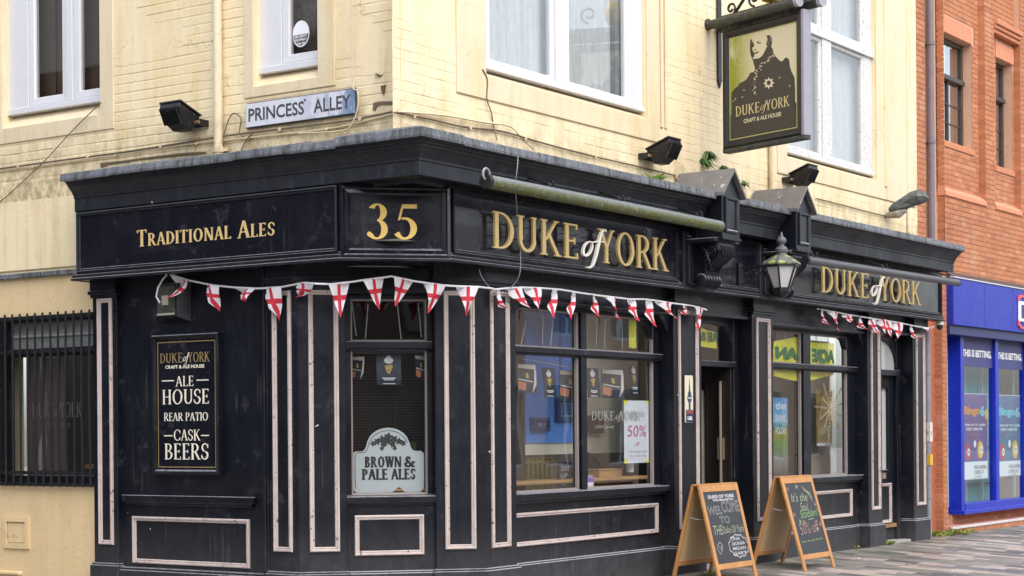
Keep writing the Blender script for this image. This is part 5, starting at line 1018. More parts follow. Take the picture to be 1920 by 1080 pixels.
MB().lathe(c0, [(.06, 3.455), (.055, 3.48), (.068, 3.49), (.072, 3.52), (.05, 3.55), (.03, 3.56), (.028, 3.575), (.05, 3.595), (.056, 3.62), (.045, 3.645), (.02, 3.665), (.012, 3.70), (.002, 3.715)], 16).build('finial', mat('grey_iron', (.10, .10, .11), .45, var=.3), ln, smooth=True)
for k in range(6):
    a = 2 * pi * (k + .5) / 6; a2 = 2 * pi * (k + 1.5) / 6; ax = Vector((0, 0, 1)).orthogonal().normalized(); cc = Vector((0, 0, 1)).cross(ax)
    q = lambda r, z, a: c0 + Vector((0, 0, z)) + (ax * cos(a) + cc * sin(a)) * r
    MB().tube([q(.195, 3.345, a), q(.095, 3.09, a)], .010, 6).build('glazing_bar', METAL, ln); MB().add([q(.183, 3.34, a), q(.183, 3.34, a2), q(.088, 3.09, a2), q(.088, 3.09, a)], [(0, 1, 2, 3)]).build('pane', mat('milky_lantern_glass', (.50, .49, .48), .35, var=.12, vscale=10), ln)
MB().lathe(c0, [(.20, 3.325), (.20, 3.348), (.19, 3.35)], 6).build('collar', METAL, ln); MB().lathe(c0, [(.02, 2.985), (.05, 3.0), (.08, 3.03), (.10, 3.06), (.105, 3.095), (.09, 3.1)], 6).build('base_cup', METAL, ln)

# ---------------------------------------------------------------- bulkhead light above the board
bl_ = empty('bulkhead_light', L.pt(-1.53, -.05, 2.62), 'small square glass lamp in a dark surround above the ale house board', 'lamp')
MB().hexa([L.pt(-1.73, -.05, 2.59), L.pt(-1.35, -.05, 2.59), L.pt(-1.35, -.05, 2.97), L.pt(-1.73, -.05, 2.97), L.pt(-1.68, .07, 2.64), L.pt(-1.42, .07, 2.64), L.pt(-1.42, .07, 2.95), L.pt(-1.68, .07, 2.95)]).build('surround', BLK, bl_, bevel=.004)
MB().box(L, -1.665, -1.435, .055, .078, 2.66, 2.93).build('glass', mat('dim_lamp_glass', (.055, .055, .048), .08, var=.7, vscale=14), bl_); MB().box(L, -1.60, -1.52, .078, .085, 2.75, 2.84).box(L, -1.66, -1.44, .078, .088, 2.655, 2.675).build('lamp_holder', mat('pale_lamp_fitting', (.30, .28, .22), .5), bl_)

# ---------------------------------------------------------------- drainpipes
def pipe(F, u, z0, z1, r, m, label, d, clips=(), name='drainpipe', foot=None):
    o = empty(name, F.pt(u, d, z0), label, 'drainpipe'); MB().tube([F.pt(u, d, z0), F.pt(u, d, z1)], r, 14).build('pipe', m, o, smooth=True)
    for z in clips: MB().tube([F.pt(u, d, z), F.pt(u, d, z + .05)], r * 1.22, 14).box(F, u - r * 1.9, u + r * 1.9, d - r - .01, d - r * .6, z + .01, z + .04).build('collar', m, o, smooth=True)
    return o
pipe(L, L.u(409, 0, 150), 4.10, 7.5, .042, CREAMS, 'cream painted downpipe on the alley wall between floodlight and street sign', UW + .055, (4.13, 5.9))
pipe(R, R.u(1448, 0, 250), 4.3, 7.5, .035, CREAMS, 'thin cream pipe on the wall behind the hanging sign', UW + .045, (4.9,))
pipe(B, (slot[0] + slot[1]) / 2 - .05, 3.95, 8.6, .055, mat('weathered_brown_pipe', (.17, .13, .14), .45, var=.4, vscale=5), 'tall grey brown downpipe in the brick recess at the pub\'s right end', -.05, (4.0, 5.6, 7.0))
pl_ = pipe(B, 10.93, 0.0, 2.95, .045, mat('grey_painted_pipe', (.21, .22, .25), .5, var=.3, vscale=6), 'slim grey downpipe standing on the pavement between pub and brick pier', .03, (.55, 1.45, 2.3))
MB().box(B, 10.885, 10.975, .02, .081, 1.35, 1.62).build('paper_sticker', mat('torn_sticker', (.6, .6, .55), .7, var=.3, vscale=40), pl_); MB().box(B, 10.884, 10.976, .02, .082, 1.02, 1.17).build('yellow_sticker', mat('yellow_sticker', (.6, .42, .05), .6), pl_)
MB().box(B, 10.62, 10.86, -.1, -.01, 0, 3.05).build('side_strip', mat('black_strip', (.02, .02, .022), .6), bb)
# CCTV
cc_ = empty('security_camera', R.pt(10.9, .1, 2.93), 'cream dome security camera under the right end of the fascia', 'security camera')
xcu, xcz = R.at(1762, 612, .12); MB().lathe(R.pt(xcu, .12, xcz + .02), [(.05, -.0), (.055, .02), (.05, .06), (.03, .07)], 14).tube([R.pt(xcu - .06, .12, xcz + .05), R.pt(xcu + .07, .12, xcz + .03)], .032, 12).build('body', mat('cream_plastic', (.68, .62, .50), .4), cc_, smooth=True); MB().lathe(R.pt(xcu, .12, xcz - .03), [(.01, -.02), (.035, -.005), (.045, .02), (.045, .045)], 14).build('dome', mat('dark_dome', (.03, .03, .035), .1), cc_, smooth=True)

# ---------------------------------------------------------------- cables
CAB = mat('grimy_cable', (.13, .10, .065), .7, var=.4, vscale=20); CABC = mat('cream_cable', (.60, .50, .32), .7, var=.2); CABW = mat('pale_cable', (.24, .24, .26), .6, var=.3)
def cable(F, pts, r, m, label, name='cable', d=.0, clips=True, group='cables clipped to the walls'):
    P = []
    for p in pts:
        dd = p[2] if len(p) > 2 else d; u, z = F.at(p[0], p[1], dd); P.append(F.pt(u, dd, z))
    Q = [];
    for i in range(len(P) - 1):
        a, b, c_, e = P[max(0, i - 1)], P[i], P[i + 1], P[min(len(P) - 1, i + 2)]
        for k in range(6):
            t = k / 6; Q.append(.5 * ((2 * b) + (c_ - a) * t + (2 * a - 5 * b + 4 * c_ - e) * t * t + (3 * b - a - 3 * c_ + e) * t ** 3))
    Q.append(P[-1]); mb = MB(); mb.tube(Q, r, 5); o = mb.build(name, m, None, smooth=True, origin=Q[0]); tag(o, label, 'cable', group)
    if clips:
        L_ = 0; pc_ = MB(); 
        for i in range(4, len(Q) - 1, 9): pc_ = MB().lathe(Q[i] - F.N * .012, [(r * 2.2, 0), (r * 2.2, .02)], 6, F.N); pc_.build('clip', CABC, o)
    return o
dW = UW + .018
cable(L, [(-4, 317), (60, 308), (150, 296), (240, 284), (330, 270), (400, 258), (460, 250), (560, 238), (660, 225), (738, 209)], .009, CAB, 'dark cable run along the whole alley wall below the windows', d=dW + .006)
cable(L, [(-4, 320), (100, 307), (200, 293), (300, 278), (398, 265), (450, 260), (560, 248), (640, 237), (738, 213)], .008, CABC, 'cream cable run just under the dark one along the alley wall', d=dW)
cable(L, [(-4, 382), (40, 343), (90, 295), (140, 240), (190, 192)], .005, CAB, 'thin cable slanting up to the left alley window', d=dW + .012, clips=False)
cable(L, [(659, -5), (660, 60), (661, 158), (670, 170), (671, 200), (660, 232), (640, 245), (560, 250)], .007, CABC, 'thin cream cable dropping beside the street name sign', d=dW + .03, clips=False)
cable(L, [(420, 252), (428, 226), (438, 213), (448, 217), (452, 225), (449, 248), (455, 256)], .006, CAB, 'looped cable left of the street name sign', d=dW + .01, clips=False)
cable(L, [(452, 283), (462, 262), (475, 249)], .006, CAB, 'short stub of cable below the street name sign', d=dW + .01, clips=False)
cable(R, [(739, 211), (800, 222), (870, 238), (940, 246), (1010, 266), (1100, 290), (1200, 313), (1290, 335)], .009, CAB, 'dark cable run along the street wall just above the lead', d=dW)
cable(R, [(745, 209), (830, 216), (900, 228), (938, 233)], .011, CABC, 'fat cream cable sagging beside the corner of the building', d=dW + .012, clips=False)
cable(R, [(1530, 372), (1600, 390), (1660, 405), (1672, 406)], .008, CAB, 'cable run above the right end of the lead', d=dW, clips=False)
cable(R, [(905, 130, dW), (914, 150, dW), (913, 185, dW), (921, 210, dW), (926, 238, dW), (932, 262, .2)], .006, CAB, 'thin cable hanging from the corner of the first street window', d=dW, clips=False)
cable(R, [(969, 262, .3), (971, 300, .56), (967, 345, .56), (969, 390, .35), (972, 430, .2), (976, 480, .2), (974, 515, .2), (962, 535, .12), (948, 545, .1)], .0045, CABW, 'pale wire hanging down over the gold D', clips=False)
cable(R, [(932, 232), (960, 240), (980, 262), (1000, 280)], .004, CAB, 'thin wire curving over the cream wall above the lead', d=dW + .01, clips=False)
cable(R, [(898, 505, .1), (905, 522, .1), (920, 541, .1), (932, 555, .12)], .0045, CABW, 'pale wire loop under the fascia by the corner', clips=False)
cable(R, [(1265, 295, dW), (1269, 320, dW), (1270, 338, dW)], .004, CABC, 'short wire dropping from the middle floodlight', clips=False)
cable(R, [(1267, 300, dW), (1285, 318, dW), (1300, 330, dW)], .004, CABC, 'short slanting wire from the middle floodlight', clips=False)
# ---------------------------------------------------------------- bunting
def flag_mat():
    m = bpy.data.materials.new('red_cross_on_white_cloth'); m.use_nodes = True; t = NT(m); uv = t.new('UVMap'); sx = t.new('SeparateXYZ'); t.link(uv.outputs[0], sx.inputs[0])
    a = t.math('LESS_THAN', t.math('ABSOLUTE', sx.outputs[0]), .155); b = t.math('LESS_THAN', t.math('ABSOLUTE', t.math('SUBTRACT', sx.outputs[1], .41)), .075); f = t.math('MAXIMUM', a, b)
    gn = t.noise(16, 4); c = t.mix(f, t.mix(gn, (.56, .54, .57), (.80, .78, .80)), t.mix(gn, (.40, .012, .03), (.62, .03, .05))); t.link(c, t.b.inputs['Base Color']); t.b.inputs['Roughness'].default_value = .7
    t.b.inputs['Subsurface Weight'].default_value = 0.0; return m
FLAG = flag_mat(); STR = mat('white_bunting_tape', (.70, .69, .70), .7, var=.1)
def flag(F, a, b, c_, k, d, parent, seed):
    rs = random.Random(seed); n = 10; w = 4; k = k or ((a[0] + b[0]) / 2 * .5 + c_[0] * .5, (a[1] + b[1]) / 2 * .5 + c_[1] * .5)
    A = Vector(F.at(*a, d)); B_ = Vector(F.at(*b, d)); Cc = Vector(F.at(*c_, d)); K = Vector(F.at(*k, d)); M = (A + B_) / 2; vs = []; uvs = []; ph = rs.uniform(0, 6); bulge = rs.uniform(.025, .06)
    full = (B_ - A); 
    for i in range(n + 1):
        t = i / n; cen = M * (1 - t) ** 2 + K * 2 * t * (1 - t) + Cc * t * t; tg = (K - M) * 2 * (1 - t) + (Cc - K) * 2 * t
        wv = full.lerp(Vector((-tg.y, tg.x)).normalized() * full.length * (1 if tg.y < 0 else -1) * (1 if Vector((-tg.y, tg.x)).x * (1 if tg.y < 0 else -1) > 0 else -1), t * .35)
        for j in range(w + 1):
            s = (j / w * 2 - 1) * (1 - t); p = cen + wv * (s / 2); vs.append(F.pt(p.x, d + bulge * sin(t * 3 + s * 2.2 + ph) + .02 * s * sin(ph) + .012 * sin(t * 11 + s * 5 + ph * 2), p.y)); uvs.append((s, t))
    me = bpy.data.meshes.new('flag'); fs = [(i * (w + 1) + j, i * (w + 1) + j + 1, (i + 1) * (w + 1) + j + 1, (i + 1) * (w + 1) + j) for i in range(n) for j in range(w)]; o0 = WL[parent.name]
    me.from_pydata([v - o0 for v in vs], [], fs); uvl = me.uv_layers.new(name='UVMap')
    for l in me.loops: uvl.data[l.index].uv = uvs[l.vertex_index]
    for p in me.polygons: p.use_smooth = True
    me.materials.append(FLAG); o = bpy.data.objects.new('flag', me); COL.objects.link(o); o.parent = parent; WL[o.name] = o0
def tape(parts, parent):
    P = []
    for F, d, pts in parts: P += [F.pt(F.at(x, y, d)[0], d, F.at(x, y, d)[1]) for x, y in pts]
    MB().tube(P, .009, 6).build('tape', STR, parent, smooth=True)
dL, dC, dR = .08, .42, .10
bn = empty('bunting', L.pt(-.5, .1, 2.9), 'ten red cross pennants on a white tape wrapping round the corner beneath the number 35', 'bunting', 'St George cross bunting')
tape([(L, dL, [(300, 568), (293, 556), (296, 540), (305, 524), (315, 513), (356, 526), (400, 535), (440, 539), (485, 541), (529, 538), (570, 530)]), (C, dC, [(592, 532), (620, 533), (656, 529), (690, 524), (722, 520), (733, 518), (776, 527), (830, 535), (860, 537), (897, 538)]), (R, .08, [(925, 541)])], bn)
for i, (a, b, c_, k) in enumerate([((322, 516), (356, 526), (319, 560), (345, 550)), ((380, 531), (415, 537), (407, 584), None), ((437, 539), (484, 541), (466, 566), None), ((493, 541), (529, 538), (519, 602), None), ((551, 531), (590, 532), (551, 558), (575, 548))]): flag(L, a, b, c_, k, dL, bn, i)
for i, (a, b, c_, k) in enumerate([((615, 533), (656, 530), (639, 596), None), ((680, 526), (721, 520), (712, 581), (704, 550)), ((737, 519), (776, 527), (741, 575), (752, 548)), ((795, 531), (836, 535), (803, 588), (815, 560)), ((857, 538), (897, 538), (875, 593), None)]): flag(C, a, b, c_, k, dC, bn, 10 + i)
bn2 = empty('bunting', R.pt(1.8, .1, 2.9), 'string of twelve red cross pennants across the big left shop window', 'bunting', 'St George cross bunting')
tape([(R, dR, [(925, 543), (955, 540), (978, 539), (1012, 540), (1051, 543), (1087, 549), (1122, 554), (1157, 558), (1180, 561), (1205, 561), (1225, 563), (1257, 568), (1297, 573), (1325, 581)])], bn2)
for i, (a, b, c_, k) in enumerate([((925, 543), (944, 544), (962, 577), (934, 580)), ((955, 541), (977, 540), (1000, 580), (972, 572)), ((988, 539), (1012, 540), (1009, 592), None), ((1026, 541), (1051, 543), (1040, 597), None), ((1064, 546), (1087, 549), (1074, 599), None), ((1101, 551), (1122, 554), (1126, 595), None), ((1136, 556), (1157, 558), (1174, 600), (1150, 585)), ((1170, 560), (1192, 562), (1196, 603), None), ((1203, 562), (1225, 564), (1229, 614), (1218, 585)), ((1236, 565), (1257, 568), (1281, 598), (1248, 592)), ((1270, 570), (1297, 573), (1290, 591), None), ((1300, 573), (1323, 579), (1313, 621), None)]): flag(R, a, b, c_, k, dR, bn2, 30 + i)
bn3 = empty('bunting', R.pt(8.5, .1, 2.9), 'string of ten windblown red cross pennants under the right fascia', 'bunting', 'St George cross bunting')
tape([(R, dR, [(1532, 579), (1556, 583), (1597, 591), (1641, 598), (1668, 602), (1690, 606), (1713, 611), (1740, 615), (1752, 612)])], bn3)
for i, (a, b, c_, k) in enumerate([((1535, 579), (1549, 582), (1561, 610), (1540, 602)), ((1556, 583), (1570, 586), (1581, 623), (1562, 605)), ((1579, 587), (1597, 591), (1592, 608), None), ((1603, 592), (1618, 595), (1631, 618), (1612, 615)), ((1628, 595), (1641, 598), (1646, 631), (1636, 615)), ((1646, 598), (1657, 600), (1655, 637), None), ((1660, 601), (1668, 603), (1665, 638), None), ((1674, 603), (1690, 607), (1675, 644), (1683, 628)), ((1701, 609), (1714, 611), (1731, 638), (1708, 632)), ((1728, 613), (1748, 615), (1737, 628), None)]): flag(R, a, b, c_, k, dR, bn3, 50 + i)

# ================================================================ A-BOARDS
WOODF = mat('orange_varnished_pine', (.45, .215, .07), .5, var=.42, vscale=7, stretch=(1, 1, .25), speck=((.16, .06, .02), 16, .70)); CHALK = mat('chalkboard', (.030, .033, .038), .6, var=.35, vscale=3); MDF = mat('raw_hardboard_back', (.50, .36, .20), .7, var=.06, vscale=3)
WCH = mat('white_chalk_pen', (.42, .42, .44), .7, var=.3, vscale=60); GCH = mat('green_chalk_pen', (.22, .38, .14), .7, var=.3, vscale=60); YCH = mat('cream_chalk_pen', (.36, .38, .24), .7, var=.3, vscale=60); PCH = mat('pink_chalk_pen', (.38, .21, .20), .7, var=.3, vscale=60)
def beam(P, x0, x1, y0, y1, d0, d1, mb=None):
    mb = mb or MB(); return mb.hexa([P.pt(x0, d0, y0), P.pt(x1, d0, y0), P.pt(x1, d1, y0), P.pt(x0, d1, y0), P.pt(x0, d0, y1), P.pt(x1, d0, y1), P.pt(x1, d1, y1), P.pt(x0, d1, y1)])
def aboard(xc, yf, yb, W, Ht, label, yaw=0.0):
    cy = (yf + yb) / 2; o = empty('pavement_board', (xc, cy, gz(cy)), label, 'A-board', 'wooden A-boards on the pavement'); S_ = abs(yb - yf); cu, su = cos(yaw), sin(yaw)
    U = Vector((cu, su, 0)); Dp = Vector((su, -cu, 0)); planes = []
    for sgn in (1, -1):
        foot = Vector((xc, cy, 0)) + Dp * (S_ / 2 * sgn); foot.z = gz(foot.y); top = Vector((xc, cy, Ht + gz(cy))) + Dp * (.035 * sgn); V = (top - foot); hgt = V.length
        P = Plane(foot - U * (W / 2), U, V); 
        if P.N.dot(Dp) * sgn < 0: pass
        n_ = 1 if P.N.dot(Dp * sgn) > 0 else -1; t = .028; s0, s1 = (-t / 2 * n_, t / 2 * n_)
        for (a, b) in ((0, .055), (W - .055, W)): beam(P, a, b, 0, hgt, s0, s1).build('side_rail', WOODF, o, bevel=.004)
        beam(P, .0551, W - .0551, hgt - .07, hgt - .002, s0 * .95, s1 * .95).build('top_rail', WOODF, o, bevel=.004); beam(P, .0551, W - .0551, .13, .19, s0 * .95, s1 * .95).build('bottom_rail', WOODF, o, bevel=.004)
        beam(P, .05, W - .05, .18, hgt - .06, -.001 * n_, .006 * n_).build('chalkboard', CHALK, o); beam(P, .05, W - .05, .18, hgt - .06, -.006 * n_, -.0012 * n_).build('hardboard_back', MDF, o)
        planes.append((P, n_, hgt))
    hb = Plane(Vector((xc, cy, gz(cy) + Ht)) - U * (W / 2), U, (0, 0, 1)); beam(hb, .0, W, -.002, .018, -.045, .045).build('top_cap', WOODF, o, bevel=.004)
    z = Ht * .66 + gz(cy); MB().tube([Vector((xc, cy, z)) - U * (W / 2 - .08) + Dp * .1, Vector((xc, cy, z - .02)) - U * (W / 2 - .1), Vector((xc, cy, z)) - U * (W / 2 - .08) - Dp * .1], .004, 5).build('chain', mat('bright_chain', (.5, .5, .5), .3, .8), o)
    P, n_, hgt = planes[0]
    class BP:  # working plane on the front of the chalkboard
        def pt(s, u, d, z): return P.pt(u, (.0065 + d) * n_, z)
    return o, BP(), W, hgt
rsb = random.Random(11)
def hand(bp, W, H_, txt, x0, x1, y0, y1, m, o, bold=-.008, shear=.2, outline=0, tilt=0.0): return sans(bp, txt, .06 + (W - .12) * x0, .06 + (W - .12) * x1, .19 + (H_ - .26) * y0, .19 + (H_ - .26) * y1, .0, m, o, 'chalk_writing', bold=bold, shear=shear, outline=outline, curve=lambda a: tilt * a)
def scrib(bp, W, H_, pts, m, o, w=.010, name='chalk_drawing'):
    mb = MB()
    for q in ribbon([(.06 + (W - .12) * x, .19 + (H_ - .26) * y) for x, y in pts], w): mb.add([bp.pt(a, .001, b) for a, b in q], [(0, 1, 2, 3)])
    return mb.build(name, m, o, recalc=False)
o1, bp, W, H_ = aboard(3.58, -.70, -.15, .86, .98, 'wooden A-board chalked WELCOME TO THE DUKE OF YORK, nearer the camera, in front of the open door')
hand(bp, W, H_, 'DUKE OF YORK', .12, .92, .905, .955, WCH, o1, .05, 0); hand(bp, W, H_, 'WOLVERHAMPTON', .24, .86, .865, .895, WCH, o1, .06, 0)
hand(bp, W, H_, 'WEL', .03, .45, .68, .80, WCH, o1, .0, 0, .012); hand(bp, W, H_, 'COME', .46, .99, .70, .86, WCH, o1, .0, 0, .012); hand(bp, W, H_, 'TO', .32, .62, .55, .65, WCH, o1, 0, 0, .012)
hand(bp, W, H_, 'THE', .08, .34, .40, .53, YCH, o1, -.010); hand(bp, W, H_, 'Duke Of York', .34, .99, .41, .51, YCH, o1, -.010)
cl_ = []
for k in range(49): a = 2 * pi * k / 48; r = 1 + .06 * cos(a * 11); cl_.append((.72 + .29 * r * cos(a) * (.9 + .1 * abs(cos(a))), .22 + .155 * r * sin(a)))
scrib(bp, W, H_, cl_, WCH, o1, .010)
for i, tx in enumerate(('TINA', 'GEORGIA', 'MEGAN', 'GARY')): hand(bp, W, H_, tx, .52, .92 if tx != 'TINA' else .80, .30 - i * .068, .345 - i * .068, WCH, o1, .02, .1)
scrib(bp, W, H_, [(.10, .26), (.07, .21), (.13, .13), (.20, .19), (.24, .26), (.18, .30), (.13, .28), (.10, .26)], WCH, o1, .007); scrib(bp, W, H_, [(.13, .24), (.17, .20), (.20, .25)], WCH, o1, .006)
o2, bp, W, H_ = aboard(5.36, -.80, -.15, .80, 1.02, 'wooden A-board with green and cream chalk lettering and 50% off, standing further right')
hand(bp, W, H_, "It's the", .10, .72, .74, .86, YCH, o2, -.010, .35); hand(bp, W, H_, 'Soul', .36, .66, .60, .72, YCH, o2, -.010, .35); hand(bp, W, H_, 'Stodden!', .28, .98, .50, .61, GCH, o2, -.008, .35, 0, .02)
scrib(bp, W, H_, [(.55, .475), (.75, .485)], YCH, o2, .007); hand(bp, W, H_, '50% off', .14, .86, .27, .43, PCH, o2, -.014, .05, 0, .02); hand(bp, W, H_, 'what do you do you..', .08, .92, .15, .19, GCH, o2, .0, .2, 0, .02)
def starlet(x, y, r, m):
    for k in range(3): a = k * pi / 3 + .3; scrib(bp, W, H_, [(x - r * cos(a), y - r * .6 * sin(a)), (x + r * cos(a), y + r * .6 * sin(a))], m, o2, .006)
for x, y, m in ((.06, .93, PCH), (.42, .95, YCH), (.68, .9, PCH), (.95, .68, PCH), (.06, .56, PCH), (.22, .46, GCH), (.36, .45, PCH), (.95, .40, PCH), (.8, .33, YCH)): starlet(x, y, .06, m)
for k in range(3): scrib(bp, W, H_, [(.60 + .04 * k, .95 - .02 * k), (.78 + .04 * k, .84), (.88, .72 + .03 * k)], (PCH, GCH, YCH)[k], o2, .009)

# ================================================================ THINGS IN THE PUB WINDOWS
def obj_on(F, px0, px1, py0, py1, d): 
    u0 = F.at(px0, (py0 + py1) / 2, d)[0]; u1 = F.at(px1, (py0 + py1) / 2, d)[0]; pm = (px0 + px1) / 2; return u0, u1, F.at(pm, py1, d)[1], F.at(pm, py0, d)[1]
CARD = mat('dark_navy_card', (.020, .026, .045), .35); HARP = mat('gold_foil_print', (.60, .38, .08), .4); ORG = mat('photo_orange_print', (.55, .20, .10), .5); CARDB = mat('pale_card_edge', (.68, .62, .56), .6)
def hang_card(F, px0, px1, py0, py1, d, label, twist=0.0, logos=True):
    u0, u1, z0, z1 = obj_on(F, px0, px1, py0, py1, d); um = (u0 + u1) / 2; o = empty('hanging_card', F.pt(um, d, z0), label, 'card', 'football cards hung on strings in the windows')
    U = F.U * cos(twist) + F.N * sin(twist); P = Plane(F.pt(um, d, z0), U, (0, 0, 1)); s = 1 if P.N.dot(F.N) > 0 else -1; w = (u1 - u0) / 2 / max(.5, cos(twist)); h = z1 - z0
    class Q: 
        def pt(q, u, dd, z): return P.pt(u, (dd + .012 * cos(z / h * 3)) * s, z)
    q = Q(); mb = MB(); n = 6
    for i in range(n + 1): mb.v += [q.pt(-w, 0, h * i / n), q.pt(w, 0, h * i / n), q.pt(-w, -.002, h * i / n), q.pt(w, -.002, h * i / n)]
    for i in range(n): b = 4 * i; mb.f += [(b, b + 1, b + 5, b + 4), (b + 2, b + 6, b + 7, b + 3), (b, b + 4, b + 6, b + 2), (b + 1, b + 3, b + 7, b + 5)]
    mb.build('card', CARD, o)
    def pl(poly, m, name='print'): MB().add([q.pt(x * w, .002, y * h) for x, y in poly], [tuple(range(len(poly)))]).build(name, m, o, recalc=False)
    if logos:
        pl([(.38 * cos(a), .80 + .11 * sin(a)) for a in [k * pi / 6 for k in range(12)]], WHT, 'white_emblem'); pl([(.22 * cos(a) + .08, .79 + .065 * sin(a)) for a in [k * pi / 4 for k in range(8)]], CARD, 'emblem_hollow'); pl([(-.18, .91), (-.12, .97), (0, .93), (.12, .97), (.18, .91)], WHT, 'white_emblem')
        pl([(-.34, .63), (.30, .66), (.32, .58), (.05, .37), (-.08, .36), (-.20, .46)], HARP, 'gold_harp'); pl([(-.18, .60), (.14, .615), (.12, .56), (-.02, .43), (-.10, .47)], CARD, 'harp_opening'); pl([(-.55, .20), (.55, .20), (.5, .24), (-.5, .24)], WHT, 'small_print'); pl([(-.4, .155), (.4, .155), (.4, .18), (-.4, .18)], WHT, 'small_print'); pl([(-.5, .03), (.5, .03), (.5, .055), (-.5, .055)], WHT, 'small_print')
    else:
        pl([(-.9, .86), (.95, .8), (.95, .97), (-.9, .99)], CARDB, 'pale_border'); pl([(.5, .0), (.95, .3), (.98, .8), (.78, .8), (.7, .35)], CARDB, 'pale_border'); pl([(-.95, .14), (-.2, .08), (-.1, .34), (-.95, .42)], ORG, 'orange_picture'); pl([(-.9, .46), (.6, .36), (.6, .40), (-.9, .50)], CARDB, 'pale_stripe'); pl([(-.1, .52), (.2, .5), (.15, .68), (-.1, .7)], HARP, 'gold_harp')
    return o
dg = -.30
for i, (a, b, t_, l_, g) in enumerate([(978, 998, .5, 'curled football card at the far left of the big window, beside the reflected brickwork', 0), (1018, 1042, 0, 'navy card with gold harp, second from the left in the big window', 1), (1058, 1080, .5, 'curled football card just left of the big window\'s mullion', 0), (1100, 1124, 0, 'navy card with gold harp just right of the big window\'s mullion', 1), (1138, 1160, .5, 'curled football card between two harp cards in the right pane', 0), (1178, 1200, -.1, 'tilted navy harp card above the white 50% poster', 1)]):
    y0 = (682, 690, 694, 690, 692, 684)[i]; hang_card(R, a, b, y0, y0 + 55, dg, l_, t_, bool(g))
hang_card(C, 706, 752, 664, 722, -.24, 'large navy card with gold harp hanging in the corner window', 0, True); hang_card(C, 657, 682, 668, 712, -.24, 'curled football card at the top left of the corner window', .6, False); hang_card(C, 778, 800, 666, 712, -.24, 'curled football card at the top right of the corner window', -.5, False)
SL = ['first thin beaded strand from the left behind the top pane of the corner window', 'second beaded strand from the left in the corner window top pane', 'third beaded strand from the left in the corner window top pane', 'rightmost beaded strand in the corner window top pane',
      'slanting beaded strand at the far left of the big window top pane', 'straight beaded strand in the middle of the big window top left pane', 'slanting beaded strand nearest the mullion in the big window top left pane', 'leftmost beaded strand in the big window top right pane', 'second beaded strand in the big window top right pane', 'dark and white beaded strand beside the narrow yellow strip',
      'beaded strand at the left edge of the right window', 'beaded strand over the mirrored AN banner', 'beaded strand at the left of the mirrored ACRE banner', 'beaded strand across the middle of the mirrored ACRE banner', 'beaded strand at the right of the mirrored ACRE banner']
def strand(F, x0, y0, x1, y1, d, i):
    a = F.pt(F.at(x0, y0, d)[0], d, F.at(x0, y0, d)[1]); b = F.pt(F.at(x1, y1, d)[0], d, F.at(x1, y1, d)[1]); mb = MB(); mb.tube([a, b], .004, 5)
    for k in range(12): p = a.lerp(b, (k + .5) / 12); mb.lathe(p - Vector((0, 0, .008)), [(.002, 0), (.008, .008), (.002, .016)], 5)
    o = mb.build('beaded_strand', mat('silver_white_bead', (.62, .62, .62), .35), None, origin=a); tag(o, SL[i], 'decoration', 'beaded strands in the upper window panes')
for i, (F, x0, y0, x1, y1) in enumerate([(C, 660, 568, 668, 630), (C, 690, 570, 685, 635), (C, 745, 570, 752, 636), (C, 784, 568, 790, 632), (R, 986, 602, 977, 646), (R, 1018, 588, 1017, 646), (R, 1037, 600, 1032, 650), (R, 1119, 598, 1118, 650), (R, 1135, 592, 1133, 650), (R, 1166, 600, 1167, 655), (R, 1456, 622, 1457, 645), (R, 1471, 622, 1472, 672), (R, 1502, 632, 1502, 680), (R, 1530, 630, 1531, 680), (R, 1553, 635, 1553, 685)]): strand(F, x0, y0, x1, y1, -.28 if F is R else -.22, i)
P = [R.pt(R.at(x, y, -.3)[0], -.3, R.at(x, y, -.3)[1]) for x, y in ((981, 673), (1020, 680), (1060, 687), (1090, 689), (1130, 686), (1162, 684), (1200, 676))]; o = MB().tube(P, .004, 5).build('card_string', STR, None, origin=P[0]); tag(o, 'thin white string sagging behind the big window that carries the cards', 'string')
# paper notice, etched lettering, stickers, shelf clutter
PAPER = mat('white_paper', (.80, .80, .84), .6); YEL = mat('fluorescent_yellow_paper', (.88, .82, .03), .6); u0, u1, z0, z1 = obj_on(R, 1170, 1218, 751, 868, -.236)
np_ = empty('paper_poster', R.pt(u0, -.236, z0), 'handwritten white 50% poster with yellow taped corners in the big window', 'poster'); MB().box(R, u0, u1, -.238, -.236, z0, z1).build('sheet', PAPER, np_)
for (a, b, s_, v) in ((u0, z0, 1, 1), (u1, z0, -1, 1), (u0, z1, 1, -1), (u1, z1, -1, -1)): MB().prism(R, [(a, b), (a + s_ * .09, b), (a, b + v * .06)], -.2355, -.2345).build('yellow_corner', YEL, np_)
PINKI = mat('pink_marker', (.62, .08, .26), .6); w_, h_ = u1 - u0, z1 - z0
sans(R, '50%', u0 + .12 * w_, u0 + .86 * w_, z0 + .42 * h_, z0 + .60 * h_, -.2355, PINKI, np_, bold=-.0, shear=.1); sans(R, 'drinks', u0 + .3 * w_, u0 + .8 * w_, z0 + .74 * h_, z0 + .84 * h_, -.2355, mat('grey_marker', (.35, .33, .42), .6), np_, shear=.3); sans(R, 'off', u0 + .42 * w_, u0 + .6 * w_, z0 + .27 * h_, z0 + .34 * h_, -.2355, PINKI, np_, shear=.2); sans(R, 'all draught beers', u0 + .15 * w_, u0 + .95 * w_, z0 + .16 * h_, z0 + .20 * h_, -.2355, MATS['grey_marker'], np_, shear=.3); sans(R, 'for the day', u0 + .2 * w_, u0 + .9 * w_, z0 + .09 * h_, z0 + .13 * h_, -.2355, PINKI, np_, shear=.3)
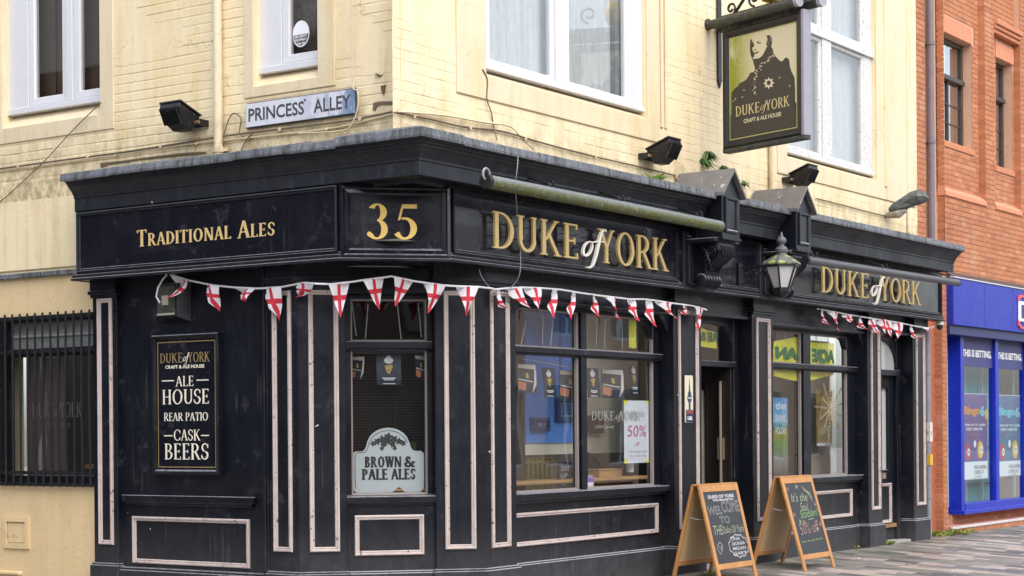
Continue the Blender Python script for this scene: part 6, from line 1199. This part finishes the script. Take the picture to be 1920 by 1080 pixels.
u0, u1, z0, z1 = obj_on(R, 1108, 1200, 771, 788, -.23); ETCH = mat('etched_white_letter', (.26, .25, .23), .6); duke(R, u0, u1, z0, z1, -.2245, .0006, ETCH, ETCH, SW1); u0, u1, z0, z1 = obj_on(R, 1115, 1150, 798, 803, -.23); sans(R, 'CRAFT & ALE', u0, u1, z0, z1, -.2245, ETCH, SW1)
u0, u1, z0, z1 = obj_on(R, 1048, 1071, 866, 917, -.30); o = empty('chalk_sign', R.pt(u0, -.3, z0), 'small dark chalk sign propped on the window shelf left of the mullion', 'sign'); MB().box(R, u0, u1, -.32, -.30, z0, z1).build('slate', CHALK, o)
for i, tx in enumerate(('DUKE', 'UP', 'FOR', '2')): sans(R, tx, u0 + .03, u1 - .03 - .04 * i, z1 - .09 - i * .075, z1 - .04 - i * .075, -.299, WCH, o, 'chalk_writing', shear=.3, bold=.01)
u0, u1, z0, z1 = obj_on(R, 1101, 1113, 893, 915, -.233); o = empty('purple_sticker', R.pt(u0, -.233, z0), 'small purple and white sticker low on the glass right of the mullion', 'sticker'); MB().box(R, u0, u1, -.235, -.233, z0 + .06, z1).build('purple_label', mat('violet_print', (.30, .12, .50), .5), o); MB().box(R, u0, u1, -.235, -.233, z0, z0 + .058).build('white_label', PAPER, o); sans(R, 'free', u0 + .02, u1 - .02, z0 + .10, z0 + .14, -.2325, WHT, o)
u0, u1, z0, z1 = obj_on(R, 1180, 1192, 872, 918, -.33); o = empty('bottle', R.pt((u0 + u1) / 2, -.33, z0), 'dark bottle standing on the shelf under the 50% poster', 'bottle'); MB().lathe(R.pt((u0 + u1) / 2, -.36, 1.06), [(.038, 0), (.04, .01), (.04, .18), (.016, .24), (.014, .30), (.018, .302)], 14).build('glass_body', mat('black_bottle_glass', (.01, .012, .01), .1), o, smooth=True); MB().lathe(R.pt((u0 + u1) / 2, -.36, 1.1), [(.041, 0), (.041, .10)], 14).build('paper_label', PAPER, o, smooth=True)
o = empty('pub_chair', R.pt(2.9, -.65, .25), 'dark round backed chair behind the right pane of the big window', 'chair'); MB().tube([R.pt(2.9 + .26 * cos(a), -.75, 1.12 + .17 * sin(a)) for a in [k * pi / 12 for k in range(13)]], .03, 8).tube([R.pt(2.64, -.75, .25), R.pt(2.64, -.75, 1.12)], .025, 8).tube([R.pt(3.16, -.75, .25), R.pt(3.16, -.75, 1.12)], .025, 8).build('back_frame', DARKW, o, smooth=True); MB().box(R, 2.66, 3.14, -.76, -.74, .8, 1.2).build('backrest', DARKW, o); MB().box(R, 2.62, 3.18, -1.0, -.7, .66, .72).build('seat', DARKW, o)
o = empty('wooden_crate', R.pt(2.75, -.42, 1.06), 'low pale wooden box lying on the window shelf', 'box'); MB().box(R, 2.55, 3.0, -.50, -.36, 1.06, 1.13).build('box_body', WOOD, o, bevel=.004); MB().box(R, 2.54, 3.01, -.51, -.35, 1.13, 1.145).build('lid', WOOD, o, bevel=.004)
o = empty('radiator', R.pt(1.5, -.7, .5), 'old ribbed dull gold radiator seen low through the left pane', 'radiator')
for k in range(15): MB().tube([R.pt(.95 + k * .085, -.70, .62), R.pt(.95 + k * .085, -.70, 1.27)], .026, 8).build('radiator_rib', mat('dull_gold_paint', (.26, .20, .07), .4, .3), o, smooth=True)
MB().tube([R.pt(.90, -.70, .66), R.pt(2.2, -.70, .66)], .022, 8).tube([R.pt(.90, -.70, 1.22), R.pt(2.2, -.70, 1.22)], .022, 8).build('radiator_pipe', MATS['dull_gold_paint'], o)
def picture(px0, px1, py0, py1, label, fm, pm, kind):
    d = DI + .05; u0, u1, z0, z1 = obj_on(R, px0, px1, py0, py1, d); o = empty('framed_picture', R.pt(u0, d, z0), label, 'picture', 'framed pictures on the pub wall'); MB().ring(R, u0, u1, z0, z1, [(0, d - .03), (0, d + .02), (.02, d + .026), (.05, d + .018), (.055, d)]).build('frame', fm, o); MB().box(R, u0 + .05, u1 - .05, d - .02, d, z0 + .05, z1 - .05).build('mount', pm, o); um, zm = (u0 + u1) / 2, (z0 + z1) / 2; w, h = u1 - u0, z1 - z0
    if kind == 2:
        for s_ in (-1, 1): MB().prism(R, [(um + s_ * w * .17 + w * .11 * cos(a), zm + w * .11 * 1.1 * sin(a)) for a in [k * pi / 6 for k in range(12)]], d, d + .002).build('roundel', mat('roundel_violet', (.16, .12, .30), .5), o)
    else: MB().box(R, um - w * .24, um + w * .24, d, d + .002, zm - h * .22, zm + h * .24).build('print', mat('picture_' + ('blue' if kind == 1 else 'maroon'), (.03, .10, .32) if kind == 1 else (.14, .03, .03), .5, var=.6, vscale=14), o)
FB = mat('blue_picture_frame', (.02, .06, .22), .4); FBR = mat('brown_picture_frame', (.07, .035, .02), .4)
picture(997, 1029, 783, 809, 'small blue framed picture with two roundels, low on the blue wall', FB, mat('pale_mount', (.50, .52, .62), .7), 2); picture(1044, 1082, 746, 791, 'larger blue framed picture beside the mullion on the blue wall', FB, mat('blue_mount', (.22, .34, .60), .7), 1); picture(1107, 1130, 779, 812, 'brown framed picture with a maroon print on the beige wall', FBR, mat('cream_mount', (.45, .40, .30), .7), 3)
# corner window: shaped sign, blind
u0, u1, z0, z1 = obj_on(C, 661, 795, 802, 924, -.215); w, h = u1 - u0, z1 - z0; ws = empty('window_sign', C.pt(u0, -.22, z0), 'pale grey arched BROWN & PALE ALES sign with hops, standing in the corner window', 'sign')
out_ = [(.06, .0), (.30, .0)] + [(.56, .01), (.60, .05), (.64, .085), (.68, .06), (.72, .01), (.94, .0), (.99, .05), (1.0, .12), (1.0, .60), (.96, .64), (.86, .64), (.82, .68)] + [(.5 + .30 * cos(a), .72 + .28 * sin(a)) for a in [pi * k / 12 for k in range(1, 12)]] + [(.18, .68), (.14, .64), (.04, .64), (0, .60), (0, .12), (.01, .05)]
SG = mat('pale_grey_sign_board', (.60, .61, .62), .55, var=.08, vscale=5); SK = mat('sign_black_print', (.03, .03, .03), .5)
def poly_obj(pts, d, dep, name, m, parent):
    from mathutils.geometry import tessellate_polygon
    q = [(u0 + x * w, z0 + y * h) for x, y in pts]; tri = tessellate_polygon([[Vector((a, b, 0)) for a, b in q]]); n = len(q); mb = MB(); mb.add([C.pt(a, d + dep, b) for a, b in q] + [C.pt(a, d, b) for a, b in q], [tuple(t) for t in tri] + [tuple(n + k for k in reversed(t)) for t in tri] + [(i, (i + 1) % n, (i + 1) % n + n, i + n) for i in range(n)]); return mb.build(name, m, parent)
poly_obj(out_, -.235, .02, 'board', SG, ws); ins = [(.5 + (x - .5) * .93, .38 + (y - .38) * .93) for x, y in out_[14:] + out_[:1]]
mb = MB(); 
for q in ribbon([(u0 + x * w, z0 + y * h) for x, y in ins[:-1]], .006): mb.add([C.pt(a, -.2138, b) for a, b in q], [(0, 1, 2, 3)])
mb.build('printed_outline', SK, ws, recalc=False)
def slab_t(txt, x0, x1, y0, y1): serif_text(C, txt, u0 + x0 * w, u0 + x1 * w, z0 + y0 * h, z0 + y1 * h, -.2145, .001, SK, ws, T=.25, t=.13, track=.05)
slab_t('BROWN', .17, .68, .39, .56); slab_t('&', .71, .88, .39, .56); slab_t('PALE', .13, .49, .20, .37); slab_t('ALES', .54, .88, .20, .37)
rs = random.Random(2)
for cx_, cy, r in [(.42, .82, .07), (.50, .86, .07), (.58, .82, .07), (.35, .79, .06), (.65, .79, .06), (.44, .745, .055), (.56, .745, .055), (.41, .685, .04), (.59, .685, .04), (.29, .76, .05), (.71, .76, .05), (.5, .79, .06)]:
    poly_obj([(cx_ + r * (1 if k % 2 else .55) * cos(k * pi / 5 + cx_ * 9), cy + r * 1.1 * (1 if k % 2 else .55) * sin(k * pi / 5 + cx_ * 9)) for k in range(10)], -.2145, .0008 + .0002 * cx_, 'hop_print', mat('grey_hop_print', (.05, .055, .05), .5), ws)
o = empty('venetian_blind', C.pt(.8, -.45, 1.1), 'dark horizontal slatted blind behind the corner window', 'blind'); mb = MB()
for k in range(44): mb.box(C, .50, 1.20, -.47, -.45, 1.12 + k * .026, 1.126 + k * .026)
mb.build('blind_slat', mat('dark_slat', (.10, .09, .08), .5), o)['kind'] = 'stuff'; MB().box(C, .5, 1.2, -.475, -.445, 2.27, 2.29).build('head_rail', mat('dark_slat', (.1, .09, .08)), o)
MB().prism(C, [(.95, 1.30), (1.05, 1.50), (1.02, 1.50), (1.0, 1.42), (.98, 1.55), (.96, 1.52)], -.56, -.54).box(C, 1.05, 1.13, -.56, -.54, 1.3, 1.45).build('neon_jacket_shape', mat('hi_vis_yellow', (.35, .42, .02), .6), None)
tag(bpy.data.objects['neon_jacket_shape'], 'yellow green hi-vis scrap glimpsed behind the blind', 'cloth'); bpy.data.objects['neon_jacket_shape'].name = 'hi_vis_cloth'
# mirror images of a street banner, hung as yellow sheets behind the glass
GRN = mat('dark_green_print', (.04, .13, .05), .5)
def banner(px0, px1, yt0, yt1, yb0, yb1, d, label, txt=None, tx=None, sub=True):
    a = R.at(px0, yt0, d); b = R.at(px1, yt1, d); c_ = R.at(px1, yb1, d); e = R.at(px0, yb0, d); o = empty('banner_reflection', R.pt(a[0], d, e[1]), label, 'banner', 'reflections of yellow banners, built as sheets behind the pub glass'); mb = MB(); n = 8; f = []
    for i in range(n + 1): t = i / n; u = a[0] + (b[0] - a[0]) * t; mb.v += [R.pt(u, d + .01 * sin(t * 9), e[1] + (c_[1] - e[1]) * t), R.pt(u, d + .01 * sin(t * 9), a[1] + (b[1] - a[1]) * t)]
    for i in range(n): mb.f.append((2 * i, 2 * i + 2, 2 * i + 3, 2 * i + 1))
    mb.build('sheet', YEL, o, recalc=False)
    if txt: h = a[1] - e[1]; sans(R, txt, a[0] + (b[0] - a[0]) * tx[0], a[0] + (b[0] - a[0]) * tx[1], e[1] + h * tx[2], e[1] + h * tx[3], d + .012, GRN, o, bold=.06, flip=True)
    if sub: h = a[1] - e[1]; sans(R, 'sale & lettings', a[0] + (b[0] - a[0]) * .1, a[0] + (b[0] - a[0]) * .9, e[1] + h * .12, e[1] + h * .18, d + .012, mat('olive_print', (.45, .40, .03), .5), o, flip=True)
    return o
banner(1450, 1503, 640, 630, 705, 717, -.238, 'reflected yellow banner with mirrored green AN, built as a sheet, left pane of the right window', 'AN', (.05, .85, .50, .86)); banner(1516, 1563, 641, 644, 714, 702, -.238, 'reflected yellow banner with mirrored green ACRE, built as a sheet, centre of the right window', 'ACRE', (.1, 1.0, .48, .84))
banner(1305, 1343, 612, 624, 648, 654, -.26, 'reflected yellow banner with mirrored letters, built as a sheet in the fanlight over the open door', 'RE &', (.12, 1.0, .25, .75), False); banner(1179, 1192, 597, 599, 652, 653, -.26, 'narrow plain yellow strip in the top right pane of the big window', None, None, False)
# right window clutter
u0, u1, z0, z1 = obj_on(R, 1450, 1477, 746, 892, -.26); o = empty('sky_poster', R.pt(u0, -.26, z0), 'tall blue sky poster with white lettering at the left edge of the right window', 'poster')
def post_mat():
    m = bpy.data.materials.new('garden_poster_print'); m.use_nodes = True; t = NT(m); g = t.new('NewGeometry'); ps = t.new('SeparateXYZ'); t.link(g.outputs['Position'], ps.inputs[0]); k = t.math('DIVIDE', t.math('SUBTRACT', ps.outputs[2], 1.0), .95)
    rp = t.new('ValToRGB'); e = rp.color_ramp.elements; cols = [(0, (.12, .10, .09)), (.2, (.30, .28, .25)), (.38, (.20, .33, .08)), (.5, (.42, .33, .05)), (.58, (.08, .20, .06)), (.66, (.30, .55, .78)), (1, (.10, .30, .62))]
    for i, (p_, c_) in enumerate(cols): x = e[i] if i < 2 else e.new(p_); x.position = p_; x.color = (*c_, 1)
    n = t.noise(12, 5); t.link(t.math('ADD', k, t.math('MULTIPLY', t.math('SUBTRACT', n, .5), .25)), rp.inputs[0]); t.link(rp.outputs[0], t.b.inputs['Base Color']); return m
MB().box(R, u0, u1, -.262, -.26, z0, z1).build('sheet', post_mat(), o); w = u1 - u0
for i, tx in enumerate(('the', 'BANK', 'HOLIDAY')): sans(R, tx, u0 + w * .15, u1 - w * .1, z1 - .14 - i * .15, z1 - .05 - i * .15, -.2595, WHT, o, bold=.03)
u0, u1, z0, z1 = obj_on(R, 1490, 1506, 850, 893, -.27); o = empty('chalk_sign', R.pt(u0, -.27, z0), 'small dark LIVE SKY sign at the foot of the right window', 'sign'); MB().box(R, u0, u1, -.275, -.27, z0, z1).build('slate', CHALK, o); sans(R, 'LIVE', u0 + .03, u1 - .04, z1 - .11, z1 - .03, -.2695, WCH, o, 'chalk_writing'); sans(R, 'SKY', u0 + .03, u1 - .04, z1 - .22, z1 - .13, -.2695, WCH, o, 'chalk_writing', bold=.03)
u0, u1, z0, z1 = obj_on(R, 1531, 1560, 732, 836, -.5); o = empty('food_poster', R.pt(u0, -.5, z0), 'colourful yellow and red food poster behind the tinsel star', 'poster'); mm = bpy.data.materials.new('food_photo_print'); mm.use_nodes = True; t = NT(mm); vv = t.new('TexVoronoi', i_Scale=9); t.link(t.pos(), vv.inputs['Vector']); rp = t.new('ValToRGB'); e = rp.color_ramp.elements; sc_ = t.new('SeparateXYZ'); t.link(vv.outputs['Color'], sc_.inputs[0])
for i, (p_, c_) in enumerate([(0, (.45, .08, .03)), (.35, (.60, .42, .05)), (.6, (.30, .14, .06)), (.8, (.55, .50, .35)), (1, (.15, .22, .05))]): x = e[i] if i < 2 else e.new(p_); x.position = p_; x.color = (*c_, 1)
t.link(sc_.outputs[0], rp.inputs[0]); t.link(rp.outputs[0], t.b.inputs['Base Color']); MB().box(R, u0, u1, -.502, -.5, z0, z1).build('sheet', mm, o); MB().box(R, u0, u1, -.5, -.498, z0, z0 + .04).build('white_edge', PAPER, o)
su, sz = R.at(1557, 766, -.27); o = empty('tinsel_star', R.pt(su, -.27, sz), 'spiky gold tinsel starburst hanging in the right pane of the right window', 'decoration'); TG = mat('gold_tinsel', (.85, .72, .35), .3, .2)
for k in range(13):
    a = 2 * pi * k / 13 + .2; r = .34 + .09 * sin(k * 2.3); mb = MB()
    for j in range(9): q = .05 + (r - .05) * j / 8; mb.lathe(R.pt(su + q * 1.05 * cos(a), -.27, sz + q * sin(a)), [(.003, -.013), (.015, 0), (.003, .013)], 5)
    mb.tube([R.pt(su, -.27, sz), R.pt(su + r * 1.05 * cos(a), -.27, sz + r * sin(a))], .002, 4); mb.build('star_ray', TG, o)
MB().lathe(R.pt(su, -.27, sz - .03), [(.01, 0), (.03, .02), (.03, .04), (.01, .06)], 8).build('star_centre', mat('pink_foil', (.7, .35, .35), .4), o)
o = empty('window_plant', R.pt(6.85, -.7, 1.2), 'dark leafy pot plant silhouetted in the left pane of the right window', 'plant'); rs = random.Random(4); mb = MB()
for k in range(70):
    c_ = R.pt(6.82 + rs.gauss(0, .12), -.7 + rs.gauss(0, .08), 1.62 + rs.gauss(0, .16)); a = Vector((rs.uniform(-1, 1), rs.uniform(-1, 1), rs.uniform(-1, 1))).normalized() * .06; b = a.orthogonal().normalized() * .03; mb.add([c_ - a, c_ + b, c_ + a, c_ - b], [(0, 1, 2, 3)])
q = mb.build('foliage', mat('dark_leaf', (.04, .045, .03), .6), o, recalc=False); q['kind'] = 'stuff'; MB().lathe(R.pt(6.82, -.7, 1.05), [(.09, 0), (.12, .25), (.13, .25)], 12).build('pot', mat('brown_pot', (.1, .05, .03), .6), o, smooth=True)

# ================================================================ BETTING SHOP POSTERS AND LOGO
def bet_poster(px0, px1, py0, pym, py1, d, label, c1, c2, i):
    u0, u1, z0, z1 = obj_on(B, px0, px1, py0, py1, d); zm = B.at((px0 + px1) / 2, pym, d)[1]; o = empty('betting_poster', B.pt(u0, d, z0), label, 'poster', 'bingo posters in the betting shop windows'); m = bpy.data.materials.new('violet_game_print'); m.use_nodes = True; t = NT(m); c = t.mix(t.ramp(t.noise(3.0, 4), .4, .65), c1, c2); t.link(c, t.b.inputs['Base Color']); t.b.inputs['Roughness'].default_value = .35
    MB().box(B, u0, u1, d - .004, d, zm, z1).build('print', m, o); MB().box(B, u0, u1, d - .004, d + .0005, z0, zm - .003).build('white_strip', PAPER, o); MB().ring(B, u0 - .015, u1 + .015, z0, z1 + .01, [(0, d - .004), (0, d + .004), (.014, d + .004), (.014, d)]).build('frame', mat('pale_lilac_edge', (.55, .52, .65), .4), o); w, h = u1 - u0, z1 - zm
    OR = mat('orange_game_letter', (.70, .28, .04), .4); CY = mat('cyan_game_letter', (.18, .55, .70), .4)
    sans(B, 'Bingo', u0 + .06 * w, u0 + .70 * w, zm + .66 * h, zm + .82 * h, d + .001, OR if i == 0 else CY, o, bold=.05); sans(B, '6', u0 + .72 * w, u0 + .90 * w, zm + .67 * h, zm + .83 * h, d + .001, CY, o, bold=.05)
    sans(B, 'WIN UP TO 10,000', u0 + .1 * w, u0 + .92 * w, zm + .52 * h, zm + .56 * h, d + .001, WHT, o, bold=.03); sans(B, 'EVERY 3 MINUTES', u0 + .16 * w, u0 + .8 * w, zm + .46 * h, zm + .50 * h, d + .001, WHT, o, bold=.03); sans(B, 'play now', u0 + .3 * w, u0 + .7 * w, zm + .38 * h, zm + .41 * h, d + .001, OR, o)
    for x, y, r, mm_ in ((.22, .14, .11, 'red'), (.72, .17, .12, 'gold'), (.5, .26, .05, 'white'), (.98, .7, .07, 'gold')):
        if x + r / 1 > 1.05: x = .9
        mt = {'red': mat('red_ball_print', (.55, .06, .10), .4), 'gold': mat('gold_ball_print', (.75, .50, .06), .4), 'white': PAPER}[mm_]; MB().prism(B, [(u0 + x * w + r * w * cos(a), zm + y * h + r * w * 1.05 * sin(a)) for a in [k * pi / 8 for k in range(16)]], d, d + .001).build('ball_print', mt, o)
        if r > .1: MB().prism(B, [(u0 + (x + .03) * w + r * .5 * w * cos(a), zm + y * h + r * .5 * w * sin(a)) for a in [k * pi / 6 for k in range(12)]], d + .001, d + .0015).build('ball_spot', PAPER, o); sans(B, '6', u0 + (x) * w, u0 + (x + .06) * w, zm + (y - .02) * h, zm + (y + .025) * h, d + .0016, SK, o)
    sans(B, 'WHEN GAMBLING', u0 + .45 * w, u0 + .95 * w, zm - .12, zm - .06, d + .001, SK, o); sans(B, 'COMES AT', u0 + .45 * w, u0 + .85 * w, zm - .20, zm - .14, d + .001, SK, o); sans(B, 'A COST', u0 + .45 * w, u0 + .75 * w, zm - .28, zm - .22, d + .001, SK, o)
dp = SH - .10
bet_poster(1804, 1851, 739, 865, 899, dp, 'violet bingo poster with orange lettering in the first betting shop pane', (.12, .08, .30), (.22, .07, .22), 0)
bet_poster(1869, 1916, 742, 864, 893, dp, 'teal and violet bingo poster in the second betting shop pane', (.06, .22, .33), (.16, .08, .30), 1)
lu0, lz1 = B.at(1909, 552, .11); _, lz0 = B.at(1909, 616, .11); o = empty('betting_logo', B.pt(lu0, .1, lz0), 'white letter box between red arcs on the blue fascia at the photo\'s right edge', 'sign'); zc = (lz0 + lz1) / 2; zh = (lz1 - lz0) / 2
MB().box(B, lu0, lu0 + 1.4, .1, .125, zc - zh * .58, zc + zh * .62).build('letter_box', mat('white_acrylic', (.82, .82, .84), .3), o, bevel=.01); sans(B, 'BET', lu0 + .10, lu0 + 1.3, zc - zh * .38, zc + zh * .42, .126, mat('deep_blue_letter', (.01, .015, .12), .4), o, bold=.06, depth=.004)
for s_ in (1, -1):
    MB().box(B, lu0 - .02, lu0 + .05, .1, .12, zc + s_ * zh * .72 - .03, zc + s_ * zh * .72 + .06 * 1).prism(B, [(lu0 - .02, zc + s_ * zh * .76), (lu0 + .10, zc + s_ * zh * 1.0), (lu0 + .8, zc + s_ * zh * 1.0), (lu0 + .8, zc + s_ * zh * .86), (lu0 + .14, zc + s_ * zh * .86), (lu0 + .05, zc + s_ * zh * .70)], .1, .121).build('red_arc', mat('red_acrylic', (.62, .04, .05), .3), o)

# ================================================================ WEEDS
def weed(p, n, h, spread, label, col=(.16, .26, .03), seed=0, hang=False, leafw=.012):
    rs = random.Random(seed); o = empty('weed', p, label, 'weed', 'weeds rooted in cracks'); mb = MB(); p = Vector(p)
    for k in range(n):
        a = rs.uniform(0, 2 * pi); q = p + Vector((rs.uniform(-spread, spread), rs.uniform(-spread, spread) * .5, 0)); l = h * rs.uniform(.4, 1.1); dr_ = Vector((cos(a) * .7, sin(a) * .7 - .2, (-1.2 if hang else 1) * rs.uniform(.3, 1))).normalized(); t1 = q + dr_ * l * .6; t2 = q + dr_ * l + Vector((cos(a), sin(a), -.4)) * l * .25; s_ = Vector((-sin(a), cos(a), 0)) * leafw * rs.uniform(.6, 1.4)
        mb.add([q - s_ * .3, q + s_ * .3, t1 + s_, t2, t1 - s_], [(0, 1, 2, 3, 4)])
    q = mb.build('leaf', mat('weed_leaf_%d' % (int(col[0] * 100)), col, .6, var=.4, vscale=30), o, recalc=False); q['kind'] = 'stuff'; return o
zl = 4.06
weed(R.pt(R.u(1222, .1, 320), .12, zl + .03), 60, .16, .07, 'bright green weed on the lead below the middle floodlight', (.18, .30, .04), 1); weed(R.pt(R.u(1150, .1, 300), .2, zl), 26, .05, .25, 'low green growth along the lead edge above the left gold lettering', (.22, .34, .05), 2)
weed(R.pt(R.u(1325, 0, 296), -.03, 4.52), 40, .14, .05, 'dark ivy tuft on the cream wall left of the left gabled block', (.05, .12, .02), 3, True); weed(R.pt(R.u(1333, 0, 300), -.03, 4.62), 40, .16, .05, 'taller dark ivy tuft on the cream wall just above the left gabled block', (.05, .12, .02), 4, True); weed(R.pt(R.u(1360, 0, 308), -.03, 4.5), 24, .09, .04, 'small ivy tuft on the wall right of the other two', (.05, .12, .02), 5, True)
weed(R.pt(R.u(1398, 0, 345), -.02, 4.38), 26, .10, .03, 'small plant in the wall crack between the two gabled blocks', (.07, .14, .03), 6, True); weed(L.pt(L.u(492, .1, 272), .03, zl + .02), 16, .10, .06, 'tiny green seedlings on the alley lead under the street name sign', (.2, .36, .05), 7)
weed(L.pt(L.u(705, 0, 138), UW + .01, 4.62), 10, .08, .015, 'tiny plant growing from a crack near the corner of the cream wall', (.16, .22, .05), 8)
for k, (x, y, n, h, sp, lb) in enumerate([(1664, 1021, 70, .08, .12, 'green weeds at the foot of the pilaster beside the closed door'), (1762, 1003, 150, .13, .35, 'yellow green weeds round the foot of the grey downpipe'), (1800, 1000, 90, .10, .4, 'weeds along the brick riser of the betting shop step'), (1890, 980, 50, .09, .3, 'small weeds further along the betting shop step'), (1606, 1027, 12, .05, .05, 'tiny weed on the paving under the right window'), (1328, 1079, 30, .07, .08, 'weed at the plinth behind the nearer A-board')]):
    p = ground(x, y); p.z = gz(p.y) + .004; weed(p, n, h, sp, lb, (.24, .30, .05), 20 + k)
# broken iron fixing and scar in the painted wall
o = empty('iron_bracket', L.pt(L.u(713, 0, 160), UW, 4.52), 'rusty stub of an old iron bracket in the cream wall above the corner', 'bracket'); uu = L.u(713, 0, 155); uu += 0; MB().hexa([L.pt(uu - .016, UW, 4.47), L.pt(uu + .006, UW, 4.46), L.pt(uu + .006, UW + .008, 4.46), L.pt(uu - .016, UW + .008, 4.47), L.pt(uu - .028, UW, 4.535), L.pt(uu + .022, UW, 4.54), L.pt(uu + .022, UW + .012, 4.54), L.pt(uu - .028, UW + .012, 4.535)]).build('stub', mat('rust_black', (.12, .09, .05), .9, var=.6, vscale=40), o)

# round sticker on the small alley window
su, sz = L.at(563, 63, -.17); o = empty('window_sticker', L.pt(su, -.18, sz), 'round black and white SECURITY EQUIPMENT IN USE sticker on the small alley window', 'sticker'); rr_ = .098
disc = lambda r, a0=0, a1=2 * pi, n=24: [(su + r * cos(a0 + (a1 - a0) * k / n), sz + r * 1.22 * sin(a0 + (a1 - a0) * k / n)) for k in range(n + (0 if a1 - a0 > 6.28 else 1))]
MB().prism(L, disc(rr_), -.182, -.179).build('white_disc', PAPER, o); MB().prism(L, disc(rr_ * .9, pi + .05, 2 * pi - .05), -.179, -.178).build('black_half', SK, o)
for i, tx in enumerate(('SECURITY', 'EQUIPMENT', 'IS IN USE')): w_ = (.075, .068, .05)[i]; sans(L, tx, su - w_, su + w_, sz - .035 - i * .033, sz - .010 - i * .033, -.178, PAPER, o, bold=.03)
# short scar of missing render under the iron stub, and flaked mortar line above the alley lead
SCAR = mat('exposed_dark_mortar', (.13, .10, .06), .95, var=.7, vscale=40, bump=.5)
for F, pts in ((L, [(700, 193), (712, 190), (735, 190), (736, 196), (716, 196), (707, 199), (703, 208), (699, 206)]), (L, [(187, 306), (230, 301), (290, 293), (350, 286), (385, 284), (386, 288), (330, 293), (260, 300), (205, 308), (190, 314)])):
    from mathutils.geometry import tessellate_polygon
    q = [F.at(x, y, UW + .004) for x, y in pts]; tri = tessellate_polygon([[Vector((a, b, 0)) for a, b in q]]); n = len(q); MB().add([F.pt(a, UW + .006, b) for a, b in q] + [F.pt(a, UW - .004, b) for a, b in q], [tuple(t) for t in tri] + [(i, (i + 1) % n, (i + 1) % n + n, i + n) for i in range(n)]).build('render_scar', SCAR, pub)

# litter on the paving
for k, (x, y, c_, lb) in enumerate([(1842, 1015, (.30, .16, .05), 'dry brown leaf lying on the paving in front of the betting shop'), (1700, 1060, (.40, .30, .10), 'yellowed leaf on the paving near the bottom edge'), (1612, 1050, (.55, .55, .53), 'scrap of white paper on the paving right of the A-boards'), (1808, 1003, (.03, .03, .03), 'dark twig lying by the betting shop step')]):
    p = ground(x, y); p.z = gz(p.y) + .012; a = k * 1.3; U = Vector((cos(a), sin(a), 0)) * (.045 if k != 3 else .14); V = Vector((-sin(a), cos(a), 0)) * (.028 if k != 3 else .01)
    mb = MB(); mb.add([p - U, p - U * .3 + V + Vector((0, 0, .012)), p + U * .5 + V * .8, p + U + Vector((0, 0, .015)), p + U * .4 - V, p - U * .4 - V * .9 + Vector((0, 0, .008)), p + Vector((0, 0, .004))], [(0, 1, 6), (1, 2, 6), (2, 3, 6), (3, 4, 6), (4, 5, 6), (5, 0, 6)])
    tag(mb.build(('fallen_leaf', 'fallen_leaf', 'paper_scrap', 'twig')[k], mat('litter_%s' % ('rust', 'straw', 'pale', 'black')[k], c_, .8, var=.3, vscale=40), None, origin=p, recalc=False), lb, 'litter')
